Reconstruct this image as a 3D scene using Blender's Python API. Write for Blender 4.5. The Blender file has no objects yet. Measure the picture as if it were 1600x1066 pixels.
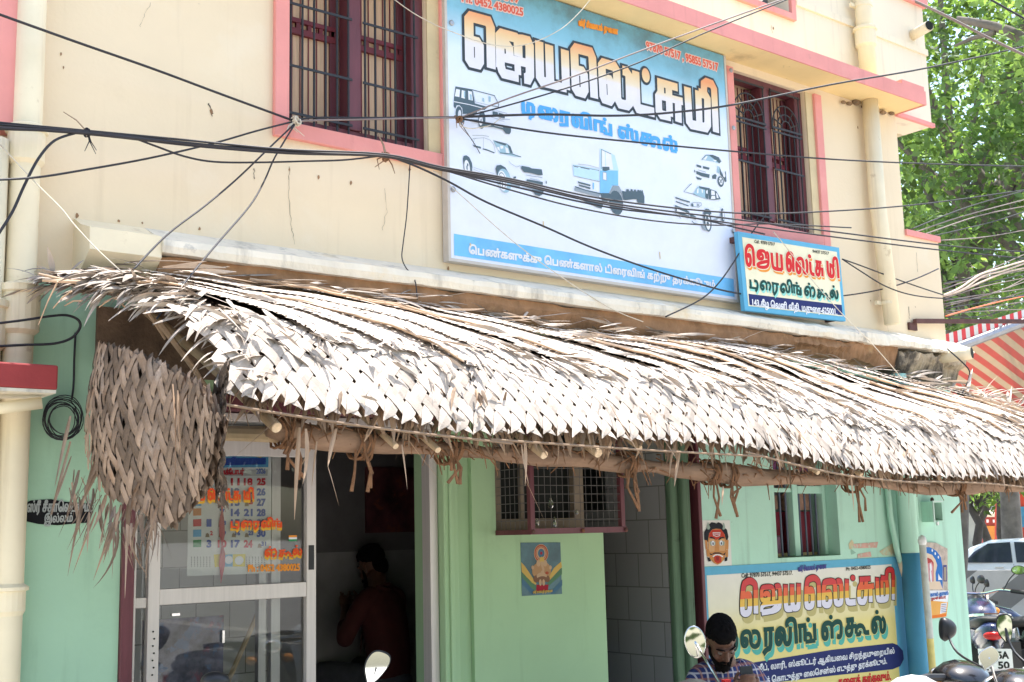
import bpy, bmesh, math, random
import numpy as np
from mathutils import Vector, Matrix
from mathutils.geometry import tessellate_polygon

random.seed(7)
rng = np.random.default_rng(11)
S = bpy.context.scene
COL = S.collection
R = math.radians

# ------------------------------------------------------------------ camera
F = 1884.3
_y, _p, _r = R(38.394), R(9.014), R(-1.431)
_w = np.array([math.sin(_y)*math.cos(_p), math.cos(_y)*math.cos(_p), math.sin(_p)])
_rt = np.array([math.cos(_y), -math.sin(_y), 0.])
_up = np.cross(_rt, _w)
_r2 = _rt*math.cos(_r) + _up*math.sin(_r)
_u2 = -_rt*math.sin(_r) + _up*math.cos(_r)
CAM = np.array([0., -5.6, 1.7])
cd = bpy.data.cameras.new('camera')
cd.sensor_width = 36.0
cd.lens = F*36/1600
cd.clip_start = 0.05
cd.clip_end = 3000
co = bpy.data.objects.new('camera', cd)
COL.objects.link(co)
m = Matrix.Identity(4)
for i in range(3):
    m[i][0], m[i][1], m[i][2], m[i][3] = _r2[i], _u2[i], -_w[i], CAM[i]
co.matrix_world = m
S.camera = co

# ------------------------------------------------------------------ light
SUN = Vector((0.27, 0.012, 0.963)).normalized()
wd = bpy.data.worlds.new('World')
S.world = wd
wd.use_nodes = True
nt = wd.node_tree
bg = nt.nodes['Background']
sky = nt.nodes.new('ShaderNodeTexSky')
sky.sky_type = 'NISHITA'
sky.sun_disc = False
sky.sun_elevation = math.asin(SUN.z)
sky.sun_rotation = math.atan2(SUN.x, SUN.y)
sky.air_density = 1.3
sky.dust_density = 2.0
sky.ozone_density = 1.0
nt.links.new(sky.outputs[0], bg.inputs[0])
bg.inputs[1].default_value = 0.138
ld = bpy.data.lights.new('sun', 'SUN')
ld.energy = 3.7
ld.angle = R(0.5)
ld.color = (1.0, 0.965, 0.91)
lo = bpy.data.objects.new('sun', ld)
COL.objects.link(lo)
lo.rotation_euler = SUN.to_track_quat('Z', 'Y').to_euler()
lo.location = (0, 0, 30)
S.view_settings.view_transform = 'Standard'
S.view_settings.look = 'None'
S.view_settings.exposure = 1.55
S.view_settings.gamma = 1.0

# ------------------------------------------------------------------ helpers
def ray(px, py):
    return _w + (px-800)/F*_r2 - (py-533)/F*_u2
def at(px, py, Y=0.0):
    d = ray(px, py); t = (Y-CAM[1])/d[1]
    return CAM + t*d
def atX(px, py, X):
    d = ray(px, py); t = (X-CAM[0])/d[0]
    return CAM + t*d
def atZ(px, py, Z):
    d = ray(px, py); t = (Z-CAM[2])/d[2]
    return CAM + t*d
def atD(px, py, depth):
    return CAM + ray(px, py)*depth
def lerp(a, b, t): return a+(b-a)*t

def catmull(P, m=6):
    P = [np.array(p, float) for p in P]; out = []
    for i in range(len(P)-1):
        a = P[max(i-1,0)]; b = P[i]; c = P[i+1]; d = P[min(i+2,len(P)-1)]
        for k in range(m):
            t = k/m
            out.append(.5*((2*b)+(-a+c)*t+(2*a-5*b+4*c-d)*t*t+(-a+3*b-3*c+d)*t**3))
    out.append(P[-1]); return out

class MB:
    """a mesh being collected"""
    def __init__(self): self.v = []; self.f = []; self.t = []; self.mi = []
    def add(self, verts, faces, tint=1.0, mi=0):
        n = len(self.v)
        self.v.extend(tuple(map(float, p)) for p in verts)
        for q in faces:
            self.f.append(tuple(i+n for i in q)); self.t.append(tint); self.mi.append(mi)
        return self
    def box(self, x0, x1, y0, y1, z0, z1, tint=1.0, mi=0):
        v = [(x0,y0,z0),(x1,y0,z0),(x1,y1,z0),(x0,y1,z0),(x0,y0,z1),(x1,y0,z1),(x1,y1,z1),(x0,y1,z1)]
        return self.add(v, [(0,3,2,1),(4,5,6,7),(0,1,5,4),(1,2,6,5),(2,3,7,6),(3,0,4,7)], tint, mi)
    def tube(self, pts, rad, n=6, cap=True, tint=1.0, mi=0, flat=1.0):
        pts = [np.array(p, float) for p in pts]
        k = len(pts)
        if not hasattr(rad, '__len__'): rad = [rad]*k
        T = []
        for i in range(k):
            d = pts[min(i+1, k-1)]-pts[max(i-1, 0)]
            L = np.linalg.norm(d); T.append(d/L if L > 1e-9 else np.array([0,0,1.]))
        a = np.array([0,0,1.]) if abs(T[0][2]) < .9 else np.array([1.,0,0])
        u = np.cross(T[0], a); u /= np.linalg.norm(u)
        V = []
        for i in range(k):
            u = u-T[i]*np.dot(u, T[i]); u /= max(np.linalg.norm(u), 1e-9)
            w = np.cross(T[i], u)
            for j in range(n):
                an = 2*math.pi*j/n
                V.append(pts[i]+rad[i]*(math.cos(an)*u+math.sin(an)*w*flat))
        Fs = []
        for i in range(k-1):
            for j in range(n):
                Fs.append((i*n+j, i*n+(j+1)%n, (i+1)*n+(j+1)%n, (i+1)*n+j))
        if cap:
            Fs.append(tuple(range(n-1, -1, -1))); Fs.append(tuple((k-1)*n+j for j in range(n)))
        return self.add(V, Fs, tint, mi)
    def lathe(self, prof, c, axis=(0,0,1), n=16, tint=1.0, mi=0):
        """prof: (radius, height) pairs about an axis through c"""
        ax = np.array(axis, float); ax /= np.linalg.norm(ax)
        a = np.array([0,0,1.]) if abs(ax[2]) < .9 else np.array([1.,0,0])
        u = np.cross(ax, a); u /= np.linalg.norm(u); w = np.cross(ax, u)
        V = []
        for r_, h in prof:
            for j in range(n):
                an = 2*math.pi*j/n
                V.append(np.array(c)+ax*h+r_*(math.cos(an)*u+math.sin(an)*w))
        Fs = []
        for i in range(len(prof)-1):
            for j in range(n):
                Fs.append((i*n+j, i*n+(j+1)%n, (i+1)*n+(j+1)%n, (i+1)*n+j))
        Fs.append(tuple(range(n-1, -1, -1))); Fs.append(tuple((len(prof)-1)*n+j for j in range(n)))
        return self.add(V, Fs, tint, mi)
    def ell(self, c, rx, ry, rz, nu=12, nv=8, rot=None, tint=1.0, mi=0):
        V = []; c = np.array(c, float)
        for i in range(nv+1):
            th = math.pi*i/nv
            for j in range(nu):
                ph = 2*math.pi*j/nu
                p = np.array([rx*math.sin(th)*math.cos(ph), ry*math.sin(th)*math.sin(ph), rz*math.cos(th)])
                if rot is not None: p = np.array(rot @ Vector(p))
                V.append(c+p)
        Fs = [(i*nu+j, (i+1)*nu+j, (i+1)*nu+(j+1)%nu, i*nu+(j+1)%nu) for i in range(nv) for j in range(nu)]
        return self.add(V, Fs, tint, mi)
    def prism(self, pts, d, tint=1.0, mi=0):
        """polygon pts (3-D, planar) pushed along vector d"""
        n = len(pts); d = np.array(d, float)
        V = [np.array(p, float) for p in pts]+[np.array(p, float)+d for p in pts]
        Fs = [tuple(range(n)), tuple(range(2*n-1, n-1, -1))]
        for i in range(n): Fs.append((i, i+n, (i+1)%n+n, (i+1)%n))
        return self.add(V, Fs, tint, mi)
    def build(self, name, mat, parent=None, smooth=False, recalc=False):
        me = bpy.data.meshes.new(name)
        me.from_pydata(self.v, [], self.f)
        mats = mat if isinstance(mat, (list, tuple)) else [mat]
        for mm in mats: me.materials.append(mm)
        if len(mats) > 1: me.polygons.foreach_set('material_index', self.mi)
        at_ = me.attributes.new('tint', 'FLOAT', 'FACE')
        at_.data.foreach_set('value', [float(x) for x in self.t])
        if smooth: me.polygons.foreach_set('use_smooth', [True]*len(me.polygons))
        me.validate()
        if recalc:
            bm = bmesh.new(); bm.from_mesh(me); bmesh.ops.recalc_face_normals(bm, faces=bm.faces); bm.to_mesh(me); bm.free()
        me.update()
        o = bpy.data.objects.new(name, me)
        COL.objects.link(o)
        if parent is not None: o.parent = parent
        return o

def tag(o, label=None, cat=None, group=None, kind=None):
    if label: o['label'] = label
    if cat: o['category'] = cat
    if group: o['group'] = group
    if kind: o['kind'] = kind
    return o
def thing(name, label, cat, loc=(0,0,0), rz=0.0, group=None):
    o = bpy.data.objects.new(name, None)
    COL.objects.link(o)
    o.location = loc; o.rotation_euler = (0, 0, rz)
    o.empty_display_size = 0.2
    return tag(o, label, cat, group)
def bevel(o, w=0.006, seg=2):
    b = o.modifiers.new('bevel', 'BEVEL'); b.width = w; b.segments = seg; b.limit_method = 'ANGLE'; b.angle_limit = R(40)
    return o

# ------------------------------------------------------------------ materials
def mat(name, col, rough=.8, var=.12, scale=5.0, bump=0.0, bscale=60.0, metal=0.0, spec=.4, tint=False,
        stains=(), stretch=None, coat=0.0):
    """procedural surface: base colour broken up by noise, optional stains (colour, scale, threshold, softness, amount)"""
    M = bpy.data.materials.new(name); M.use_nodes = True
    N = M.node_tree.nodes; L = M.node_tree.links
    b = N['Principled BSDF']
    b.inputs['Roughness'].default_value = rough
    b.inputs['Metallic'].default_value = metal
    b.inputs['Specular IOR Level'].default_value = spec
    if coat: b.inputs['Coat Weight'].default_value = coat; b.inputs['Coat Roughness'].default_value = .08
    tc = N.new('ShaderNodeTexCoord')
    src = tc.outputs['Object']
    if stretch:
        mp = N.new('ShaderNodeMapping'); mp.inputs['Scale'].default_value = stretch
        L.new(src, mp.inputs[0]); src = mp.outputs[0]
    nz = N.new('ShaderNodeTexNoise'); nz.inputs['Scale'].default_value = scale; nz.inputs['Detail'].default_value = 5
    nz.inputs['Roughness'].default_value = .6
    L.new(src, nz.inputs['Vector'])
    mr = N.new('ShaderNodeMapRange'); mr.inputs[1].default_value = .3; mr.inputs[2].default_value = .7
    mr.inputs[3].default_value = 1-var; mr.inputs[4].default_value = 1+var
    L.new(nz.outputs[0], mr.inputs[0])
    mx = N.new('ShaderNodeMix'); mx.data_type = 'RGBA'; mx.blend_type = 'MULTIPLY'; mx.inputs[0].default_value = 1
    mx.inputs[6].default_value = (*col, 1)
    L.new(mr.outputs[0], mx.inputs[7])
    out = mx.outputs[2]
    for (sc_, s_scale, th, soft, amt) in stains:
        n2 = N.new('ShaderNodeTexNoise'); n2.inputs['Scale'].default_value = s_scale; n2.inputs['Detail'].default_value = 8
        n2.inputs['Roughness'].default_value = .65
        mp2 = N.new('ShaderNodeMapping'); mp2.inputs['Location'].default_value = (random.random()*20, random.random()*20, random.random()*20)
        L.new(tc.outputs['Object'], mp2.inputs[0]); L.new(mp2.outputs[0], n2.inputs['Vector'])
        m2 = N.new('ShaderNodeMapRange'); m2.inputs[1].default_value = th; m2.inputs[2].default_value = th+soft
        m2.inputs[3].default_value = 0; m2.inputs[4].default_value = amt
        L.new(n2.outputs[0], m2.inputs[0])
        m3 = N.new('ShaderNodeMix'); m3.data_type = 'RGBA'
        L.new(m2.outputs[0], m3.inputs[0]); L.new(out, m3.inputs[6]); m3.inputs[7].default_value = (*sc_, 1)
        out = m3.outputs[2]
    if tint:
        a = N.new('ShaderNodeAttribute'); a.attribute_name = 'tint'
        m4 = N.new('ShaderNodeMix'); m4.data_type = 'RGBA'; m4.blend_type = 'MULTIPLY'; m4.inputs[0].default_value = 1
        L.new(out, m4.inputs[6]); L.new(a.outputs['Fac'], m4.inputs[7]); out = m4.outputs[2]
    L.new(out, b.inputs['Base Color'])
    if bump:
        nb = N.new('ShaderNodeTexNoise'); nb.inputs['Scale'].default_value = bscale; nb.inputs['Detail'].default_value = 4
        L.new(src, nb.inputs['Vector'])
        bp = N.new('ShaderNodeBump'); bp.inputs['Strength'].default_value = bump; bp.inputs['Distance'].default_value = .01
        L.new(nb.outputs[0], bp.inputs['Height']); L.new(bp.outputs[0], b.inputs['Normal'])
    return M

def streaks(M, col, amt, th=.56, sx=7.0, sz=.35):
    N = M.node_tree.nodes; L = M.node_tree.links; b = N['Principled BSDF']
    src = b.inputs['Base Color'].links[0].from_socket
    tc = [n for n in N if n.type == 'TEX_COORD'][0]
    mp = N.new('ShaderNodeMapping'); mp.inputs['Scale'].default_value = (sx, sx, sz); L.new(tc.outputs['Object'], mp.inputs[0])
    n = N.new('ShaderNodeTexNoise'); n.inputs['Scale'].default_value = 1; n.inputs['Detail'].default_value = 6; n.inputs['Roughness'].default_value = .6; L.new(mp.outputs[0], n.inputs['Vector'])
    m = N.new('ShaderNodeMapRange'); m.inputs[1].default_value = th; m.inputs[2].default_value = th+.16; m.inputs[4].default_value = amt; L.new(n.outputs[0], m.inputs[0])
    mx = N.new('ShaderNodeMix'); mx.data_type = 'RGBA'; L.new(m.outputs[0], mx.inputs[0]); L.new(src, mx.inputs[6]); mx.inputs[7].default_value = (*col, 1)
    L.new(mx.outputs[2], b.inputs['Base Color'])
    return M
def zramp(name, stops, z0, z1, rough=.5, interp='LINEAR', var=.03, dirt=None, spec=.4):
    """print or paint whose colour runs with height between z0 and z1 (object space = world here)"""
    M = mat(name, (1,1,1), rough, var, 9.0, spec=spec)
    N = M.node_tree.nodes; L = M.node_tree.links; b = N['Principled BSDF']
    tc = [n for n in N if n.type == 'TEX_COORD'][0]
    sp = N.new('ShaderNodeSeparateXYZ'); L.new(tc.outputs['Object'], sp.inputs[0])
    mr = N.new('ShaderNodeMapRange'); mr.inputs[1].default_value = z0; mr.inputs[2].default_value = z1
    L.new(sp.outputs[2], mr.inputs[0])
    cr = N.new('ShaderNodeValToRGB'); cr.color_ramp.interpolation = interp
    e = cr.color_ramp.elements
    while len(e) < len(stops): e.new(.5)
    for k, (p, c) in enumerate(stops): e[k].position = p; e[k].color = (*c, 1)
    L.new(mr.outputs[0], cr.inputs[0])
    mx = [n for n in N if n.type == 'MIX'][0]
    L.new(cr.outputs[0], mx.inputs[6])
    if dirt:
        col, z2, z3, amt = dirt
        n2 = N.new('ShaderNodeTexNoise'); n2.inputs['Scale'].default_value = 3.2; n2.inputs['Detail'].default_value = 8; n2.inputs['Roughness'].default_value = .7
        L.new(tc.outputs['Object'], n2.inputs['Vector'])
        m2 = N.new('ShaderNodeMapRange'); m2.inputs[1].default_value = .42; m2.inputs[2].default_value = .66
        L.new(n2.outputs[0], m2.inputs[0])
        m5 = N.new('ShaderNodeMapRange'); m5.inputs[1].default_value = z2; m5.inputs[2].default_value = z3; m5.inputs[4].default_value = amt
        L.new(sp.outputs[2], m5.inputs[0])
        mu = N.new('ShaderNodeMath'); mu.operation = 'MULTIPLY'; L.new(m2.outputs[0], mu.inputs[0]); L.new(m5.outputs[0], mu.inputs[1])
        m3 = N.new('ShaderNodeMix'); m3.data_type = 'RGBA'
        L.new(mu.outputs[0], m3.inputs[0]); L.new(mx.outputs[2], m3.inputs[6]); m3.inputs[7].default_value = (*col, 1)
        L.new(m3.outputs[2], b.inputs['Base Color'])
    return M

def glass(name, tintc=(.8,.85,.85), k=.10):
    M = bpy.data.materials.new(name); M.use_nodes = True
    N = M.node_tree.nodes; L = M.node_tree.links
    N.remove(N['Principled BSDF']); o = N['Material Output']
    t = N.new('ShaderNodeBsdfTransparent'); t.inputs[0].default_value = (*tintc, 1)
    g = N.new('ShaderNodeBsdfGlossy'); g.inputs['Roughness'].default_value = .02
    lw = N.new('ShaderNodeFresnel'); lw.inputs[0].default_value = 1.5
    ad = N.new('ShaderNodeMath'); ad.operation = 'ADD'; ad.inputs[1].default_value = k; L.new(lw.outputs[0], ad.inputs[0])
    mx = N.new('ShaderNodeMixShader'); L.new(ad.outputs[0], mx.inputs[0]); L.new(t.outputs[0], mx.inputs[1]); L.new(g.outputs[0], mx.inputs[2])
    L.new(mx.outputs[0], o.inputs[0])
    return M

def leafmat(name, col, trans=.35, var=.5):
    M = mat(name, col, .55, var, .7, tint=True, spec=.3)
    N = M.node_tree.nodes; L = M.node_tree.links; b = N['Principled BSDF']; o = N['Material Output']
    tr = N.new('ShaderNodeBsdfTranslucent')
    src = b.inputs['Base Color'].links[0].from_socket
    hm = N.new('ShaderNodeMix'); hm.data_type = 'RGBA'; hm.blend_type = 'MULTIPLY'; hm.inputs[0].default_value = 1; hm.inputs[7].default_value = (1.5,1.5,.6,1)
    L.new(src, hm.inputs[6]); L.new(hm.outputs[2], tr.inputs[0])
    mx = N.new('ShaderNodeMixShader'); mx.inputs[0].default_value = trans
    L.new(b.outputs[0], mx.inputs[1]); L.new(tr.outputs[0], mx.inputs[2]); L.new(mx.outputs[0], o.inputs[0])
    return M

CREAM = (.80,.655,.46); PINK = (.76,.30,.27); MINT = (.45,.72,.59); MAROON = (.13,.035,.045)
mt = {}
mt['cream'] = mat('cream_plaster', CREAM, .85, .035, 1.3, bump=.12, bscale=45,
                  stains=[((.55,.43,.27),.9,.56,.22,.28), ((.25,.2,.15),9,.70,.05,.35), ((.86,.80,.68),2.2,.55,.2,.25)])
mt['cream2'] = mat('pale_cream_plaster', (.82,.72,.56), .85, .05, 1.1, bump=.12, bscale=45, stains=[((.45,.38,.28),1.6,.60,.2,.35), ((.25,.2,.16),7,.69,.06,.4)])
mt['soffit'] = mat('yellow_soffit', (.84,.64,.32), .85, .08, 2.0, bump=.1, stains=[((.30,.22,.12),2.2,.60,.14,.55), ((.1,.08,.06),6,.68,.07,.6)])
mt['pipe'] = mat('cream_pipe_paint', (.80,.70,.50), .6, .08, 2.5, bump=.15, bscale=25, stains=[((.42,.30,.16),5,.63,.06,.5)])
mt['pink'] = mat('pink_paint', PINK, .75, .07, 3, bump=.1, stains=[((.4,.22,.18),6,.66,.06,.5), ((.85,.45,.40),2,.55,.2,.4)])
mt['salmon'] = mat('salmon_paint', (.78,.27,.19), .75, .07, 3, bump=.1)
mt['mint'] = mat('mint_plaster', MINT, .8, .05, 1.4, bump=.12, bscale=40, stains=[((.24,.42,.33),1.8,.58,.2,.4), ((.10,.14,.11),9,.70,.05,.5), ((.55,.62,.48),3,.66,.08,.4)])
mt['mint_l'] = mat('green_mint_plaster', (.38,.59,.42), .8, .05, 1.4, bump=.12, bscale=40, stains=[((.24,.40,.28),1.8,.58,.2,.4), ((.10,.14,.11),9,.70,.05,.5), ((.50,.58,.44),3,.66,.08,.4)])
mt['green'] = mat('green_plaster', (.37,.54,.31), .8, .05, 1.6, bump=.12, bscale=40, stains=[((.18,.30,.18),2,.58,.2,.4), ((.07,.1,.07),9,.70,.05,.5)])
mt['green_d'] = mat('worn_green_wood', (.085,.145,.085), .7, .2, 5, bump=.2, stretch=(6,6,.6), stains=[((.03,.05,.03),6,.6,.1,.6)])
mt['maroon'] = mat('maroon_wood', MAROON, .45, .18, 6, bump=.06, stretch=(5,5,.7), stains=[((.30,.2,.18),14,.70,.04,.5)])
mt['redledge'] = mat('red_ledge_paint', (.33,.045,.045), .75, .12, 5, bump=.15, stains=[((.6,.3,.28),8,.66,.05,.6)])
mt['bars'] = mat('black_iron', (.022,.022,.026), .5, .2, 20)
mt['shutter'] = mat('shutter_wood', (.62,.42,.27), .6, .15, 5, stretch=(14,14,.7), bump=.05)
mt['shutter_d'] = mat('shutter_rail', (.16,.025,.035), .5, .2, 8)
mt['reveal'] = mat('shaded_cream', (.62,.50,.30), .85, .12, 4, bump=.1, stains=[((.25,.18,.1),4,.62,.1,.5)])  # darker, yellower than the wall cream: the reveal's shade is in the colour
mt['cornice'] = mat('cornice_plaster', (.74,.68,.56), .9, .12, 3.5, bump=.5, bscale=22, stains=[((.40,.38,.34),5,.62,.05,.7), ((.70,.53,.28),1.6,.57,.12,.7), ((.12,.11,.1),11,.68,.04,.6)])
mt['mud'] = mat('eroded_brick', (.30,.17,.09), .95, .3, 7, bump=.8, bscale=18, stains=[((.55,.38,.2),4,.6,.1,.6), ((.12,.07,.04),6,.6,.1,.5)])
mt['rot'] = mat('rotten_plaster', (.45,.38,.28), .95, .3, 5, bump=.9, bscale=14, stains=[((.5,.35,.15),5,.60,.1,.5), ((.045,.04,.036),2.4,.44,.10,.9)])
mt['alu'] = mat('aluminium', (.60,.55,.52), .38, .07, 3, metal=.35, stretch=(20,20,.8), stains=[((.3,.27,.25),9,.68,.05,.4)])
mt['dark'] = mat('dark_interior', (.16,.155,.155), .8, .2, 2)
mt['black'] = mat('black_gap', (.01,.012,.01), .9, .1, 4)  # near-black for the painted dark of gaps and openings, also screws, pupils
mt['tyre'] = mat('rubber', (.02,.02,.021), .8, .15, 15)
mt['blackp'] = mat('black_plastic', (.02,.02,.022), .42, .15, 12)
mt['chrome'] = mat('chrome', (.75,.74,.72), .13, .05, 8, metal=1)
mt['mirror'] = mat('mirror_glass', (.86,.88,.88), .02, .02, 8, metal=1)
mt['steel'] = mat('grey_steel', (.35,.35,.36), .4, .15, 9, metal=.8)
mt['rust'] = mat('rusty_iron', (.10,.045,.04), .8, .3, 9, bump=.3, stains=[((.28,.10,.04),7,.57,.1,.7)])
mt['red'] = mat('red_lens', (.45,.02,.02), .15, .05, 8)
mt['amber'] = mat('amber_lens', (.7,.25,.02), .2, .05, 8)
mt['navyp'] = mat('navy_bike_paint', (.018,.028,.09), .22, .1, 8, coat=.7)
mt['blackb'] = mat('black_bike_paint', (.012,.012,.014), .2, .1, 8, coat=.7)
mt['maroonb'] = mat('maroon_bike_paint', (.14,.012,.018), .22, .1, 8, coat=.7)
mt['whitep'] = mat('white_paint', (.8,.8,.8), .3, .03, 8, coat=.5)
mt['seat'] = mat('seat_vinyl', (.022,.022,.024), .55, .15, 20, bump=.15, bscale=200)
mt['wire'] = mat('black_cable', (.025,.024,.03), .6, .2, 6)
mt['wireg'] = mat('grey_cable', (.22,.17,.16), .6, .2, 6)
mt['wirec'] = mat('pale_cord', (.62,.55,.44), .8, .2, 30)
mt['wireb'] = mat('beige_cable', (.55,.42,.33), .7, .2, 6)
mt['wirer'] = mat('orange_cable', (.75,.18,.08), .6, .2, 6)
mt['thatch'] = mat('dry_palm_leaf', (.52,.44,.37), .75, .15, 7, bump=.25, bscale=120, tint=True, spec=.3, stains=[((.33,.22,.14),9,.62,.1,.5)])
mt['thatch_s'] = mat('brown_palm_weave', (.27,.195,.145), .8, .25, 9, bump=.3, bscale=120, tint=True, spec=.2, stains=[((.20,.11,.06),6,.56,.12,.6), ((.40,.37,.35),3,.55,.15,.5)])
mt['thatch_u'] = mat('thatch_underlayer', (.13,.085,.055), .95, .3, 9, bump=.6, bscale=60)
mt['rib'] = mat('palm_rib', (.46,.32,.21), .7, .25, 8, tint=True, bump=.2)
mt['strip'] = mat('loose_palm_strip', (.34,.23,.15), .75, .2, 9, tint=True)
mt['beam'] = mat('palm_log', (.25,.155,.10), .85, .3, 3, bump=.5, bscale=14, stretch=(1.2,6,6))
mt['bamboo'] = mat('bamboo_pole', (.50,.36,.22), .6, .15, 5, stains=[((.25,.15,.08),6,.62,.08,.5)])
mt['rope'] = mat('coir_rope', (.22,.11,.055), .95, .3, 30, bump=.5, bscale=150)
mt['signedge'] = mat('sign_metal_edge', (.55,.5,.45), .6, .1, 8)
streaks(mt['cream'], (.52,.40,.26), .30); streaks(mt['cream2'], (.36,.31,.25), .40, .54); streaks(mt['mint'], (.22,.36,.28), .45, .54, 9, .5); streaks(mt['mint_l'], (.22,.36,.25), .38, .55, 7, .7); streaks(mt['green'], (.19,.29,.16), .32, .55, 6, .7); streaks(mt['pipe'], (.42,.32,.2), .35, .58, 16, .8); streaks(mt['cornice'], (.18,.165,.15), .5, .55, 9, 1.5)
streaks(mt['pink'], (.42,.17,.15), .35, .56, 10, .6)
mt['asphalt'] = mat('road_asphalt', (.32,.30,.275), .95, .15, 1.5, bump=.4, bscale=80, stains=[((.30,.28,.25),.6,.5,.25,.7)])
mt['pave'] = mat('pavement_concrete', (.52,.48,.42), .95, .12, 2, bump=.3, bscale=60, stains=[((.2,.18,.16),1.5,.58,.15,.5)])
mt['bark'] = mat('tree_bark', (.17,.145,.125), .95, .3, 4, bump=.8, bscale=18)
mt['barkd'] = mat('dark_bark', (.07,.06,.055), .95, .3, 4, bump=.8, bscale=18)
def flat(name, col, rough=.6, var=.04): return mat(name, col, rough, var, 14, spec=.12)
mt['ink'] = flat('dark_ink', (.055,.07,.085))
mt['ink2'] = flat('grey_ink', (.10,.145,.175))
mt['white'] = flat('white_print', (.78,.79,.84))
mt['skyblue'] = flat('blue_print', (.10,.40,.80))
mt['stripeblue'] = mat('faded_blue_print', (.17,.50,.83), .55, .12, 6, stains=[((.4,.62,.85),5,.6,.15,.5)])
mt['orange'] = flat('orange_print', (.80,.30,.05))
mt['redp'] = flat('red_paint', (.62,.03,.035))
mt['redo'] = flat('orange_red_paint', (.75,.10,.03))
mt['gold'] = flat('gold_paint', (.72,.42,.05))
mt['dkgreen'] = flat('bottle_green_paint', (.015,.07,.06))
mt['teal'] = flat('teal_paint', (.10,.45,.38))
mt['teal2'] = flat('pale_teal_paint', (.30,.68,.60))
mt['navy'] = flat('navy_paint', (.025,.035,.14))
mt['yellow'] = flat('yellow_paint', (.78,.66,.24))
mt['paleyel'] = flat('pale_yellow_paint', (.80,.76,.55))
mt['bluepaint'] = mat('blue_wall_paint', (.07,.28,.44), .7, .08, 4, bump=.1)
mt['bluesign'] = flat('light_blue_paint', (.13,.42,.62))
mt['lilac'] = flat('white_lilac_paint', (.74,.72,.84))
mt['shadowtan'] = flat('tan_letter_shadow', (.52,.45,.20))
mt['blacktext'] = flat('black_lettering', (.03,.03,.03))
mt['paper'] = mat('calendar_paper', (.72,.71,.67), .7, .04, 6)
mt['skin'] = mat('brown_skin', (.115,.052,.032), .5, .15, 14, spec=.4)
mt['hair'] = mat('black_hair', (.006,.005,.005), .85, .3, 60, bump=1.0, bscale=220, spec=.08)

# ================================================================== setting
def tilemat(name, c1, c2, mortar, size):
    M = bpy.data.materials.new(name); M.use_nodes = True
    N = M.node_tree.nodes; L = M.node_tree.links; b = N['Principled BSDF']
    tc = N.new('ShaderNodeTexCoord'); sp = N.new('ShaderNodeSeparateXYZ'); L.new(tc.outputs['Object'], sp.inputs[0])
    ad = N.new('ShaderNodeMath'); ad.operation = 'ADD'; L.new(sp.outputs[0], ad.inputs[0]); L.new(sp.outputs[1], ad.inputs[1])
    cb = N.new('ShaderNodeCombineXYZ'); L.new(ad.outputs[0], cb.inputs[0]); L.new(sp.outputs[2], cb.inputs[1])
    br = N.new('ShaderNodeTexBrick'); br.offset = .5; br.inputs['Scale'].default_value = 1
    br.inputs['Color1'].default_value = (*c1,1); br.inputs['Color2'].default_value = (*c2,1); br.inputs['Mortar'].default_value = (*mortar,1)
    br.inputs['Mortar Size'].default_value = .004; br.inputs['Brick Width'].default_value = size; br.inputs['Row Height'].default_value = size
    L.new(cb.outputs[0], br.inputs['Vector']); L.new(br.outputs[0], b.inputs['Base Color']); b.inputs['Roughness'].default_value = .25
    return M
mt['tile'] = tilemat('grey_wall_tile', (.34,.33,.325), (.31,.30,.295), (.19,.18,.175), .22)

g = MB().add([(-900,-900,-.20),(900,-900,-.20),(900,900,-.20),(-900,900,-.20)], [(0,1,2,3)])
tag(g.build('ground', mt['pave']), kind='structure')
g = MB().add([(-300,-30,-.195),(11.5,-30,-.195),(11.5,-3.2,-.195),(-300,-3.2,-.195)], [(0,1,2,3)])
tag(g.build('road', mt['asphalt']), kind='structure')
g = MB().add([(12,-200,-.195),(34,-200,-.195),(34,200,-.195),(12,200,-.195)], [(0,1,2,3)])
tag(g.build('side_road', mt['asphalt']), kind='structure')
g = MB().box(-300, 11.2, -3.0, 6, -.4, 0.0)
tag(g.build('pavement', mt['pave']), kind='structure')

# ================================================================== main building
bld = thing('corner_shop_building', 'two storey cream and mint green corner building with pink trim behind the thatched awning', 'building', (1.53, 0, 0))
BX = Matrix.Translation((-1.53, 0, 0))
def part(name, mb, mats, parent=bld, smooth=False, recalc=False):
    o = mb.build(name, mats, None, smooth, recalc)
    o.parent = parent
    # geometry is written in world coordinates: cancel the parents' offsets
    p = parent; off = Vector((0,0,0))
    while p is not None: off += Vector(p.location); p = p.parent
    o.location = -off
    return o
def wall(mb, x0, x1, z0, z1, holes, y0, y1):
    xs = sorted({x0, x1, *[h[0] for h in holes], *[h[1] for h in holes]})
    zs = sorted({z0, z1, *[h[2] for h in holes], *[h[3] for h in holes]})
    for i in range(len(xs)-1):
        for k in range(len(zs)-1):
            cx, cz = (xs[i]+xs[i+1])/2, (zs[k]+zs[k+1])/2
            if any(h[0] < cx < h[1] and h[2] < cz < h[3] for h in holes): continue
            mb.box(xs[i], xs[i+1], y0, y1, zs[k], zs[k+1])
    return mb

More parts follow.
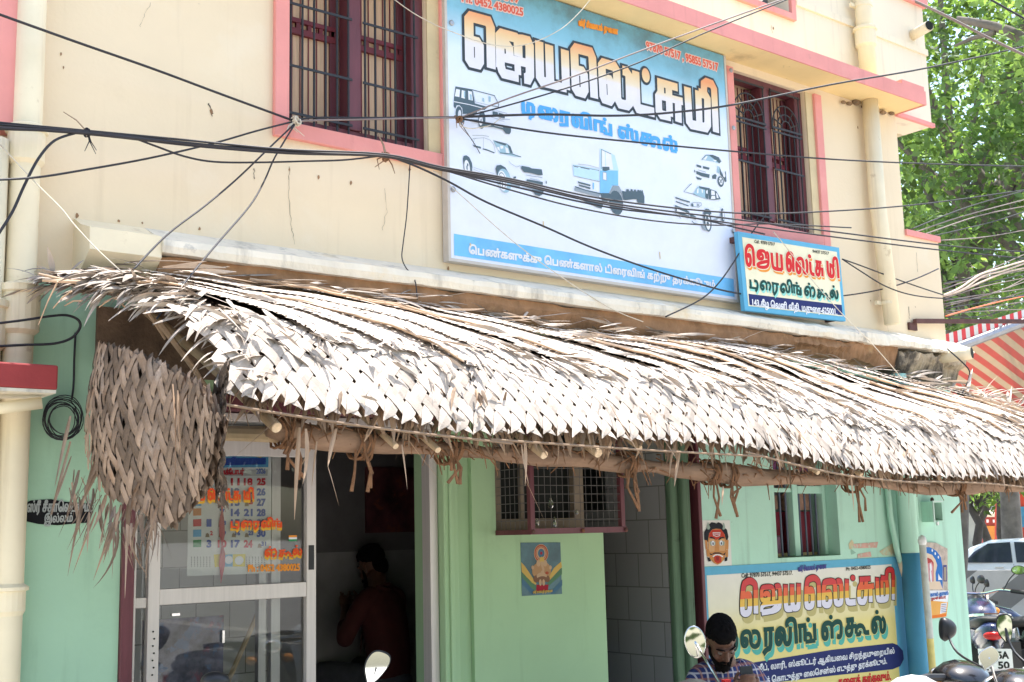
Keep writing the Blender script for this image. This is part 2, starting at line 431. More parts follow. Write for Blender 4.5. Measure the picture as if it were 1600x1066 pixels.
W1 = (2.93, 3.845, 3.90, 5.02); W2 = (6.545, 7.40, 3.885, 5.03)
up = MB(); wall(up, 1.53, 8.615, 2.9, 5.09, [W1, W2], 0, .28)
up.box(8.615, 9.10, 0, .28, 2.9, 4.05)
up.box(9.10-.001, 9.10, .28, 5, 2.9, 4.05); up.box(8.613, 8.615, .28, 5, 4.05, 5.09)
part('upper_wall', up, mt['cream'])
VN = (6.66, 7.28, 5.64, 6.2)
tp = MB(); wall(tp, 1.53, 9.15, 5.09, 7.1, [VN], 0, .28); tp.box(9.148, 9.15, .28, 5, 5.09, 7.1)
tp.box(1.53, 9.148, .28, 5, 6.95, 7.05)
part('parapet_wall', tp, mt['cream2'])
# ledges on the parapet
ld_ = MB(); ld_.box(1.53, 6.60, -.018, 0, 5.74, 5.80); ld_.box(7.36, 9.16, -.018, 0, 5.735, 5.79)
part('parapet_ledge', bevel(ld_.build('tmp', mt['cream2']), .01) and ld_, mt['cream2'])
bpy.data.objects.remove(bpy.data.objects['tmp'])
part('roof_coping', MB().box(8.6, 9.18, -.04, .3, 6.18, 6.30), mt['pink'])
# vent
vf = MB(); a, b_, c, d = VN
vf.box(a-.07, b_+.05, -.03, .0, c-.05, c); vf.box(a-.07, a, -.03, 0, c, d); vf.box(b_, b_+.05, -.03, 0, c, d)
v_ = part('vent_opening', MB().box(a, b_, .20, .26, c, d), mt['dark'])
part('frame', vf, mt['pink'], v_)
part('louvre', MB().prism([(a,.02,c+.16),(a+.30,.02,c+.02),(a+.34,.02,c+.05),(a,.02,c+.24)], (0,.12,0)), mt['cream2'], v_)
# sunshade slab
SY = -.30
ss = MB().box(1.53, 8.60, SY, 0, 5.09, 5.205)
ss.box(8.60, 9.13, SY*.0-.0, 0, 5.09, 5.205)
sh = part('sunshade', MB().box(1.53, 8.60, SY+.012, -.001, 5.09, 5.19), mt['soffit'])
fr = MB().box(1.53, 8.61, SY, SY+.012, 5.082, 5.20); fr.box(8.60, 8.61, SY+.012, -.001, 5.082, 5.20)
fr.box(8.61, 9.155, -.03, 0, 5.075, 5.11); fr.box(8.28, 8.59, SY+.0, SY+.10, 5.20, 5.235)
part('pink_edge', fr, mt['pink'], sh)
part('wing_coping', MB().box(8.618, 9.11, -.02, .3, 4.05, 4.10), mt['pink'])

# ---- windows
def window(W, fan, sur):
    x0, x1, z0, z1 = W
    w = part('window', MB().box(x0, x1, .150, .165, z0, z1), mt['shutter'])
    # surround
    s = MB(); l, r_, b2, t2 = sur
    s.box(x0-l, x0, -.035, 0, z0-b2, z1+t2); s.box(x1+.085, x1+.085+r_, -.035, 0, z0-b2, z1+t2); s.box(x0, x1+.085, -.035, 0, z0-b2, z0)
    if t2 > 0: s.box(x0, x1+.085, -.035, 0, z1, z1+t2)
    bevel(part('surround', s, mt['pink'], w), .006)
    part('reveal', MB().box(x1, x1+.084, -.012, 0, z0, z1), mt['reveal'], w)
    f = MB(); e = .05; y0, y1 = .035, .12
    f.box(x0, x0+.03, y0, y1, z0, z1); f.box(x1-.085, x1, y0, y1, z0, z1); f.box(x0+.03, x1-.085, y0, y1, z0, z0+.05); f.box(x0+.03, x1-.085, y0, y1, z1-.05, z1)
    xm = (x0+x1)/2-.02
    f.box(xm-.045, xm+.045, y0-.012, y1, z0+.05, z1-.05)
    for xa in (x0+.03, xm+.045):
        xb = xa+(xm-.045-x0-.03)
        f.box(xb-.05, xb, .13, .16, z0+.05, z1-.05)
    bevel(part('frame', f, mt['maroon'], w), .005)
    rl = MB()
    for xa, xb in ((x0+.03, xm-.045), (xm+.045, x1-.085)):
        zz = z0+.46*(z1-z0) if fan else z0+.52*(z1-z0)
        rl.box(xa, xb, .125, .149, zz, zz+.035); rl.box(xa, xb, .125, .149, zz+.07, zz+.095)
        for k in range(5):
            xx = lerp(xa, xb, (k+.5)/5); rl.box(xx-.012, xx+.012, .13, .1485, zz+.035, zz+.07)
        for k in range(7):
            xx = lerp(xa, xb, (k+.5)/7)
            rl.box(xx-.0025, xx+.0025, .143, .1495, z0+.05, z1-.05, tint=.6)
    part('shutter_rail', rl, mt['shutter_d'], w)
    gr = MB(); yb = .015
    for xa, xb in ((x0+.015, xm-.03), (xm+.05, x1-.06)):
        nb = 6
        for k in range(nb):
            xx = lerp(xa+.015, xb-.015, k/(nb-1))
            gr.tube([(xx, yb, z0+.005), (xx, yb, z1-.01 if not fan else z1-.36)], .0065, 6)
        for q in (([.06,.30,.62,.9]) if not fan else [.06,.40,.66]):
            zz = lerp(z0, z1, q); gr.box(xa-.005, xb+.005, yb-.012, yb-.006, zz-.007, zz+.007)
        if fan:
            cx = (xa+xb)/2; zb = z1-.36; rr = (xb-xa)/2-.012
            for rad in (rr, rr*.62, rr*.34):
                gr.tube([(cx+rad*math.cos(t), yb, zb+.10*0+rad*1.15*math.sin(t)+.02) for t in np.linspace(0, math.pi, 15)], .006, 5)
            for t in np.linspace(.35, math.pi-.35, 5):
                gr.tube([(cx+rr*.34*math.cos(t), yb, zb+.02+rr*.34*1.15*math.sin(t)), (cx+rr*math.cos(t), yb, zb+.02+rr*1.15*math.sin(t))], .0055, 5)
            gr.tube([(xa+.003, yb, zb-.01), (xa+.003, yb, z1-.05)], .006, 5); gr.tube([(xb-.003, yb, zb-.01), (xb-.003, yb, z1-.05)], .006, 5)
            gr.box(xa-.005, xb+.005, yb-.012, yb-.006, zb-.004, zb+.012); gr.box(xa-.005, xb+.005, yb-.012, yb-.006, z1-.075, z1-.06)
    part('grille', gr, mt['bars'], w)
    return w
window(W1, False, (.085, .07, .09, .09))
window(W2, True, (.075, .085, .17, .0))

# ---- downpipes on the building
def pipe(name, pts, r_, m_, parent=bld, joints=(), brackets=()):
    mb = MB(); mb.tube(pts, r_, 20, cap=True)
    o = part(name, mb, m_, parent, smooth=False)
    for p in o.data.polygons: p.use_smooth = len(p.vertices) == 4
    if joints:
        for (x, y, z, rr, h) in joints:
            j = MB(); j.lathe([(r_, -h*.5-.02), (rr, -h*.5), (rr, h*.32), (rr+.012, h*.36), (rr+.012, h*.5), (r_, h*.5+.015)], (x, y, z), n=20)
            part('pipe_joint', j, m_, o, smooth=False)
    if brackets:
        for (x, y, z) in brackets:
            k = MB(); k.lathe([(r_+.006, -.012), (r_+.006, .012)], (x, y, z), n=18); k.box(x-r_-.05, x+r_+.05, y+.03, y+.055, z-.015, z+.015)
            part('pipe_clamp', k, m_, o)
    return o
pipe('downpipe', [(8.135,-.09,5.205),(8.135,-.09,6.6)], .068, mt['pipe'], joints=[(8.135,-.09,5.63,.085,.15)], brackets=[(8.135,-.09,5.9)])
pipe('downpipe', [(8.14,-.085,5.088),(8.14,-.085,4.2),(8.20,-.10,3.25)], .064, mt['pipe'], brackets=[(8.19,-.09,3.42)])
pipe('waste_pipe', [(8.97,.02,5.88),(8.91,-.20,5.885)], .046, mt['pipe'])
pipe('downpipe', [(1.56,-.09,6.6),(1.565,-.09,3.55),(1.56,-.09,1.3),(1.56,-.09,0)], .066, mt['pipe'], joints=[(1.565,-.09,3.50,.082,.16),(1.563,-.09,2.74,.088,.20),(1.56,-.09,1.47,.076,.10)])
pipe('waste_pipe', [(8.70,-.10,3.01),(8.78,-.34,3.02),(8.80,-.40,3.025)], .05, mt['pipe'])
# stubs hidden mouth
part('pipe_mouth', MB().lathe([(.040,0),(.040,.004)], (8.905,-.2035,5.885), axis=(-.26,-.96,.02), n=16), mt['black'])
part('pipe_mouth', MB().lathe([(.044,0),(.044,.004)], (8.8005,-.4015,3.025), axis=(.32,-.95,.03), n=16), mt['black'])

# ---- cornice: sloping top, upright face, worn underside
def cornice_mesh(x0, x1, prof, seed, amp, n):
    rr = np.random.default_rng(seed); mb = MB(); V = []; k = len(prof)
    ph = rr.random((k, 6))*6.28
    for i in range(n+1):
        x = lerp(x0, x1, i/n)
        for j, (y, z) in enumerate(prof):
            a = amp*(.5+ (x > 6.8)*.9)*(0 if j in (0, k-1) else 1)
            dy = a*sum(math.sin(x*f_+ph[j, q])*w_ for q, (f_, w_) in enumerate([(2.1,.5),(5.3,.35),(11.,.25),(23,.2)]))+a*.5*(rr.random()-.5)
            dz = a*sum(math.sin(x*f_*1.3+ph[j, q]+2)*w_ for q, (f_, w_) in enumerate([(2.1,.5),(5.3,.35),(11.,.25),(23,.2)]))+a*.5*(rr.random()-.5)
            V.append((x, y+dy, z+dz))
    Fs = [(i*k+j, (i+1)*k+j, (i+1)*k+j+1, i*k+j+1) for i in range(n) for j in range(k-1)]
    Fs.append(tuple(range(k))); Fs.append(tuple(n*k+j for j in range(k-1, -1, -1)))
    return mb.add(V, Fs)
cn = cornice_mesh(1.82, 2.16, [(0,3.215),(-.10,3.165),(-.225,3.125),(-.23,3.02),(-.10,2.93),(0,2.92)], 1, .002, 4)
o = part('cornice', cn, mt['pipe'], recalc=True)
cn = cornice_mesh(2.161, 8.5, [(0,3.215),(-.08,3.178),(-.16,3.145),(-.245,3.112),(-.25,3.08),(-.24,3.045),(0,3.044)], 2, .009, 220)
o = part('cornice', cn, mt['cornice'], recalc=True)
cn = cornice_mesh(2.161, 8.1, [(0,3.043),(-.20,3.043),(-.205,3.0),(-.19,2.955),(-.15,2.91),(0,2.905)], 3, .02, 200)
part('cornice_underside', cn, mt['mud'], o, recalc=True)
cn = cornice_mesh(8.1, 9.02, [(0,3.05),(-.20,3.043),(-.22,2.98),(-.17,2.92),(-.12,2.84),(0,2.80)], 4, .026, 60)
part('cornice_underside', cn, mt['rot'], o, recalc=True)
cn = cornice_mesh(8.501, 9.08, [(0,3.20),(-.10,3.165),(-.20,3.12),(-.25,3.07),(-.25,3.05),(0,3.052)], 5, .012, 30)
part('cornice_end', cn, mt['cornice'], o, recalc=True)

# ---- ground floor walls
lw = MB()
lw.box(1.53, 2.085, 0, .28, 0, 2.9)
part('ground_floor_wall', lw, mt['mint_l'])
DO = (2.085, 3.90, 0, 2.42)
l2 = MB(); l2.box(2.085, 3.90, 0, .28, 2.42, 2.9)
l2.box(4.115, 5.12, 0, .14, 0, 1.69); l2.box(4.115, 4.285, 0, .14, 1.69, 2.9); l2.box(4.03, 4.113, .03, .28, 0, 2.9)
l2.box(4.285, 5.72, 0, .28, 2.40, 2.9)
part('ground_floor_wall', l2, mt['green'])
WL = (6.765, 7.475, 1.475, 2.20)
l3 = MB(); wall(l3, 6.0, 9.10, 0, 2.9, [WL], 0, .35); l3.box(9.098, 9.10, .35, 5, 0, 2.9)
part('ground_floor_wall', l3, mt['mint'])
pi = MB(); pi.box(3.905, 4.005, -.02, .28, 0, 2.9); pi.box(3.935, 3.965, -.035, -.02, 0, 2.9)
bevel(part('pillar', pi, mt['green'], recalc=False), .012)
pi = MB(); pi.box(5.722, 5.80, -.0, .05, 0, 2.9); pi.box(5.80, 5.86, -.035, .05, 0, 2.9); pi.box(5.86, 5.915, -.0, .28, 0, 2.9)
bevel(part('pillar', pi, mt['green_d']), .014)
part('gap_shade_strip', MB().box(4.007, 4.028, .10, .28, 0, 2.9).box(5.917, 5.966, .08, .28, 0, 2.9), mt['black'])  # black strips paint the shade inside the wall gaps
jb = MB(); jb.box(2.087, 2.148, -.02, .2, 0, 2.335); jb.box(2.087, 3.90, -.03, .2, 2.336, 2.418)
bevel(part('door_jamb', jb, mt['maroon']), .006)
bevel(part('door_jamb', MB().box(5.966, 5.998, -.02, .2, 0, 2.6), mt['maroon']), .006)
# rooms behind the openings
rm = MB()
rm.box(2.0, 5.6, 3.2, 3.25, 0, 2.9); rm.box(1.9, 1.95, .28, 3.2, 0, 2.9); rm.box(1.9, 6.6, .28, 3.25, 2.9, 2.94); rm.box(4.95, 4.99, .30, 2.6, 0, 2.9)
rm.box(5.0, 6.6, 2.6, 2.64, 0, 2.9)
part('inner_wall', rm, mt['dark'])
tl = MB().box(5.725, 5.80, .051, 2.6, 0, 2.39)
part('tiled_wall', MB().box(2.6, 3.62, 1.5, 1.55, 0, 2.9), tilemat('pale_wall_tile', (.55,.54,.53), (.50,.49,.48), (.25,.24,.23), .22))
part('tiled_wall', tl, mt['tile'])
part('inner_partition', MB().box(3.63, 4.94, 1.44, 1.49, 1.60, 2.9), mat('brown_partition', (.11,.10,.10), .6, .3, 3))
part('inner_partition', MB().box(3.63, 4.94, 1.455, 1.49, 0, 1.60), mat('grey_partition', (.20,.19,.185), .8, .3, 2))  # lighter lower band: dim depth of the doorway put into the colour
part('dark_panel', MB().box(5.70, 5.722, .62, 1.05, 1.83, 2.2), mt['black'])  # black panel just in front of the tiled wall
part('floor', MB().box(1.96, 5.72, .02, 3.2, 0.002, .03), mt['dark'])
# cage window
cg = part('window_cage', MB().box(4.30, 5.12, .22, .24, 1.69, 2.40), mt['black'])  # black back panel paints the darkness inside the cage
fm = MB(); y0 = -.33
fm.box(4.278, 4.308, y0, y0+.03, 1.685, 2.30); fm.box(4.97, 5.0, y0, y0+.03, 1.72, 2.30); fm.box(4.308, 4.985, y0+.001, y0+.029, 1.685, 1.718)
fm.box(4.985, 5.01, y0+.0, y0+.03, 1.685, 1.719); fm.box(4.28, 4.305, y0+.03, -.001, 1.685, 1.712); fm.box(4.975, 5.0, y0+.03, -.001, 1.685, 1.712); fm.box(4.278, 5.0, y0, y0+.03, 2.301, 2.335)
part('frame', fm, mt['maroon'], cg)
ms = MB()
for k in range(1, 15):
    x = lerp(4.305, 4.97, k/15); ms.tube([(x, y0+.012, 1.70), (x, y0+.012, 2.31)], .0022, 4)
for k in range(1, 12):
    z = lerp(1.715, 2.30, k/12); ms.tube([(4.30, y0+.010, z), (4.98, y0+.010, z)], .0022, 4); ms.tube([(4.292, y0+.02, z), (4.292, -.002, z)], .0022, 4)
for k in range(1, 7):
    y = lerp(y0+.03, 0, k/7); ms.tube([(4.292, y, 1.70), (4.292, y, 2.31)], .0022, 4)
part('wire_mesh', ms, mat('dull_wire', (.11,.10,.095), .7, .2, 20), cg)
ir = MB(); ir.box(4.36, 4.44, .15, .19, 1.70, 2.38); ir.box(4.44, 5.10, .15, .19, 1.70, 1.78); ir.box(5.02, 5.10, .15, .19, 1.78, 2.38); ir.box(4.60, 4.63, .16, .185, 1.78, 2.38)
part('inner_frame', ir, mat('dark_beige_frame', (.20,.155,.11), .8, .2, 6), cg)  # inner frame in one dark beige
for x in (4.29, 4.66, 5.0):
    bs = MB(); bs.lathe([(.012,0),(.014,.006),(.008,.012)], (x, y0-.001, 1.70), axis=(0,-1,0), n=8)
    part('bolt', bs, mt['rust'], cg)
gl = MB()
for (px, py, r_) in ((860,787,.018),(866,812,.01),(901,800,.010),(866,818,.014),(839,816,.012)):
    p = at(px, py, -.02); gl.lathe([(r_*.7,0),(r_,r_*.8),(r_,r_*2),(r_*.4,r_*2.6),(r_*.4,r_*3.2)], (p[0], -.02, p[2]-r_*1.5), n=10)
glo = gl.build('glass_bottle', glass('bottle_glass', (.8,.85,.85), .3)); tag(glo, 'small clear glass bottles standing inside the wire mesh cage', 'bottles', kind='stuff')

# lower right window with bars
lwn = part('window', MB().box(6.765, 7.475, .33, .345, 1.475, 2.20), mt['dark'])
f = MB(); f.box(6.775, 6.80, .10, .16, 1.48, 2.2); f.box(7.09, 7.15, .10, .16, 1.48, 2.2); f.box(7.435, 7.472, .10, .16, 1.48, 2.2); f.box(7.15, 7.435, .10, .16, 1.93, 1.985); f.box(6.80, 7.09, .11, .15, 1.94, 1.97)
bevel(part('frame', f, mt['mint'], lwn), .004)
bb = MB()
for a_, c_ in ((6.80,7.09),(7.15,7.435)):
    for k in range(4):
        x = lerp(a_, c_, (k+.7)/4.4); bb.tube([(x, .13, 1.48), (x, .13, 2.2)], .008, 6)
part('bar', bb, mat('blue_grey_bars', (.10,.12,.17), .5), lwn)
ds = MB()
cols = [mat('purple_packets', (.20,.05,.14), .5, .5, 16), mat('wine_box', (.20,.02,.04), .5, .2, 6), mat('mauve_cloth', (.32,.16,.26), .7, .4, 12), mat('skin_toned_print', (.38,.22,.16), .6, .5, 14)]
part('window_shelf', MB().box(6.79, 7.47, .20, .32, 1.478, 1.50), mt['reveal'], lwn)
for k, (xa, xb, za, zb, ci) in enumerate([(6.82,7.06,1.50,1.62,2),(6.84,7.08,1.63,1.80,1),(7.18,7.43,1.50,1.80,1),(7.2,7.42,1.81,1.93,3),(6.82,7.05,1.82,1.92,3),(6.82,7.06,2.0,2.19,0),(7.17,7.42,2.0,2.19,0)]):
    ds.box(xa, xb, .21, .30, za, zb, mi=ci)
tag(ds.build('display_goods', cols), 'purple and wine coloured packets stacked behind the barred mint window', 'packets', kind='stuff')

# ---- sliding glass door
DY = .05
dr = part('glass_door', MB().box(2.215, 3.10, DY+.012, DY+.016, .1, 2.16), glass('door_glass', (.92,.94,.94), .0))
af = MB(); 
af.box(2.150, 2.175, DY-.02, DY+.06, .03, 2.33)            # outer frame
af.box(2.175, 3.88, DY-.02, DY+.06, 2.29, 2.33)
af.box(3.845, 3.898, DY-.02, DY+.06, .03, 2.29)
bevel(part('outer_frame', af, mt['alu'], dr), .003)
af = MB()
af.box(2.235, 2.292, DY-.018, DY+.026, .06, 2.20); af.box(3.075, 3.13, DY-.018, DY+.026, .06, 2.20)
af.box(2.292, 3.075, DY-.016, DY+.024, 2.115, 2.20); af.box(2.292, 3.075, DY-.016, DY+.024, 1.40, 1.475); af.box(2.292, 3.075, DY-.016, DY+.024, .06, .16)
af.box(2.176, 2.234, DY-.004, DY+.02, 1.39, 1.44)
bevel(part('sash', af, mt['alu'], dr), .003)
part('back_stile', MB().box(2.86, 2.90, DY+.09, DY+.13, .06, 2.25).box(2.93, 2.98, DY+.09, DY+.13, .06, 2.25), mt['alu'], dr)
h = MB(); h.box(3.086, 3.116, DY-.022, DY-.018, 1.535, 1.66)
hd = part('handle', h, mt['blackp'], dr)
for k in range(7):
    sp = MB(); sp.lathe([(.0045,0),(.0045,.003)], (2.262+.006*(k % 2), DY-.019, 1.28-.033*k), axis=(0,-1,0), n=6)
    part('screw', sp, mt['black'], dr)
h = MB().box(2.36, 2.40, DY-.004, DY+.006, 1.345, 1.357).box(2.62, 2.632, DY-.004, DY+.006, 1.20, 1.26)
part('latch', h, mt['chrome'], dr)
sl = atX(0,0,1) if False else None
# rod leaning inside the door
rod = MB().tube([(2.62,.42,.55),(3.05,.42,1.42)], .014, 8)
tag(rod.build('wooden_rod', mt['bamboo']), 'wooden rod leaning slantwise behind the lower door glass', 'rod')
pp = MB(); pp.box(2.42, 2.86, .55, .57, .85, 1.30)
tag(pp.build('wall_poster', mat('group_photo_print', (.13,.12,.17), .6, .9, 9, stains=[((.28,.08,.12),7,.58,.05,.8),((.10,.16,.30),9,.56,.05,.8)])), 'dim poster of many small figures behind the lower glass pane', 'poster')
pp = MB(); pp.box(4.28, 4.72, 1.42, 1.438, 1.72, 2.16)
tag(pp.build('framed_picture', mat('red_picture', (.07,.02,.022), .5, .9, 6, stains=[((.16,.04,.02),8,.57,.05,.8)])), 'dim reddish framed picture in the dark doorway', 'picture')

# ---- small fixtures on the mint wall
pipe('downpipe', [(8.20,-.10,1.47),(8.20,-.10,2.85)], .073, mt['mint'], brackets=[(8.20,-.10,2.06)])
pipe('downpipe', [(8.20,-.10,1.468),(8.20,-.10,0)], .074, mt['bluepaint'])
pipe('conduit', [(8.05,-.04,2.30),(8.07,-.04,1.75),(8.10,-.05,1.52),(8.14,-.05,1.40)], .022, mt['mint'])
pipe('conduit', [(8.14,-.05,1.41),(8.178,-.06,1.27)], .024, mt['pipe'])
pipe('conduit', [(8.42,-.03,1.72),(8.42,-.03,2.6)], .022, mt['mint'])
jx = thing('meter_box', 'open mint painted metal meter box with an empty rusty inside on the corner wall', 'meter box', (8.55, 0, 1.69))
b = MB(); b.box(8.545,8.555,-.10,0,1.70,1.86); b.box(8.555,8.69,-.10,0,1.70,1.71); b.box(8.555,8.69,-.10,0,1.85,1.86); b.box(8.68,8.69,-.10,0,1.71,1.85)
part('case', b, mt['mint'], jx)
part('back_plate', MB().box(8.555,8.68,-.03,-.002,1.71,1.85), mt['rust'], jx)
part('rim', MB().box(8.545,8.557,-.112,-.101,1.695,1.865).box(8.557,8.69,-.108,-.101,1.853,1.865), mat('pale_mint_edge', (.6,.75,.68), .7), jx)
part('knob', MB().lathe([(.014,0),(.014,.02),(.006,.03)], (8.60,-.07,1.862), n=10), mt['rust'], jx)
part('latch', MB().box(8.585,8.605,-.112,-.095,1.672,1.70), mt['whitep'], jx)
# tiny electrical stain
# ---- left: neighbouring building
nb = thing('neighbouring_house', 'cream neighbouring house edge with pink window trim and a red ledge', 'building', (0.6, 0, 0))
part('wall', MB().box(-3, 1.529, .01, .3, 0, 7.0), mt['pipe'], nb)
part('pink_trim', MB().box(1.0, 1.555, -.10, .009, 3.56, 6.5), mt['pink'], nb)
bevel(part('red_ledge', MB().box(0.2, 1.64, -.42, .009, 2.345, 2.45), mt['redledge'], nb), .008)
part('ledge_soffit', MB().box(0.2, 1.635, -.415, .009, 2.33, 2.344), mt['cornice'], nb)
pipe('waste_pipe', [(1.32,-.28,2.25),(1.60,-.34,2.295)], .026, mt['pipe'], nb)
pipe('downpipe', [(1.42,-.09,0),(1.42,-.09,3.5)], .07, mt['pipe'], nb, joints=[(1.42,-.09,2.66,.09,.2)])
# scars, cracks and nail holes on the cream wall are small chips proud of the paint
ch = MB()
for (px, py) in [(95,84),(99,106),(330,175),(452,266),(497,277),(548,286),(640,265),(1208,45),(1340,200),(1360,470),(120,337),(185,345),(222,349),(312,358),(710,345),(1420,340),(1430,480),(700,420)]:
    p = at(px, py, 0); r_ = random.uniform(.004, .010)
    ch.add([(p[0]+r_*random.uniform(.5,1.2)*math.cos(t), -.0025, p[2]+r_*random.uniform(.7,2.0)*math.sin(t)) for t in np.linspace(0, 6.28, 8)[:-1]], [tuple(range(7))])
tag(part('plaster_chip', ch, mt['mud']), kind='stuff')
ck = MB()
def crack(pts, w):
    q = [at(*p, -.0022) for p in pts]; P = []
    for a, b2 in zip(q[:-1], q[1:]):
        for k in range(6): P.append(lerp(a, b2, k/6)+np.array([rng.normal(0,.004), 0, rng.normal(0,.004)]))
    P.append(q[-1])
    for k in range(len(P)-1):
        d = P[k+1]-P[k]; nn = np.array([-d[2],0,d[0]]); nn = nn/max(np.linalg.norm(nn),1e-6)*w*rng.uniform(.5,1.2)
        y_ = np.array([0,-.00003*(k % 3),0]); ck.add([P[k]+nn+y_, P[k]-nn+y_, P[k+1]-nn+y_, P[k+1]+nn+y_], [(0,1,2,3)])
for pts, w in [([(452,262),(450,300),(456,350),(460,382)],.0012),([(325,160),(331,172),(332,182)],.003),([(396,262),(398,280)],.0025),([(235,2),(225,25),(220,42)],.0008),([(1352,170),(1358,230)],.0012),([(1205,40),(1207,52)],.0015),([(1432,395),(1434,425)],.0015),([(1345,20),(1350,60),(1356,90)],.0015),([(1420,480),(1421,498)],.003),([(600,295),(604,330),(598,360)],.0008),([(1385,470),(1383,500),(1390,520)],.0012)]: crack(pts, w)
tag(part('plaster_crack', ck, mt['rot']), kind='stuff')
# soot and cobweb smears where the soffit meets the wall are part of the soffit material; wasp nests:
ne = MB()
for (px, py, r_) in [(1318,160,.018),(1327,162,.02),(1338,160,.03),(1350,167,.02),(1380,176,.022),(1393,173,.02)]:
    p = at(px, py, -.02); ne.ell((p[0], -.02, min(p[2], 5.08)), r_*1.6, r_, r_*.8, 8, 5, tint=.8)
part('cobweb', ne, mat('dusty_cobweb', (.22,.15,.09), .95, .4, 20), sh)

# ================================================================== lettering tools
def zoom(x0, y0, sc):
    """a reader for points measured on an enlarged piece of the photograph"""
    return lambda p: (x0+p[0]/sc, y0+p[1]/sc)
def on_plane(zf, Y):
    def f(p):
        q = at(*zf(p), Y); return (q[0], q[2])
    return f
def stroke(mb, pts, w, Y, mi=0, closed=False, tint=1.0, dx=0, dz=0):
    """flat ribbon of width w along 2-D points (x, z), mitred, lying at depth Y"""
    P = [np.array(p, float)+np.array([dx, dz]) for p in pts]
    Q = [P[0]]
    for p in P[1:]:
        if np.linalg.norm(p-Q[-1]) > 1e-5: Q.append(p)
    P = Q; n = len(P)
    if n < 2: return
    Lf, Rt = [], []
    for i in range(n):
        if closed: a, b = P[i-1], P[(i+1) % n]
        else: a, b = P[max(i-1, 0)], P[min(i+1, n-1)]
        d1 = P[i]-a if i > 0 or closed else b-P[i]
        d2 = b-P[i] if i < n-1 or closed else P[i]-a
        d1 = d1/max(np.linalg.norm(d1), 1e-9); d2 = d2/max(np.linalg.norm(d2), 1e-9)
        n1 = np.array([-d1[1], d1[0]]); n2 = np.array([-d2[1], d2[0]])
        mm = n1+n2; L = np.linalg.norm(mm)
        if L < .3: mm = n1; k = 1
        else: mm = mm/L; k = min(1/max(np.dot(mm, n1), .35), 1.6)
        Lf.append(P[i]+mm*w/2*k); Rt.append(P[i]-mm*w/2*k)
    V = [(q[0], Y-.00002*i, q[1]) for i, q in enumerate(Lf)]+[(q[0], Y-.00002*i-.000008, q[1]) for i, q in enumerate(Rt)]
    Fs = [(i, i+1, n+i+1, n+i) for i in range(n-1)]
    if closed: Fs.append((n-1, 0, n, 2*n-1))
    mb.add(V, Fs, tint, mi)
def disc(mb, c, rx, rz, Y, mi=0, n=18, dx=0, dz=0, tint=1.0, rot=0):
    pts = []
    for t in np.linspace(0, 2*math.pi, n+1)[:-1]:
        x, z = rx*math.cos(t), rz*math.sin(t)
        pts.append((c[0]+dx+x*math.cos(rot)-z*math.sin(rot), Y, c[1]+dz+x*math.sin(rot)+z*math.cos(rot)))
    mb.add(pts, [tuple(range(n))], tint, mi)
def poly(mb, pts, Y, mi=0, dx=0, dz=0):
    pts3 = [Vector((p[0]+dx, p[1]+dz, 0)) for p in pts]
    tris = tessellate_polygon([pts3])
    mb.add([(p.x, Y, p.y) for p in pts3], [tuple(t) for t in tris], 1.0, mi)
_step = [0]
def nextY(Y):
    _step[0] = (_step[0]+1) % 40
    return Y-.00003*_step[0]
def word(mb, strokes, w, Y, mi=0, dx=0, dz=0, grow=0.0):
    for s in strokes:
        if s[0] == 'dot': disc(mb, s[1], s[2]+grow/2, s[3]+grow/2, nextY(Y), mi, dx=dx, dz=dz)
        else:
            ww = s[0]*w+grow
            pts = [np.array(p) for p in s[1]]
            if grow:
                a = pts[0]-pts[1]; a = a/max(np.linalg.norm(a), 1e-9); b = pts[-1]-pts[-2]; b = b/max(np.linalg.norm(b), 1e-9)
                pts = [pts[0]+a*grow/2]+pts[1:-1]+[pts[-1]+b*grow/2]
            stroke(mb, pts, ww, nextY(Y), mi, dx=dx, dz=dz)
def chaikin(P, it=2):
    for _ in range(it):
        Q = [P[0]]
        for a, b in zip(P[:-1], P[1:]):
            Q += [tuple(lerp(np.array(a), np.array(b), .25)), tuple(lerp(np.array(a), np.array(b), .75))]
        Q.append(P[-1]); P = Q
    return P
def mapw(strokes, f, smooth=0):
    if smooth: strokes = [s if s[0] == 'dot' or len(s[1]) < 3 else (s[0], chaikin(s[1], smooth)) for s in strokes]
    out = []
    for s in strokes:
        if s[0] == 'dot':
            c = f(s[1]); e = f((s[1][0]+s[2], s[1][1])); g_ = f((s[1][0], s[1][1]-s[3]))
            out.append(('dot', c, math.hypot(e[0]-c[0], e[1]-c[1]), math.hypot(g_[0]-c[0], g_[1]-c[1])))
        else: out.append((s[0], [f(p) for p in s[1]]))
    return out

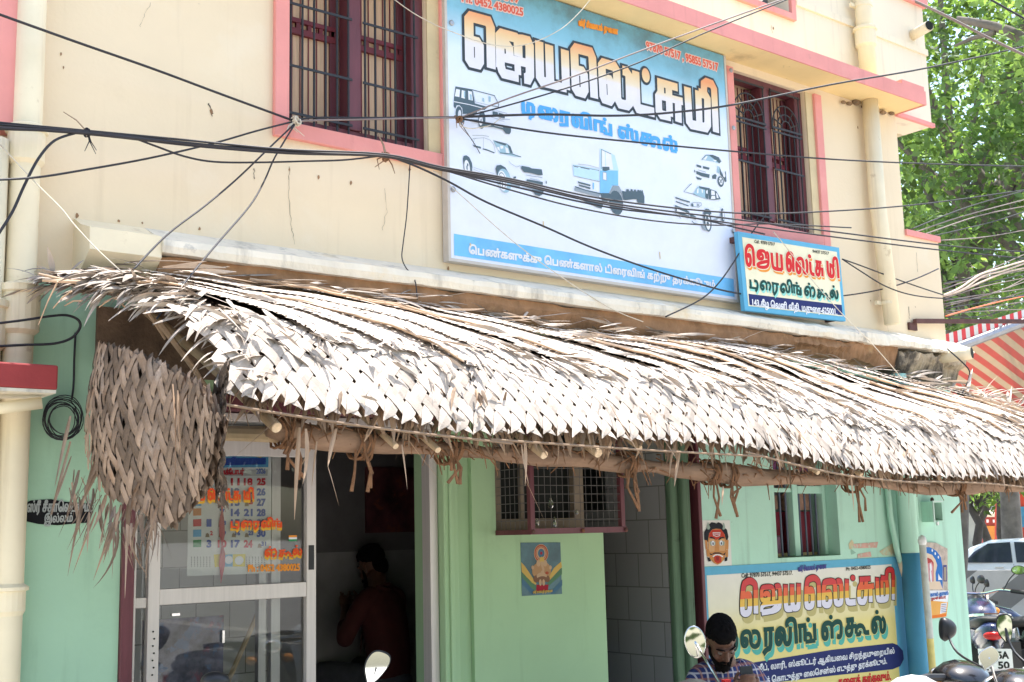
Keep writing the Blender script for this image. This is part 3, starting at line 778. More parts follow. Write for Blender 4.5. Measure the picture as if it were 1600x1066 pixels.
# outlines of the built-in lettering (with its Tamil fallback), turned into flat polygons
_tc = {}
def glyphs(s):
    if s in _tc: return _tc[s]
    c = bpy.data.curves.new('lettering', 'FONT'); c.body = s; c.size = 1; c.resolution_u = 3
    o = bpy.data.objects.new('lettering', c); COL.objects.link(o)
    bpy.context.view_layer.update()
    dg = bpy.context.evaluated_depsgraph_get()
    cu = o.evaluated_get(dg).to_curve(dg)
    loops = []
    for sp in cu.splines:
        bp_ = sp.bezier_points; n = len(bp_); pts = []
        for i in range(n):
            a, b = bp_[i], bp_[(i+1) % n]
            straight = (a.handle_right-a.co).length < 1e-5 and (b.handle_left-b.co).length < 1e-5
            for t in ([0] if straight else [0, .33, .67]):
                u = 1-t
                q = a.co*u**3+3*a.handle_right*u*u*t+3*b.handle_left*u*t*t+b.co*t**3
                pts.append((q.x, q.y))
        if len(pts) > 2: loops.append(pts)
    o.to_mesh_clear() if False else None
    bpy.data.objects.remove(o); bpy.data.curves.remove(c)
    def area(p): return .5*sum(p[i][0]*p[(i+1) % len(p)][1]-p[(i+1) % len(p)][0]*p[i][1] for i in range(len(p)))
    ar = [area(p) for p in loops]
    big = max(range(len(ar)), key=lambda i: abs(ar[i])) if ar else 0
    sg = 1 if (ar and ar[big] > 0) else -1
    def inside(pt, p):
        r_ = False; x, y = pt; j = len(p)-1
        for i in range(len(p)):
            if (p[i][1] > y) != (p[j][1] > y) and x < (p[j][0]-p[i][0])*(y-p[i][1])/(p[j][1]-p[i][1]+1e-12)+p[i][0]: r_ = not r_
            j = i
        return r_
    hol = [any(ar[i]*ar[k] < 0 and abs(ar[k]) > abs(ar[i]) and inside(loops[i][0], loops[k]) for k in range(len(loops)) if k != i) for i in range(len(loops))]
    outer = [p for p, h in zip(loops, hol) if not h]; hole = [p for p, h in zip(loops, hol) if h]
    res = []
    for p in outer:
        hs = [h for h in hole if inside(h[0], p)]
        res.append((p, hs))
    _tc[s] = res
    return res
def put_text(mb, s, p0, p1, h, Y, mi=0, bold=0.0, grow=0.0, dx=0, dz=0, slant=0):
    """text s from baseline point p0 to p1 (both x, z), h = height of a capital"""
    G = glyphs(s)
    if not G: return
    xs = [q[0] for p, _ in G for q in p]
    x0, x1 = min(xs), max(xs)
    L = math.hypot(p1[0]-p0[0], p1[1]-p0[1]); ux = ((p1[0]-p0[0])/L, (p1[1]-p0[1])/L)
    sx = L/(x1-x0); sy = h/.72
    def f(q):
        a = (q[0]-x0)*sx+q[1]*sy*slant; b = q[1]*sy
        return (p0[0]+ux[0]*a-ux[1]*b*0+dx, p0[1]+ux[1]*a+b+dz)
    for p, hs in G:
        y = nextY(Y)
        L3 = [[Vector((*f(q), 0)) for q in p]]+[[Vector((*f(q), 0)) for q in hh] for hh in hs]
        tris = tessellate_polygon(L3)
        flat_ = [v for l in L3 for v in l]
        mb.add([(v.x, y, v.y) for v in flat_], [tuple(t) for t in tris], 1.0, mi)
        if bold or grow:
            for l in L3: stroke(mb, [(v.x, v.y) for v in l], bold*h+grow, nextY(Y), mi, closed=True)

W1S = {}   # stroke sets
# --- big board: block letters
A = lambda pts: [zoom(715,10,7.107)(p) for p in pts]
B = lambda pts: [zoom(830,50,7.107)(p) for p in pts]
C_ = lambda pts: [zoom(980,70,7.107)(p) for p in pts]
BIG = [
 (1, A([(150,385),(215,402),(238,440),(240,610),(222,640),(150,622),(130,590),(122,150),(150,118),(335,168),(362,235),(371,692)])),
 (.9, A([(490,415),(545,425),(572,465),(580,575)])), (1, A([(472,690),(472,580),(465,335),(490,308),(640,350),(666,390),(672,560)])),
 (.85, A([(450,558),(800,640)])), (.95, A([(472,640),(490,715),(510,748),(675,790)])), (.75, A([(662,620),(668,760)])),
 (1, A([(680,372),(725,375),(775,388),(797,440),(800,760),(775,810),(735,800)])),
 (1, B([(85,105),(95,505),(125,555),(215,575)])), (1, B([(195,145),(208,575)])), (.85, B([(120,560),(388,628)])), (1, B([(370,200),(384,640)])),
 (1, B([(505,425),(560,440),(583,480),(590,640),(570,678),(510,660),(490,628),(475,220),(500,185),(650,225),(675,288),(697,738)])),
 (1, B([(830,525),(865,535),(882,570),(888,735),(868,765),(810,745),(797,715),(780,380),(802,350),(918,385),(944,430),(955,740),(985,800),(1062,818),(1090,785),(1083,490),(1050,440),(1010,428)])),
 (1, C_([(90,295),(105,680),(120,710),(298,755)])), ('dot', zoom(980,70,7.107)((203,342)), 42/7.107, 78/7.107),
 (.85, C_([(330,412),(556,478)])), (.95, C_([(366,412),(372,540),(345,580),(350,735),(378,778),(480,802)])), (.95, C_([(458,450),(470,795)])), (.8, C_([(345,565),(615,632)])), (.95, C_([(562,620),(568,862)])),
 (1, C_([(665,472),(688,855),(712,888),(870,922),(892,885),(888,600),(862,555),(792,532)])), (.95, C_([(786,512),(800,880)])),
 (.95, C_([(850,580),(850,440),(880,418),(935,438),(962,492),(984,975)])),
]
D_ = lambda pts: [zoom(805,140,10.66)(p) for p in pts]
E_ = lambda pts: [zoom(930,180,10.667)(p) for p in pts]
BLUEW = [
 (1, D_([(130,195),(138,370)])), (.65, D_([(112,380),(330,425)])), (1, D_([(220,395),(212,245)])), (.8, D_([(195,232),(285,250),(305,290)])), (1, D_([(303,270),(308,430)])), (.75, D_([(310,435),(255,455),(245,500)])),
 (.9, D_([(470,340),(420,300),(402,330),(407,430),(440,462),(470,455),(475,390),(430,372)])), (.75, D_([(405,285),(600,330)])), (1, D_([(535,310),(545,490)])), (.75, D_([(480,470),(610,500)])), (.9, D_([(595,330),(607,490)])), (.9, D_([(620,330),(670,350),(692,390),(696,490),(670,518),(640,512)])),
 (1, D_([(770,360),(776,545)])), (.75, D_([(742,365),(915,408)])), (1, D_([(855,395),(862,595)])), (.75, D_([(738,588),(890,592)])),
 (1, D_([(985,430),(965,450),(965,560),(985,595),(1035,610),(1042,520),(1005,495)])), (.75, D_([(955,425),(1075,455)])), (1, D_([(1080,450),(1110,500),(1110,630)])), (.7, D_([(1075,625),(1215,655)])), (1, D_([(1185,480),(1192,650)])), (.9, D_([(1105,490),(1110,400),(1215,415),(1245,450),(1262,680)])),
 (1, D_([(1330,510),(1337,695)])), (.75, D_([(1305,512),(1508,565)])), (1, D_([(1435,545),(1442,722)])), (.8, D_([(1440,645),(1490,645),(1515,680),(1515,740)])), ('dot', zoom(805,140,10.66)((1492,500)), 30/10.66, 30/10.66), (1, E_([(252,145),(263,335)])), (.7, E_([(140,298),(285,335)])),
 (1, E_([(440,300),(470,315),(478,365),(440,368),(408,340),(402,235)])), (.8, E_([(392,205),(630,255)])), (1, E_([(532,235),(540,400)])), (1, E_([(612,260),(620,410)])), (.75, E_([(610,425),(700,445)])), (1, E_([(700,440),(697,300)])), (.6, E_([(650,265),(715,290)])), ('dot', zoom(930,180,10.667)((550,177)), 30/10.667, 30/10.667),
 (.8, E_([(770,303),(940,343)])), (1, E_([(795,310),(798,370),(770,410),(780,465),(870,485),(868,340)])), (.75, E_([(760,385),(935,422)])), (1, E_([(930,500),(930,410),(960,378),(1040,392),(1062,425),(1062,525)])), (.75, E_([(1040,530),(1112,548)])), (.8, E_([(930,500),(990,520),(988,440)])),
 (1, E_([(1190,480),(1205,500),(1208,560),(1170,565),(1150,540),(1150,420)])), (.8, E_([(1140,400),(1290,420)])), (1, E_([(1268,415),(1275,585)])), (.8, E_([(1260,590),(1360,610)])), (1, E_([(1350,600),(1346,460)])), (.6, E_([(1300,430),(1362,460)])), ('dot', zoom(930,180,10.667)((1252,360)), 28/10.667, 28/10.667),
]
# --- board on the wall (painted), both words
Fz = lambda pts: [zoom(1140,890,8.88)(p) for p in pts]
Gz = lambda pts: [zoom(1280,880,8.2)(p) for p in pts]
Mz = lambda pts: [zoom(1060,950,9.187)(p) for p in pts]
PW1 = [
 (1, Fz([(220,400),(230,355),(262,345),(280,380),(280,565),(250,608),(195,612),(168,575),(185,215),(230,170),(290,155),(340,190),(358,230),(360,612)])),
 (.75, Fz([(480,375),(490,330),(530,330),(545,360),(540,425),(460,432),(440,400),(440,275),(465,245),(575,238),(605,270),(605,430)])), (.85, Fz([(630,245),(665,228),(695,245),(700,440),(680,560),(440,600)])), (.7, Fz([(690,455),(560,470),(445,495),(440,590)])), (.55, Fz([(545,595),(655,490)])),
 (1, Fz([(775,210),(778,525),(800,550),(865,540)])), (1, Fz([(865,205),(868,535),(935,535),(958,500),(957,195)])),
 (1, Fz([(1090,340),(1100,290),(1135,275),(1152,315),(1150,480),(1130,512),(1080,518),(1060,490),(1065,165),(1110,128),(1170,112),(1222,150),(1235,195),(1242,520)])),
 (1, Gz([(95,420),(100,385),(130,375),(142,410),(140,515),(110,540),(65,535),(52,500),(58,265),(80,242),(180,232),(202,270),(205,495),(225,520),(265,515),(283,490),(280,255),(250,230),(222,245)])),
 (1, Gz([(352,208),(354,485),(380,508),(465,498)])), ('dot', zoom(1280,880,8.2)((430,190)), 30/8.2, 36/8.2),
 (.8, Gz([(515,207),(655,200)])), (1, Gz([(540,205),(540,280),(508,320),(508,480),(530,500),(595,492),(600,200)])), (.85, Gz([(510,318),(700,292)])), (1, Gz([(655,310),(658,500)])),
 (1, Gz([(742,185),(745,455),(770,472),(850,465),(872,440),(868,230),(840,200),(790,195)])), (.8, Gz([(800,190),(805,440)])), (.85, Gz([(862,215),(862,110),(885,85),(930,85),(946,118),(946,470)])),
]
PW2 = [
 (.9, Mz([(690,330),(698,560)])), (.9, Mz([(690,562),(830,545)])), (1, Mz([(755,345),(795,345),(828,400),(830,560),(780,610)])),
 (.9, Mz([(935,500),(940,440),(980,450),(985,520),(950,552),(912,525),(905,400),(940,345),(1005,340),(1032,390),(1035,510),(1075,555),(1112,555),(1150,520),(1160,440),(1145,365),(1105,338),(1050,352)])), (.7, Mz([(1045,385),(1048,540)])),
 (.85, Mz([(1250,305),(1255,560)])), (.8, Mz([(1220,312),(1370,300)])), (1, Mz([(1322,310),(1325,575),(1262,600),(1215,665)])),
 (1, Fz([(690,965),(682,905),(705,895),(715,945),(708,1010),(672,1040),(645,1000),(648,870),(690,818),(738,830),(758,880),(762,1035),(838,1025),(838,790)])), (1, Fz([(800,800),(785,740),(825,690),(880,690),(910,735),(925,1030)])),
 (.85, Fz([(975,780),(980,1018)])), (.85, Fz([(945,788),(1060,772)])), (1, Fz([(1042,780),(1048,1000)])), (.9, Fz([(1048,905),(1105,890),(1128,930),(1128,985)])), (1, Fz([(1175,745),(1185,985)])), (.8, Fz([(1050,1005),(1190,985)])), ('dot', zoom(1140,890,8.88)((1088,697)), 28/8.88, 36/8.88),
 (1, Gz([(75,890),(75,845),(98,850),(102,950),(72,972),(45,945),(42,830),(72,772),(135,765),(160,800),(165,970)])), (1, Gz([(170,790),(210,752),(262,750),(282,790),(280,915),(258,950),(225,935)])), ('dot', zoom(1280,880,8.2)((148,692)), 24/8.2, 32/8.2),
 (1, Gz([(345,735),(445,722)])), (.95, Gz([(375,740),(375,800),(342,850),(348,905),(380,932),(418,900),(420,740)])), (.85, Gz([(345,832),(480,802)])), (.95, Gz([(475,905),(470,845),(500,802),(550,802),(578,850),(580,892),(640,888)])), (.85, Gz([(470,912),(518,915),(528,865)])),
 (1, Gz([(712,815),(712,780),(728,780),(730,855),(702,888),(682,850),(685,745),(718,705),(768,702),(785,745),(787,860),(812,882),(836,845),(836,745),(800,695)])), ('dot', zoom(1280,880,8.2)((738,628)), 23/8.2, 30/8.2),
]
# --- small hanging board
Sz = lambda pts: [zoom(1140,350,6.66)(p) for p in pts]
SW1 = [
 (1, Sz([(183,345),(195,318),(213,330),(218,400),(202,435),(180,420),(168,330),(168,262),(192,222),(228,235),(246,280),(250,440)])),
 (.85, Sz([(305,345),(315,312),(340,318),(350,360),(305,368),(287,340),(292,292),(320,278),(370,288),(380,365)])), (.85, Sz([(380,300),(400,305),(405,380),(398,440),(360,456),(292,446),(288,412),(400,388)])),
 (1, Sz([(435,300),(445,445),(470,468),(545,478)])), (.9, Sz([(490,300),(495,468)])), (1, Sz([(535,318),(545,482)])),
 (1, Sz([(605,420),(612,370),(632,385),(635,470),(615,492),(597,465),(592,335),(612,302),(640,305),(658,345),(662,500)])),
 (1, Sz([(708,450),(715,408),(733,425),(735,495),(715,512),(697,490),(692,395),(717,358),(752,365),(764,405),(766,505),(795,515),(806,490),(804,400),(790,368)])),
 (1, Sz([(835,392),(842,518),(882,530)])), ('dot', zoom(1140,350,6.66)((830,338)), 17/6.66, 22/6.66),
 (.8, Sz([(890,390),(955,402)])), (.95, Sz([(907,395),(910,440),(897,475),(902,528),(935,535),(935,402)])), (.8, Sz([(893,458),(975,472)])), (1, Sz([(962,470),(965,548)])),
 (1, Sz([(1015,385),(1022,540),(1082,555),(1078,450),(1045,425)])), (.8, Sz([(1045,410),(1050,545)])), (.95, Sz([(1080,450),(1075,375),(1093,352),(1118,372),(1130,568)])),
]
SW2 = [
 (1, Sz([(215,578),(220,655)])), (.8, Sz([(205,660),(295,675)])), (1, Sz([(255,590),(288,602),(292,665),(270,705)])),
 (.9, Sz([(335,655),(345,635),(358,660),(345,688),(322,665),(322,620),(350,592),(382,612),(385,690)])), (.9, Sz([(390,612),(415,612),(426,650),(412,695)])), (.85, Sz([(450,618),(455,722)])), (.8, Sz([(438,615),(512,630)])), (.95, Sz([(490,632),(493,695),(458,740)])),
 (.95, Sz([(548,690),(560,672),(570,698),(552,716),(532,690),(535,645),(558,622),(585,642),(590,708),(622,710),(620,640)])), (.95, Sz([(605,640),(600,595),(625,585),(643,610),(650,722)])),
 (.9, Sz([(668,640),(672,725)])), (.8, Sz([(655,638),(728,652)])), (.9, Sz([(700,650),(702,728)])), (.85, Sz([(702,692),(725,692),(730,730)])), (.95, Sz([(738,660),(742,740)])), (.7, Sz([(698,728),(745,740)])), ('dot', zoom(1140,350,6.66)((697,617)), 12/6.66, 13/6.66),
 (.95, Sz([(797,715),(806,693),(820,718),(802,748),(782,722),(785,675),(808,652),(838,670),(841,762)])), (.95, Sz([(845,670),(870,660),(885,700),(880,748),(858,758)])), ('dot', zoom(1140,350,6.66)((825,625)), 12/6.66, 13/6.66),
 (.8, Sz([(912,688),(972,692)])), (.9, Sz([(928,690),(926,730),(912,758),(938,774),(955,690)])), (.8, Sz([(915,722),(990,738)])), (.9, Sz([(978,770),(980,742),(1000,724),(1018,750),(1015,775),(1048,782)])),
 (.95, Sz([(1063,735),(1072,715),(1080,748),(1062,768),(1047,740),(1055,702),(1078,690),(1094,720),(1097,768),(1118,778),(1126,730),(1112,692)])), ('dot', zoom(1140,350,6.66)((1080,652)), 12/6.66, 13/6.66),
]
def inpx(Y):
    def f(p):
        q = at(p[0], p[1], Y); return (q[0], q[2])
    return f

# ================================================================== the big driving school board
YS = -.062
c = inpx(YS)
sx0 = c((703.5,404))[0]; sx1 = (c((1147.5,470))[0]+c((1137,93))[0])/2; sz0 = (c((703.5,404))[1]+c((1147.5,470))[1])/2; sz1 = 5.078
big = thing('driving_school_board', 'large blue and white driving school board with orange Tamil lettering and four vehicle pictures', 'sign board', (sx0, 0, sz0))
pb = MB().box(sx0, sx1, YS+.003, -.01, sz0, sz1)
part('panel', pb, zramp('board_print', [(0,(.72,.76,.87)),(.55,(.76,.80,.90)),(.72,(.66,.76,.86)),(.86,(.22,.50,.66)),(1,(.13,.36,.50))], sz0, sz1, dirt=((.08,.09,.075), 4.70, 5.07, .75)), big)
ed = MB(); ed.box(sx0-.012, sx0+.006, YS-.002, -.01, sz0-.012, sz1); ed.box(sx1-.006, sx1+.012, YS-.002, -.01, sz0-.012, sz1); ed.box(sx0+.006, sx1-.006, YS-.002, -.01, sz0-.012, sz0+.006)
part('rim', ed, mt['signedge'], big)
k0, k1 = c((710,364)), c((1145,437))
st = MB(); zt = (k0[1]+k1[1])/2
st.add([(sx0+.03, YS+.0015, sz0+.025),(sx1-.03, YS+.0015, sz0+.025),(sx1-.03, YS+.0015, zt),(sx0+.03, YS+.0015, zt)], [(0,1,2,3)])
part('blue_strip', st, mt['stripeblue'], big)
ws = mapw(BIG, c)
zz = [p[1] for s in ws if s[0] != 'dot' for p in s[1]]
b = MB(); word(b, ws, .068, YS+.0005, grow=.034)
part('letter_outline', b, mt['ink'], big)
b = MB(); word(b, ws, .068, YS-.002)
part('headline', b, zramp('headline_print', [(0,(.74,.73,.80)),(.42,(.78,.74,.76)),(.5,(.80,.68,.50)),(.72,(.80,.56,.30)),(1,(.80,.33,.14))], min(zz), max(zz)), big)
b = MB(); word(b, mapw(BLUEW, c, 1), .030, YS)
part('blue_words', b, mt['skyblue'], big)
b = MB()
put_text(b, 'ெபண்களுக்கு ெபண்களால் டிைரவிங் கற்று தரக்கூடும்', c((733,396)), c((1117,450)), .047, YS, bold=.13)
part('white_words', b, mt['white'], big)
for t_, p, q, h in (('Ph: 0452 4380025', (722,2), (817,25), .052), ('97870 57517', (722,-14), (812,5), .052), ('97870 57517 , 95855 57517', (1010,77), (1122,111), .058)):
    b = MB(); put_text(b, t_, c(p), c(q), h, YS+.0008, grow=.018); bo = part('phone_number', b, flat('peach_print', (.78,.60,.55)), big)
    b = MB(); put_text(b, t_, c(p), c(q), h, YS-.0008, bold=.10); part('number_print', b, flat('red_print', (.70,.14,.10)), bo)
b = MB(); put_text(b, 'ஸ்ரீ சிவமயம் துைண', c((904,40)), c((965,54)), .042, YS, bold=.16)
part('orange_words', b, mt['orange'], big)
# vehicle pictures -------------------------------------------------
def pic(name, items, zf, mats_):
    mb = MB(); f = lambda p: c(zf(p))
    for k, it in enumerate(items):
        y = YS+.001-.00012*k
        if it[0] == 'p': poly(mb, [f(p) for p in it[2]], y, it[1])
        elif it[0] == 'l':
            a = f((0,0)); b_ = f((it[2],0)); stroke(mb, [f(p) for p in it[3]], abs(b_[0]-a[0]), y, it[1])
        elif it[0] == 'e':
            cc = f(it[2]); ex = f((it[2][0]+it[3],it[2][1])); ez = f((it[2][0],it[2][1]-it[4]))
            disc(mb, cc, abs(ex[0]-cc[0]), abs(ez[1]-cc[1]), y, it[1], rot=it[5] if len(it) > 5 else -.12)
    return part(name, mb, mats_, big)
PM = [mt['ink2'], mt['white'], flat('pale_blue_print', (.35,.52,.62)), flat('mid_grey_print', (.30,.35,.40)), flat('truck_blue_print', (.22,.52,.82)), flat('light_blue_print', (.52,.72,.88))]
jeep = [('p',0,[(105,135),(330,175),(345,200),(375,370),(560,420),(500,470),(410,480),(400,515),(205,515),(195,440),(150,400),(115,415),(100,440),(80,410),(85,290)]),
 ('p',1,[(115,168),(168,180),(160,282),(95,270)]),('p',1,[(192,185),(240,197),(238,305),(185,292)]),('p',2,[(222,200),(240,205),(238,300),(222,280)]),('p',1,[(280,195),(332,207),(346,332),(285,318)]),('p',2,[(300,240),(330,250),(332,325),(305,318)]),
 ('l',0,9,[(105,140),(335,180),(645,262),(705,385),(700,418),(600,400)]),('l',3,4,[(350,205),(380,350),(500,378),(600,400)]),('p',2,[(480,290),(500,300),(505,350),(480,340)]),('p',2,[(565,270),(595,280),(590,350),(570,345)]),
 ('l',1,10,[(80,345),(300,388),(500,440)]),('l',1,12,[(110,440),(125,405),(160,405),(190,440),(200,510)]),('l',1,12,[(405,500),(420,470),(500,470),(520,505)]),
 ('e',0,(152,500),44,92),('e',1,(160,520),22,60),('p',0,[(140,600),(230,590),(225,635),(190,645),(150,620)]),
 ('e',0,(470,600),48,125),('e',1,(455,610),25,70),('e',3,(457,612),10,30),
 ('p',0,[(618,480),(690,495),(690,540),(620,530)]),('p',0,[(705,500),(790,525),(785,580),(700,560)]),('l',3,5,[(600,470),(700,480),(820,510)]),('l',3,5,[(560,550),(700,590),(860,595)]),
 ('l',3,4,[(670,600),(780,622)]),('p',0,[(490,630),(850,690),(872,720),(870,770),(850,800),(800,790),(760,735),(620,700),(500,690)]),('p',0,[(310,590),(420,600),(415,640),(330,620)]),('l',1,5,[(640,680),(760,705)])]
pic('jeep_picture', jeep, zoom(700,120,8.88), PM)
suv = [('l',3,6,[(275,112),(420,112),(525,130)]),('l',3,5,[(255,190),(290,160),(450,148),(545,185),(600,260),(622,370)]),('l',3,4,[(285,260),(300,180),(330,150)]),('p',0,[(275,255),(400,285),(405,315),(300,285)]),('p',0,[(430,310),(480,318),(610,370),(605,385),(500,345),(430,325)]),('l',3,4,[(440,150),(440,310)]),
 ('p',2,[(585,185),(800,240),(850,280),(880,385),(1010,445),(900,430),(690,385),(640,300)]),('p',0,[(585,185),(800,240),(770,270),(640,225)]),('p',1,[(690,270),(740,270),(740,310),(700,320)]),('p',1,[(640,290),(680,290),(690,350),(660,330)]),('p',1,[(770,290),(810,310),(830,385),(780,375)]),('p',0,[(800,245),(850,285),(885,385),(845,380)]),('l',0,10,[(690,378),(870,395),(1010,440)]),
 ('p',0,[(130,470),(140,425),(180,415),(225,445),(265,530),(275,620),(240,540),(190,480),(150,500),(140,560)]),('e',0,(205,610),62,150,.1),('e',1,(192,605),42,118,.1),('e',3,(190,605),14,36,.1),('e',0,(200,560),10,24,.1),
 ('l',3,4,[(290,600),(450,650),(620,700)]),('l',3,4,[(290,630),(450,690),(620,740)]),
 ('p',0,[(620,620),(640,570),(700,560),(770,600),(830,700),(845,790),(800,720),(720,640),(670,660),(650,740)]),('e',2,(755,800),104,180,.1),('e',1,(725,800),68,150,.1),('e',3,(722,800),56,128,.1),('e',1,(722,800),46,110,.1),('l',0,12,[(700,720),(722,800),(725,890)]),('l',0,10,[(680,830),(722,800),(760,740)]),
 ('l',3,5,[(820,500),(850,540),(930,590),(960,590),(980,575),(1010,585)]),('p',0,[(1015,575),(1130,595),(1170,615),(1320,630),(1335,715),(1270,715),(1150,685),(1050,670),(1010,620)]),('l',3,7,[(1085,715),(1330,755)]),
 ('p',0,[(890,740),(930,735),(930,765),(890,770)]),('p',0,[(1095,780),(1335,820),(1335,880),(1080,840)]),('l',3,6,[(1140,768),(1295,795)]),('p',3,[(850,850),(980,870),(990,895),(850,880)]),('p',3,[(1000,890),(1360,935),(1340,955),(1170,935)]),('p',0,[(1170,935),(1350,955),(1330,1010),(1280,1035),(1220,1015)]),('p',0,[(1380,800),(1395,815),(1392,850),(1378,840)])]
pic('car_picture', suv, zoom(710,200,9.69), PM)
truck = [('p',5,[(490,150),(520,150),(660,220),(690,240),(740,440),(730,640),(660,640),(610,750),(490,745)]),('p',4,[(490,440),(730,440),(735,640),(650,640),(605,750),(490,745)]),
 ('p',1,[(515,165),(555,180),(565,400),(520,390)]),('p',1,[(565,190),(640,225),(670,430),(575,415)]),('l',0,6,[(508,420),(510,158),(550,180),(640,220)]),('p',0,[(520,390),(615,390),(620,430),(560,450),(525,440)]),('p',1,[(530,460),(575,470),(575,570),(530,560)]),('l',3,5,[(530,460),(575,470),(578,572),(530,560),(530,460)]),
 ('p',5,[(130,360),(480,420),(480,580),(140,510)]),('p',1,[(140,372),(480,432),(480,440),(140,385)]),('l',0,6,[(130,375),(200,385),(300,405),(480,440)]),('l',0,6,[(145,385),(200,398)]),('l',0,6,[(230,400),(350,425)]),('l',3,4,[(200,355),(340,370),(480,410)]),('l',3,5,[(150,512),(350,560),(490,590)]),
 ('p',0,[(195,585),(365,630),(360,650),(200,608)]),('p',0,[(205,625),(365,668),(360,690),(210,645)]),('p',4,[(395,600),(412,605),(408,690),(395,690)]),('l',0,12,[(155,655),(300,705),(500,750),(610,750)]),
 ('p',3,[(150,670),(300,710),(490,760),(480,800),(150,710)]),('p',0,[(120,770),(300,820),(520,850),(610,840),(530,890),(510,950),(460,935),(300,860)]),('p',0,[(500,750),(640,745),(640,830),(520,850)]),
 ('p',3,[(610,750),(660,645),(740,645),(770,700),(800,830),(770,750),(690,705),(640,750)]),('e',0,(705,870),92,160,.05),('e',3,(722,905),12,22,.05),
 ('p',0,[(780,710),(840,725),(840,690),(870,690),(875,715),(895,715),(898,690),(920,690),(925,715),(940,718),(945,695),(965,695),(968,720),(985,720),(990,695),(1005,700),(1010,720),(1018,700),(1028,702),(1035,725),(1045,702),(1055,705),(1080,790),(1080,880),(1040,890),(990,870),(980,820),(830,835),(800,830)])]
pic('truck_picture', truck, zoom(880,215,8.53), PM)
cars = [('p',2,[(430,150),(480,95),(560,95),(630,125),(660,170),(640,195),(560,170)]),('p',0,[(520,100),(560,95),(630,125),(660,175),(640,195),(600,160)]),('p',1,[(560,150),(610,155),(590,175)]),('p',1,[(445,145),(490,105),(500,110),(480,150)]),('l',0,5,[(430,150),(480,95),(560,95),(635,125),(665,175)]),
 ('p',0,[(368,205),(425,222),(425,248),(370,232)]),('p',0,[(445,225),(525,245),(515,270),(445,252)]),('p',0,[(365,283),(430,305),(525,325),(520,368),(440,350),(370,320)]),('p',0,[(555,340),(590,320),(608,335),(600,380),(555,375)]),('p',2,[(620,225),(645,240),(640,315),(610,300)]),('p',0,[(345,265),(355,290),(350,305),(340,290)]),('l',3,4,[(385,270),(480,298)]),('p',0,[(360,350),(435,375),(420,390),(380,385)]),
 ('p',0,[(640,230),(665,300),(690,350),(700,320),(715,280),(725,410),(705,415),(690,370),(650,330)]),('e',0,(655,410),36,62,.0),('e',1,(657,405),22,42,0),('l',0,8,[(640,380),(672,430)]),('l',0,8,[(675,375),(640,435)]),('e',1,(695,330),14,30,0),
 ('l',0,5,[(310,435),(270,470),(215,530),(330,560),(500,620)]),('p',2,[(330,555),(370,490),(395,465),(520,490),(500,620),(400,590)]),('p',0,[(395,465),(525,490),(500,620),(470,600),(470,510),(400,490)]),('p',1,[(375,500),(390,490),(390,545),(370,550)]),('p',1,[(425,500),(445,510),(440,550),(430,540)]),('p',1,[(480,520),(500,510),(498,560),(480,550)]),
 ('p',0,[(525,500),(600,525),(655,620),(580,630),(510,620)]),('p',1,[(540,515),(580,525),(585,570),(540,570)]),('p',1,[(545,580),(585,580),(590,620),(535,618)]),('p',1,[(595,545),(615,560),(630,610),(605,605)]),
 ('l',0,12,[(115,600),(180,625),(285,655)]),('l',0,9,[(120,648),(270,700)]),('l',3,5,[(300,680),(330,660),(420,665),(425,690),(390,715),(310,705),(300,680)]),('e',0,(315,690),14,18,0),('e',3,(385,690),12,14,0),
 ('p',0,[(110,690),(220,735),(280,770),(270,850),(120,780)]),('p',1,[(130,735),(270,790),(268,815),(130,762)]),('p',0,[(290,790),(360,830),(355,865),(290,840)]),('e',1,(370,850),14,22,0),('l',0,7,[(310,880),(330,905),(420,925)]),('l',3,6,[(85,770),(180,850)]),('p',3,[(410,920),(470,930),(500,1000),(450,990)]),
 ('e',0,(495,870),46,135,.05),('e',1,(497,885),28,100,.05),('e',0,(490,850),16,26,0),('e',0,(497,915),16,26,0),('p',0,[(470,760),(500,735),(535,760),(540,800),(470,800)]),('e',0,(675,815),20,85,0),('e',1,(682,810),9,60,0),('p',3,[(550,870),(660,810),(650,840),(560,890)])]
pic('two_cars_picture', cars, zoom(1040,230,7.614), PM)
for (px, py) in [(705.5,36),(708,296),(1146,200),(1146,361),(1142,110)]:
    p = at(px, py, YS); bs = MB(); bs.lathe([(.018,0),(.018,.004),(.012,.008)], (p[0], YS, p[2]), axis=(0,-1,0), n=12)
    part('screw', bs, mt['steel'], big)
tr_ = MB()
for (px, py, h) in [(849,352,.05),(1031,400,.055),(735,384,.03)]:
    p = c((px, py)); poly(tr_, [(p[0]-.006,p[1]+h/2),(p[0]+.004,p[1]+h/2),(p[0]+.006,p[1]-h*.3),(p[0],p[1]-h/2)], YS-.0012)
part('tear', tr_, mt['reveal'], big)

# ================================================================== small hanging board
YB = -.16; c = inpx(YB)
cor = [c((1153,361.5)), c((1311.5,387)), c((1322,502)), c((1164.5,485))]   # tl tr br bl
sb = thing('small_name_board', 'small yellow painted board with light blue border, red and green Tamil lettering and address strip', 'sign board', (cor[3][0], 0, cor[3][1]))
def quadp(mb, q, Y, inset=(0,0,0,0), mi=0):
    tl, tr2, br_, bl = [np.array(v) for v in q]
    l, r_, b_, t_ = inset
    def P(u, v): return (bl*(1-u)+br_*u)*(1-v)+(tl*(1-u)+tr2*u)*v
    pts = [P(l, 1-t_), P(1-r_, 1-t_), P(1-r_, b_), P(l, b_)]
    mb.add([(p[0], Y, p[1]) for p in pts], [(0,3,2,1)], 1, mi)
mb = MB().prism([(p[0], YB+.003, p[1]) for p in cor], (0,.035,0)); part('panel', mb, mt['bluesign'], sb, recalc=True)
mb = MB(); quadp(mb, cor, YB+.0015, (.035,.03,.06,.065)); part('yellow_field', mb, mt['paleyel'], sb)
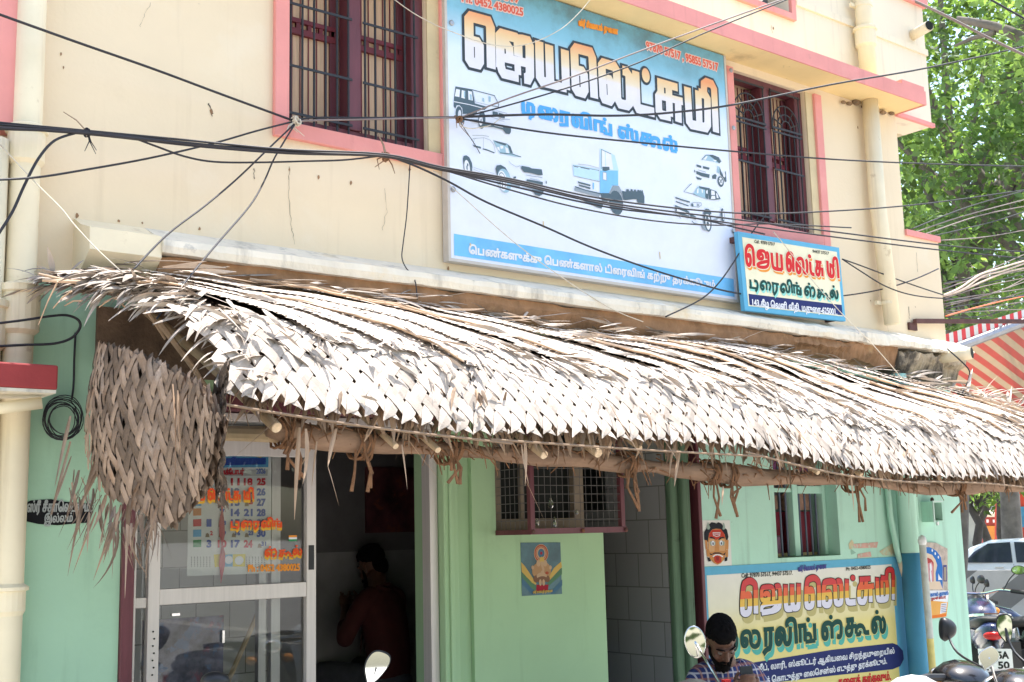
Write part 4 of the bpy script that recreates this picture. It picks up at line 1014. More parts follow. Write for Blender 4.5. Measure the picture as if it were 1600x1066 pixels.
mb = MB(); quadp(mb, cor, YB+.0008, (.045,.03,.075,.785)); part('navy_strip', mb, mt['navy'], sb)
s1 = mapw(SW1, c, 2); s2 = mapw(SW2, c, 2)
b = MB(); word(b, s1, .029, YB+.0004, dx=.012, dz=-.020); part('orange_letter_shadow', b, mt['orange'], sb)
b = MB(); word(b, s1, .029, YB-.0003, grow=.012); part('letter_halo', b, mt['paleyel'], sb)
b = MB(); word(b, s1, .029, YB-.0018); part('red_word', b, mt['redp'], sb)
b = MB(); word(b, s2, .021, YB+.0004, dx=.010, dz=-.016); part('teal_letter_shadow', b, mt['teal2'], sb)
b = MB(); word(b, s2, .021, YB-.0010); part('green_word', b, mt['dkgreen'], sb)
b = MB(); put_text(b, '143,கீழ ெவளி வீதி, மதுைர-625001.', c(zoom(1140,350,6.66)((238,850))), c(zoom(1140,350,6.66)((1118,946))), .046, YB-.0004, bold=.10); part('white_words', b, mt['white'], sb)
b = MB(); put_text(b, 'Cell : 97870 57517', c(zoom(1140,350,6.66)((258,198))), c(zoom(1140,350,6.66)((468,228))), .024, YB, bold=.06, slant=.2); part('phone_number', b, mt['blacktext'], sb)
b = MB(); put_text(b, '94437 57517', c(zoom(1140,350,6.66)((862,300))), c(zoom(1140,350,6.66)((1030,322))), .024, YB, bold=.06, slant=.2); part('phone_number', b, mt['blacktext'], sb)
b = MB()
for p in ((1160,372),(1318,495)):
    q = c(p); b.box(q[0]-.02, q[0]+.02, YB+.04, -.002, q[1]-.02, q[1]+.02)
part('bracket', b, mt['rust'], sb)

# ================================================================== painted sign on the mint wall
YP = -.010; c = inpx(YP)
ps = thing('wall_painted_sign', 'yellow painted driving school sign with blue border and red yellow white lettering', 'wall sign', (6.0, 0, .4))
px0, px1 = 6.005, 8.225; ztop = (c((1101,886))[1]+c((1404,870))[1])/2
part('blue_border', MB().box(px0, px1, YP+.004, -.001, .30, ztop), mt['bluesign'], ps)
zf1 = ztop-.055
part('yellow_field', MB().box(px0+.02, px1-.14, YP+.002, YP+.0035, .33, zf1), zramp('sign_fade', [(0,(.78,.64,.20)),(.62,(.78,.66,.25)),(.80,(.76,.72,.55)),(1,(.76,.74,.68))], .33, zf1, rough=.6), ps)
w1 = mapw(PW1, c, 2); w2 = mapw(PW2, c, 2)
zz = [p[1] for s in w1 if s[0] != 'dot' for p in s[1]]
b = MB(); word(b, w1, .046, YP+.0015, dx=.022, dz=-.045); part('letter_shadow', b, mt['shadowtan'], ps)
b = MB(); word(b, w1, .046, YP+.0003, grow=.012); part('letter_outline', b, mt['blacktext'], ps)
zb, zt = 1.115, 1.30
b = MB(); word(b, w1, .046, YP-.0012); part('banded_word', b, zramp('band_paint', [(0,(.70,.68,.80)),(.20,(.76,.46,.06)),(.41,(.74,.11,.03)),(.63,(.58,.025,.03))], zb, zt+.06, interp='CONSTANT', rough=.5), ps)
b = MB(); word(b, w2, .038, YP+.0015, dx=.022, dz=-.040); part('teal_letter_shadow', b, mt['teal'], ps)
b = MB(); word(b, w2, .038, YP+.0004, grow=.008); part('letter_halo', b, mt['yellow'], ps)
b = MB(); word(b, w2, .038, YP-.0010); part('green_word', b, mt['dkgreen'], ps)
nv = [c((1100,1046)), c((1180,1035)), c((1300,1015.5)), c((1395,1005)), c((1403,1008)), c((1411,1017)), c((1412.5,1030)), c((1407,1041)), c((1395,1046)), c((1300,1056)), c((1100,1080))]
b = MB(); poly(b, nv, YP+.0012); part('navy_panel', b, mt['navy'], ps)
b = MB(); zq = zoom(1180,990,6.667)
put_text(b, 'கார், ஜீப், லாரி, ஸ்கூட்டர் ஆகியைவ சிறந்தமுைறயில்', c((1158,1052)), c(zq((1448,205))), .038, YP-.0006, bold=.10)
put_text(b, 'கற்றுக் ெகாடுத்து ைலெசன்ஸ் எடுத்து தரக்கூடும்.', c((1170,1072)), c(zq((1370,312))), .038, YP-.0006, bold=.10)
part('white_words', b, mt['white'], ps)
b = MB(); put_text(b, 'Cell: 97870 57517, 94437 57517.', c(zoom(1140,890,8.88)((165,112))), c(zoom(1140,890,8.88)((872,72))), .029, YP, bold=.07, slant=.12); part('phone_number', b, mt['blacktext'], ps)
b = MB(); put_text(b, 'Ph: 0452-4380025', c((1322,892)), c((1360,888.5)), .025, YP, bold=.06, slant=.12); part('phone_number', b, mt['blacktext'], ps)
b = MB(); put_text(b, 'ஸ்ரீ சிவமயம் துைண', c((1247,893)), c((1291,888)), .034, YP, bold=.12); part('blue_words', b, flat('blue_lettering', (.08,.09,.30)), ps)
b = MB(); put_text(b, 'கைளக் கற்கவும்.', c((1310,1072)), c((1392,1062)), .055, YP, bold=.12); part('red_words', b, mt['redp'], ps)
# peeled poster remains beside the window
pe = thing('torn_sticker', 'torn orange and red sticker remains on the mint wall above the yellow sign', 'sticker', (7.7, 0, 1.5))
b = MB(); cc = inpx(-.003)
for pts, mi in [([(1326,850),(1331,843),(1334,848),(1332,858),(1327,858)],0), ([(1333,850),(1372,847),(1370,856),(1334,857)],1), ([(1340,866),(1360,862),(1362,870),(1340,872)],1), ([(1374,862),(1385,855),(1396,848),(1398,868),(1380,868)],0), ([(1330,858),(1338,864),(1330,867)],2)]:
    poly(b, [cc(p) for p in pts], nextY(-.003), mi)
part('paper', b, [mat('ochre_sticker', (.60,.52,.33), .8, .15, 12, stains=[((.45,.66,.54),16,.50,.1,.8)]), mat('faded_red_sticker', (.60,.36,.30), .8, .15, 12, stains=[((.45,.66,.54),18,.52,.1,.8)]), flat('green_sticker', (.3,.5,.4))], pe)

# ================================================================== posters
# mask picture
YQ = -.006; c = inpx(YQ); zf = zoom(1090,800,11.85); q = lambda p: c(zf(p))
mk = thing('mask_picture', 'white card with a painted red faced horned mask with moustache beside the maroon post', 'picture', (6.05, 0, 1.5))
b = MB(); b.prism([(*v[:1], YQ+.003, v[1]) for v in (q((82,155)), q((605,155)), q((640,990)), q((118,1005)))], (0,.002,0)); part('card', b, mt['paper'], mk, recalc=True)
MM = [flat('mask_black',(.02,.022,.03)), flat('mask_red',(.50,.05,.03)), flat('mask_tan',(.55,.25,.09)), flat('mask_skin',(.62,.36,.18)), mt['white'], flat('mask_grey',(.30,.38,.33)), flat('mask_iris',(.08,.10,.14)), flat('mask_dark_red',(.28,.03,.03))]
items = [([(125,520),(120,380),(170,300),(215,230),(260,190),(320,200),(350,215),(385,190),(440,215),(490,280),(545,330),(572,460),(560,510),(500,560),(200,560)],0),([(135,520),(180,530),(190,700),(150,690)],2),([(530,520),(575,520),(570,690),(525,690)],2),([(160,700),(210,690),(215,830),(175,830)],2),([(520,700),(565,690),(565,830),(520,840)],2),
 ([(175,840),(240,850),(245,915),(200,920)],0),([(500,850),(555,830),(548,905),(500,918)],0),
 ([(195,520),(210,400),(270,325),(340,310),(430,320),(500,420),(530,540),(525,760),(490,880),(430,950),(365,980),(300,950),(230,870),(200,760)],2),([(205,470),(215,400),(270,330),(345,330),(430,322),(490,400),(510,480),(440,460),(350,520),(265,460)],1),([(200,540),(230,490),(300,500),(335,560),(330,730),(230,740),(205,700)],3),([(385,530),(420,490),(490,500),(515,560),(505,720),(400,720)],3),
 ([(205,480),(250,455),(310,480),(335,530),(300,500),(240,490)],0),([(375,520),(410,470),(470,460),(515,490),(450,490),(400,520)],0),([(330,520),(370,520),(385,720),(310,730)],2),([(215,560),(280,530),(330,560),(325,620),(240,625)],5),([(390,560),(440,525),(500,555),(490,620),(410,625)],5),
 ([(215,760),(260,780),(310,750),(400,750),(470,780),(520,745),(500,800),(400,775),(310,775),(240,805)],0),([(270,820),(330,785),(400,785),(470,820),(460,840),(400,805),(330,805),(290,840)],4),([(300,830),(360,800),(430,830),(440,920),(370,960),(310,920)],1),([(330,830),(400,830),(390,900),(345,900)],7),([(170,320),(180,210),(195,190),(205,230),(230,290),(210,330)],5),([(455,320),(470,240),(475,195),(495,230),(510,310),(480,330)],5)]
b = MB()
for k, (pts, mi) in enumerate(items): poly(b, [q(p) for p in pts], YQ-.0001*k, mi)
for k, (cx, cy) in enumerate([(278,580),(432,575)]):
    o_ = q((cx,cy)); disc(b, o_, .015, .017, YQ-.0030, 4); disc(b, (o_[0]+.001,o_[1]-.003), .0075, .010, YQ-.0032, 6)
for k, pts in enumerate([[(275,385),(410,385),(405,440),(345,455),(285,435),(275,385)],[(285,410),(400,412)]]): stroke(b, [q(p) for p in pts], .004, YQ-.0033-.0001*k, 4)
part('mask_print', b, MM, mk)
# deity poster
YQ = -.005; c = inpx(YQ); zf = zoom(800,840,10.66); q = lambda p: c(zf(p))
gp = thing('deity_poster', 'teal poster of a seated elephant headed deity on the green half wall', 'poster', (4.45, 0, 1.3))
b = MB(); cs = [q((148,85)), q((810,80)), q((838,940)), q((172,975))]
b.prism([(v[0], YQ+.002, v[1]) for v in cs], (0,.002,0)); part('sheet', b, mat('teal_print', (.045,.12,.14), .3, .5, 5, stains=[((.09,.20,.24),3,.5,.2,.8)]), gp, recalc=True)
GM = [flat('poster_yellow',(.55,.36,.10)), flat('poster_green',(.10,.20,.11)), flat('poster_blue',(.07,.15,.22)), flat('halo_red',(.38,.08,.04)), flat('deity_tan',(.42,.24,.12)), flat('deity_brown',(.20,.10,.06)), flat('pedestal_red',(.33,.02,.035)), flat('halo_cream',(.50,.34,.22)), flat('deity_light',(.50,.33,.20))]
items = [([(155,410),(220,480),(320,630),(410,770),(400,790),(330,750),(165,570)],0),([(165,575),(340,755),(400,800),(400,890),(330,840),(170,660)],1),([(170,680),(330,850),(400,900),(340,960),(172,780)],2),([(820,400),(700,510),(600,680),(590,750),(640,700),(835,490)],0),([(835,500),(640,705),(590,770),(620,800),(835,610)],1),([(838,700),(690,860),(640,945),(700,945),(838,800)],2),
 ([(410,785),(610,785),(600,900),(405,900)],6)]
b = MB()
for k, (pts, mi) in enumerate(items): poly(b, [q(p) for p in pts], YQ+.0015-.0001*k, mi)
def el(cx, cy, rx, ry, k, mi, rot=0):
    o_ = q((cx,cy)); ex = q((cx+rx,cy)); ez = q((cx,cy-ry)); disc(b, o_, abs(ex[0]-o_[0]), abs(ez[1]-o_[1]), YQ+.0007-.0001*k, mi, rot=rot)
for k, a_ in enumerate([(487,265,120,155,7),(487,265,112,147,3),(487,265,92,122,7),(487,262,84,112,3),(487,262,74,100,8),(487,262,55,75,2),(487,262,20,26,6),(495,530,150,130,4),(390,560,55,95,4),(600,560,50,90,4),(345,500,22,35,8),(640,500,22,35,8),(400,690,45,60,5),(590,690,40,55,5),(495,430,75,70,4),(440,430,35,55,8),(550,430,35,55,8),(495,640,85,60,8),(500,700,90,55,5),(470,750,22,55,8),(525,750,22,55,8),(495,370,40,50,0),(580,590,30,25,3)]): el(*a_[:4], k, a_[4])
stroke(b, [q(p) for p in [(492,400),(500,470),(520,530),(515,575),(480,580)]], .016, YQ-.0018, 8)
put_text(b, 'ஸ்ரீ கணபதி துைண', q((345,930)), q((665,905)), .014, YQ-.0018, mi=0, bold=.15)
part('print', b, GM, gp)
# black hand-lettered plate
YQ = -.004; c = inpx(YQ)
hp = thing('house_name_patch', 'black painted house name patch with chalky Tamil lettering on the mint wall', 'name sign', (1.7, 0, 1.7))
b = MB(); poly(b, [c(p) for p in [(41,786),(48,782),(80,780),(100,784),(143,787),(145,800),(138,817),(120,818),(90,821),(60,819),(42,815),(39,800)]], YQ); part('patch', b, flat('black_wall_paint', (.012,.012,.014), .7), hp)
b = MB(); put_text(b, 'ஸ்ரீ சீதாெலட்சுமி', c((42,800)), c((142,799)), .045, YQ-.001, bold=.07); put_text(b, 'இல்லம்', c((69,817)), c((113,815)), .036, YQ-.001, bold=.07); part('lettering', b, flat('chalk_lettering', (.40,.42,.40)), hp)

# ---- calendar behind the glass
YC = DY+.03; c = inpx(YC); zf = zoom(250,640,3.5533); q = lambda p: c(zf(p))
cal = thing('wall_calendar', 'white October calendar with red and blue dates behind the upper door glass', 'calendar', (2.5, 0, 1.6))
b = MB(); b.prism([(v[0], YC+.004, v[1]) for v in (q((165,205)), q((622,205)), q((615,908)), q((152,925)))], (0,.003,0)); part('sheet', b, mt['paper'], cal, recalc=True)
CMT = [flat('cal_blue',(.03,.08,.36)), flat('cal_red',(.55,.03,.05)), flat('cal_sky',(.12,.38,.62)), flat('cal_yellow',(.72,.58,.05)), flat('cal_green',(.04,.28,.10)), flat('cal_orange',(.60,.22,.06)), flat('cal_grey',(.45,.45,.43)), mt['white'], flat('cal_brown',(.25,.17,.10)), mt['blacktext']]
b = MB()
for k, (pts, mi) in enumerate([([(170,212),(606,212),(603,320),(168,325)],2),([(485,215),(606,215),(600,250),(560,268),(500,255)],3),([(345,215),(465,212),(440,255),(370,262)],7),([(350,270),(590,268),(588,305),(350,310)],0),([(345,335),(600,332),(598,368),(345,370)],6),([(300,805),(375,802),(372,872),(305,875)],3),([(360,805),(420,803),(418,872),(360,873)],2),([(405,804),(476,802),(474,872),(405,872)],3)]):
    poly(b, [q(p) for p in pts], YC+.003-.0001*k, mi)
for k, (yy, mi) in enumerate([(518,2),(570,5),(630,1),(688,2),(745,4)]): poly(b, [q(p) for p in [(185,yy-20),(230,yy-22),(230,yy+18),(185,yy+20)]], YC+.002-.0001*k, mi)
for k, (px_, py_, r_) in enumerate([(383,835,.022),(440,838,.024),(412,282,.02)]): disc(b, q((px_,py_)), r_, r_*.9, YC+.0015-.0001*k, 7 if k < 2 else 0)
put_text(b, 'அக்ேடாபர்', q((335,362)), q((465,358)), .026, YC+.0012, mi=1, bold=.12); put_text(b, '2026', q((535,356)), q((585,355)), .026, YC+.0012, mi=0, bold=.1)
colx = [272, 345, 418, 490, 562]; rowy = [402,458,516,573,631,688,747]
first = 4
for r_i in range(7):
    for c_i in range(5):
        d = r_i+4+(c_i-1)*7 if c_i else r_i-3
        if d < 1 or d > 31: continue
        mi = 1 if (r_i == 0 or d in (2, 10, 20, 24)) else 0
        x = colx[c_i]; y = rowy[r_i]+17; hw = (11 if d < 10 else 22)
        small = d in (2,6,8,9,16,19,20,23,31)
        if small: x += 14; y -= 8; hw *= .55
        put_text(b, str(d), q((x-hw,y)), q((x+hw,y)), .034 if not small else .020, YC+.0012, mi=mi, bold=.16)
        if small: poly(b, [q(p) for p in [(x-34,y+12),(x-30,y-8),(x-22,y-12),(x-14,y-6),(x-10,y+12)]], nextY(YC+.0012), 8)
for k in range(6):
    for j in range(7):
        for x0_ in (175, 480):
            disc(b, q((x0_+j*17, 820+k*10)), .0025, .0028, nextY(YC+.0012), 9, n=5)
part('print', b, CMT, cal)
# red tassel streamer hanging over it
st = MB(); cs = [(340,225,5),(338,300,9),(345,380,14),(342,440,10),(340,500,16),(345,560,4),(343,620,14),(345,690,16),(346,750,4),(348,800,14),(344,860,17),(342,920,7),(338,965,2)]
V = []; 
for (zx, zy, hw) in cs:
    a = inpx(DY+.022)(zf((zx-hw,zy))); b_ = inpx(DY+.022)(zf((zx+hw,zy))); V += [(a[0],DY+.022,a[1]),((a[0]+b_[0])/2,DY+.026,a[1]),(b_[0],DY+.022,b_[1])]
st.add(V, [(i*3+k, i*3+k+1, i*3+k+4, i*3+k+3) for i in range(len(cs)-1) for k in (0,1)])
tag(st.build('ribbon', mat('red_ribbon', (.50,.07,.09), .6, .2, 20)), 'twisted red ribbon hanging in front of the calendar', 'ribbon')
# lettering stuck on the glass
YG = DY+.0095; c = inpx(YG); q = lambda p: c(zf(p))
b = MB(); bw = MB()
def fitw(strokes, box, target, Y):
    xs = [p[0] for s in strokes if s[0] != 'dot' for p in s[1]]; ys = [p[1] for s in strokes if s[0] != 'dot' for p in s[1]]
    x0_, x1_, y0_, y1_ = min(xs), max(xs), min(ys), max(ys); (tx0, tz0), (tx1, tz1) = target
    sl = (box)
    return mapw(strokes, lambda p: (lerp(tx0, tx1, (p[0]-x0_)/(x1_-x0_)), lerp(tz1, tz0, ((p[1]-sl*(p[0]-x0_))-y0_)/(y1_-y0_-max(0, sl*(x1_-x0_))+1e-9))))
flatW1 = [('dot',(s[1][0], s[1][1]-.162*(s[1][0]-1165)),s[2],s[3]) if s[0]=='dot' else (s[0],[(p[0], p[1]-.162*(p[0]-1165)) for p in s[1]]) for s in SW1]
flatW2 = [('dot',(s[1][0], s[1][1]-.118*(s[1][0]-1172)),s[2],s[3]) if s[0]=='dot' else (s[0],[(p[0], p[1]-.118*(p[0]-1172)) for p in s[1]]) for s in SW2]
la = fitw(flatW1, 0, (q((60,505)), q((520,435))), YG)
k2 = next(i for i, s in enumerate(flatW2) if s[0] != 'dot' and s[1][0][0] > 1140+770/6.66)
lb = fitw(flatW2[:k2-1 if flatW2[k2-1][0]=='dot' and False else k2], 0, (q((390,672)), q((675,600))), YG)
lc = fitw(flatW2[k2:], 0, (q((585,820)), q((785,770))), YG)
for L_, wd_ in ((la,.011),(lb,.0105),(lc,.0105)):
    zs_ = [p[1] for s in L_ if s[0] != 'dot' for p in s[1]]; zl, zh = min(zs_), max(zs_)
    bw = MB(); word(bw, L_, wd_, YG+.001, dz=-.014); lo_ = part('glass_word', bw, mt['gold'], dr)
    b = MB(); word(b, L_, wd_, YG-.0005, mi=0); part('red_face', b, mt['redo'], lo_)
b = MB(); put_text(b, 'Ph : 0452 4380025', q((490,900)), q((775,893)), .034, YG, bold=.12); part('glass_phone_number', b, mt['orange'], dr)
fl = MB()
for k, (y_, mi) in enumerate([(705,0),(716,1),(727,2)]): poly(fl, [q(p) for p in [(715,y_-6),(760,y_-7),(760,y_+4),(715,y_+5)]], YG-.0001*k, mi)
part('tricolour_sticker', fl, [mt['orange'], mt['white'], flat('flag_green',(.03,.28,.10))], dr)

# ---- arched calendar poster behind the pole
YQ = -.02; c = inpx(YQ); zf = zoom(1420,830,7.1125); q = lambda p: c(zf(p))
ac = thing('arched_calendar', 'arch topped temple calendar with blue sky print hung behind a pole on the corner wall', 'calendar', (8.6, 0, 1.2))
out = [(72,160),(100,135),(160,125),(230,125),(310,130),(380,170),(435,195),(440,650),(455,660),(420,950),(140,990),(115,800),(85,520)]
b = MB(); b.prism([(q(p)[0], YQ+.004, q(p)[1]) for p in out], (0,.003,0)); part('sheet', b, mat('stone_arch_print', (.46,.38,.33), .6, .35, 22), ac, recalc=True)
AM = [flat('arch_blue',(.03,.16,.50)), flat('arch_cream',(.70,.55,.42)), flat('arch_red',(.42,.06,.06)), flat('arch_pink',(.62,.28,.32)), mt['white'], flat('arch_orange',(.75,.38,.10)), flat('arch_deep_orange',(.72,.18,.03)), flat('arch_navy',(.06,.07,.22)), flat('arch_text_blue',(.08,.20,.52)), flat('arch_stone',(.34,.28,.24))]
b = MB()
for k, (pts, mi) in enumerate([([(78,235),(110,195),(170,178),(240,180),(310,220),(360,290),(380,400),(380,640),(100,650)],0),([(110,330),(150,270),(210,245),(265,265),(300,320),(320,380),(300,470),(310,640),(110,640)],1),([(145,360),(170,310),(215,295),(255,315),(280,350),(278,590),(150,590)],2),([(215,360),(260,345),(275,400),(272,570),(225,575)],3),([(120,560),(350,560),(380,645),(100,650)],1),([(385,380),(425,375),(428,560),(388,560)],7),([(393,400),(418,398),(420,550),(396,550)],9),
 ([(95,660),(450,660),(435,790),(110,800)],4),([(110,760),(440,790),(425,920),(135,960)],5),([(135,955),(425,915),(420,950),(140,990)],6),([(360,805),(428,795),(415,900),(350,920)],4),([(330,470),(350,510),(375,540),(330,545)],4),([(95,430),(130,480),(110,520)],4)]):
    poly(b, [q(p) for p in pts], YQ+.003-.0001*k, mi)
for k, (x_, y_) in enumerate([(105,260),(140,225),(262,215),(295,250),(330,290)]): disc(b, q((x_,y_)), .010, .012, YQ+.0012-.0001*k, 4, n=8)
disc(b, q((245,400)), .014, .03, YQ+.0005, 4); disc(b, q((245,500)), .012, .05, YQ+.0004, 4)
put_text(b, 'ஸ்ரீ மகால் தாஸ்', q((120,740)), q((438,705)), .026, YQ+.0003, mi=8, bold=.2); put_text(b, 'ஜவுளி ஸ்ேடார்', q((250,765)), q((410,745)), .018, YQ+.0003, mi=2, bold=.15)
for k in range(5): stroke(b, [q((362,820+k*20)), q((418,812+k*20))], .004, YQ+.0002-.0001*k, 2 if k == 1 else 7)
part('print', b, AM, ac)
pl = thing('painted_pole', 'thin white and yellow painted pole with a taped top standing at the corner wall', 'pole', (8.07, -.30, 0))
a = np.array([8.07,-.30,1.56]); zs = [1.56, .85, 0]
part('white_shaft', MB().tube([(a[0],-.30,zs[0]),(a[0]+.005,-.30,zs[1])], .026, 14), mat('chalky_white_paint', (.55,.56,.52), .8, .2, 9, stains=[((.3,.3,.28),7,.6,.1,.6)]), pl)
part('yellow_shaft', MB().tube([(a[0]+.005,-.30,zs[1]-.001),(a[0]+.008,-.30,0)], .026, 14), mat('yellow_pole_paint', (.72,.60,.22), .8, .15, 9, stains=[((.6,.6,.55),5,.62,.05,.6)]), pl)
part('tape_cap', MB().ell((a[0],-.30,zs[0]), .034, .034, .045, 10, 7), mt['whitep'], pl)

# ================================================================== the palm thatch awning
def interp(x, tab): return float(np.interp(x, [a for a, b in tab], [b for a, b in tab]))
ZT = [(1.5,2.87),(2.0,2.935),(3.4,2.905),(5.3,2.88),(6.8,2.86),(7.5,2.825),(8.6,2.72),(9.5,2.60)]
ZE = [(1.7,2.46),(2.0,2.44),(2.4,2.39),(3.7,2.36),(5.2,2.295),(6.4,2.205),(7.8,2.16),(9.5,2.11)]
YT, YE = -.20, -1.30
SL = 1.32
def roofp(X, t):
    zt, ze = interp(X, ZT), interp(X, ZE)
    Y = YT+(YE-YT)*t
    z = zt+(ze-zt)*t+.06*math.sin(math.pi*min(max(t,0),1))+.018*math.sin(X*2.3+t*3)+.007*math.sin(X*5.1-t*6+1)+.003*math.sin(X*11+t*9)
    if t > .76: z -= 2.6*(t-.76)**2
    if X < 2.0: z -= (2.0-X)*.10*(1-t)
    return np.array([X, Y, z])
def roofn(X, t):
    e = .01; a = roofp(X+e, t)-roofp(X-e, t); b = roofp(X, t+e)-roofp(X, t-e)
    n = np.cross(a, b); n /= np.linalg.norm(n)
    return n if n[2] > 0 else -n
def roof(X, sl, h): t = sl/SL; return roofp(X, t)+roofn(X, t)*h

def plait(mb, fmap, U, V, a, keep, ang=1.0, amp=.0035, width=.92, over=.035, seed=0, jitter=.12, tlo=.72, thi=1.12, gap=.02, ends=True, twill=False, rise=.0012):
    """two families of leaf strips woven over one another; fmap(u, v, h) gives the point in space"""
    r_ = np.random.default_rng(seed)
    c45 = math.cos(math.atan(ang)); s45 = math.sin(math.atan(ang))
    for fam in (0, 1):
        d = np.array([c45, s45]) if fam == 0 else np.array([-c45, s45])
        # strips start along v = 0 (and the sides), one every step
        step = a/s45
        n0 = int(-V/math.tan(math.atan(ang))/step)-2; n1 = int((U+V/math.tan(math.atan(ang)))/step)+2
        for i in range(n0, n1):
            if r_.random() < gap: continue
            u0 = i*step+(0 if fam == 0 else step*.5)+r_.normal(0, a*jitter*.5)
            L = V/s45
            w = a*width*(.88+.24*r_.random()); tn = r_.uniform(tlo, thi)
            e0 = r_.uniform(.2, 1.)*over; e1 = r_.uniform(0, 1.)*over
            bend = r_.normal(0, a*jitter)
            ns = max(6, int(L/(a*.25)))
            rows = []
            for k in range(ns+1):
                s_ = lerp(-e0, L+e1, k/ns)
                p = np.array([u0, 0])+d*s_+np.array([bend*math.sin(math.pi*k/ns), 0])
                u, v = p
                if not keep(u, v): rows.append(None); continue
                # over or under the other family at each crossing
                x_ = (u-v/ang)/step+(u+v/ang)/step-.5
                f_ = math.sin(math.pi*.5*x_+math.pi*.25)*1.7 if twill else math.cos(math.pi*x_)*2.6
                h = amp*max(-1, min(1, f_))*(1 if fam == 0 else -1)+r_.normal(0, amp*.04)
                taper = 1.0
                if ends:
                    if s_ < a*.6: taper = max(.04, (s_+e0)/(a*.6+e0))
                    if s_ > L-a*.2: taper = min(taper, max(.05, 1-(s_-L+a*.2)/(a*.2+e1+.001)))
                q = np.array([-d[1], d[0]])*w*.5*taper
                rows.append((fmap(u+q[0], v+q[1], h-rise), fmap(u, v, h+rise), fmap(u-q[0], v-q[1], h-rise)))
            run = []
            for rw in rows+[None]:
                if rw is None:
                    if len(run) > 1:
                        Vv = [x for t in run for x in t]
                        Fs = [(j*3+k, j*3+k+1, (j+1)*3+k+1, (j+1)*3+k) for j in range(len(run)-1) for k in (0, 1)]
                        n0_ = len(mb.t); mb.add(Vv, Fs, tn)
                        fold_shade = r_.uniform(.80, .97); age = r_.uniform(0, 6.28)
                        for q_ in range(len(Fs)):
                            mb.t[n0_+q_] = tn*(fold_shade if q_ % 2 else 1.06)*(1+.09*math.sin(age+q_*.23))*r_.uniform(.96, 1.03)  # darkens one half of each strip, painting the shading of its crease
                    run = []
                else: run.append(rw)

aw = thing('thatched_awning', 'bleached woven palm leaf awning on poles sloping down over the shop front', 'awning', (5, -1.2, 0))
# under sheet so that the slits look into brown leaf, with thickness
us = MB(); NX, NT = 90, 12
V = []
for layer in (0, 1):
    for i in range(NX+1):
        X = lerp(1.72, 9.35, i/NX)
        for k in range(NT+1):
            t = k/NT*.985+.004
            Xr = max(X, 1.76+.30*t)
            V.append(roof(Xr, t*SL, -.020-.03*layer))
off = (NX+1)*(NT+1); Fs = []
for layer in (0, 1):
    for i in range(NX):
        for k in range(NT):
            q = [i*(NT+1)+k, (i+1)*(NT+1)+k, (i+1)*(NT+1)+k+1, i*(NT+1)+k+1]; q = [x+off*layer for x in q]
            Fs.append(tuple(q if layer == 0 else q[::-1]))
for i in range(NX):
    for k in (0, NT):
        a = i*(NT+1)+k; b = (i+1)*(NT+1)+k; Fs.append((a, b, b+off, a+off))
for k in range(NT):
    for i in (0, NX):
        a = i*(NT+1)+k; b = a+1; Fs.append((a, b, b+off, a+off))
us.add(V, Fs)
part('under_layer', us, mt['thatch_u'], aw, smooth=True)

dX, dS = .800, .600
def left_ok(X, t): return X > 1.60+.36*max(t, 0)+.03*math.sin(t*23)
# eave mats: woven strips along the eave
for k, (xa, xb) in enumerate([(1.86,3.30),(3.26,5.00),(4.95,6.55),(6.50,7.95),(7.9,9.3)]):
    mb = MB(); W_ = .37
    lift = .012*(k % 2)
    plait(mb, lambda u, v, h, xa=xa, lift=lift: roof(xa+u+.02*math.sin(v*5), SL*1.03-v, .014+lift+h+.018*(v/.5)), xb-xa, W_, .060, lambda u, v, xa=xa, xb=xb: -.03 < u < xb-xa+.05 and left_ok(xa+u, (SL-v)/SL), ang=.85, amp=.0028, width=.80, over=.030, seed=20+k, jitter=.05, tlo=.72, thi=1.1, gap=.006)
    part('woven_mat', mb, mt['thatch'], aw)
    rb = MB(); n = 26
    ra, rz_ = roof(xa-.02, SL*1.045, -.010), roof(xb+.06, SL*1.05, -.016); rm_ = roof((xa+xb)/2, SL*1.05, -.016)
    rb.tube(catmull([ra, rm_, rz_], 8), .006, 6, tint=.8)
    part('mat_rib', rb, mt['strip'], aw)
# diagonal mats shingled up the slope
XK = [1.02, 1.40]+[1.40+.385*k+.07*math.sin(k*2.7) for k in range(1, 20)]
for k, xk in enumerate(XK):
    r_ = np.random.default_rng(300+k)
    mb = MB(); U = 1.80+r_.uniform(-.12,.10); W_ = .47; sk = r_.normal(0, .075); s0 = r_.uniform(-.03, .05)
    def fm(u, v, h, xk=xk, sk=sk, s0=s0):
        X = xk+dX*u+dS*v+sk*u*.3; sl = s0+dS*u-dX*v*.80+sk*u*.2
        return roof(X, sl, .042-.055*v+h+.010*math.sin(u*4+xk))
    def kp(u, v, xk=xk, s0=s0, U=U):
        X = xk+dX*u+dS*v; sl = s0+dS*u-dX*v*.80
        return -.0 < sl < SL*.87 and left_ok(X, sl/SL) and X < 9.35
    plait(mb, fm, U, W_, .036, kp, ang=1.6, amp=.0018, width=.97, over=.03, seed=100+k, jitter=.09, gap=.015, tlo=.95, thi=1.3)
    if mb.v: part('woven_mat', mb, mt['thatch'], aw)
    rb = MB(); pts = []; rad = []
    ua, ub = r_.choice([(0,.55),(.3,1),(0,1),(.45,1),(.1,.7)])
    for i in range(24):
        u = U*lerp(ua, ub, i/23)
        if kp(u, 0) :
            X = xk+dX*u; pts.append(fm(u, -.012, .006+.003*math.sin(i*1.3+k))); rad.append(.012-.005*i/23+.0015*math.sin(i*2.1+k))
    if len(pts) > 4 and k % 5 not in (1, 3): rb.tube(pts, rad, 7, tint=r_.uniform(.9, 1.6), flat=.7); part('mat_rib', rb, mt['rib'], aw)
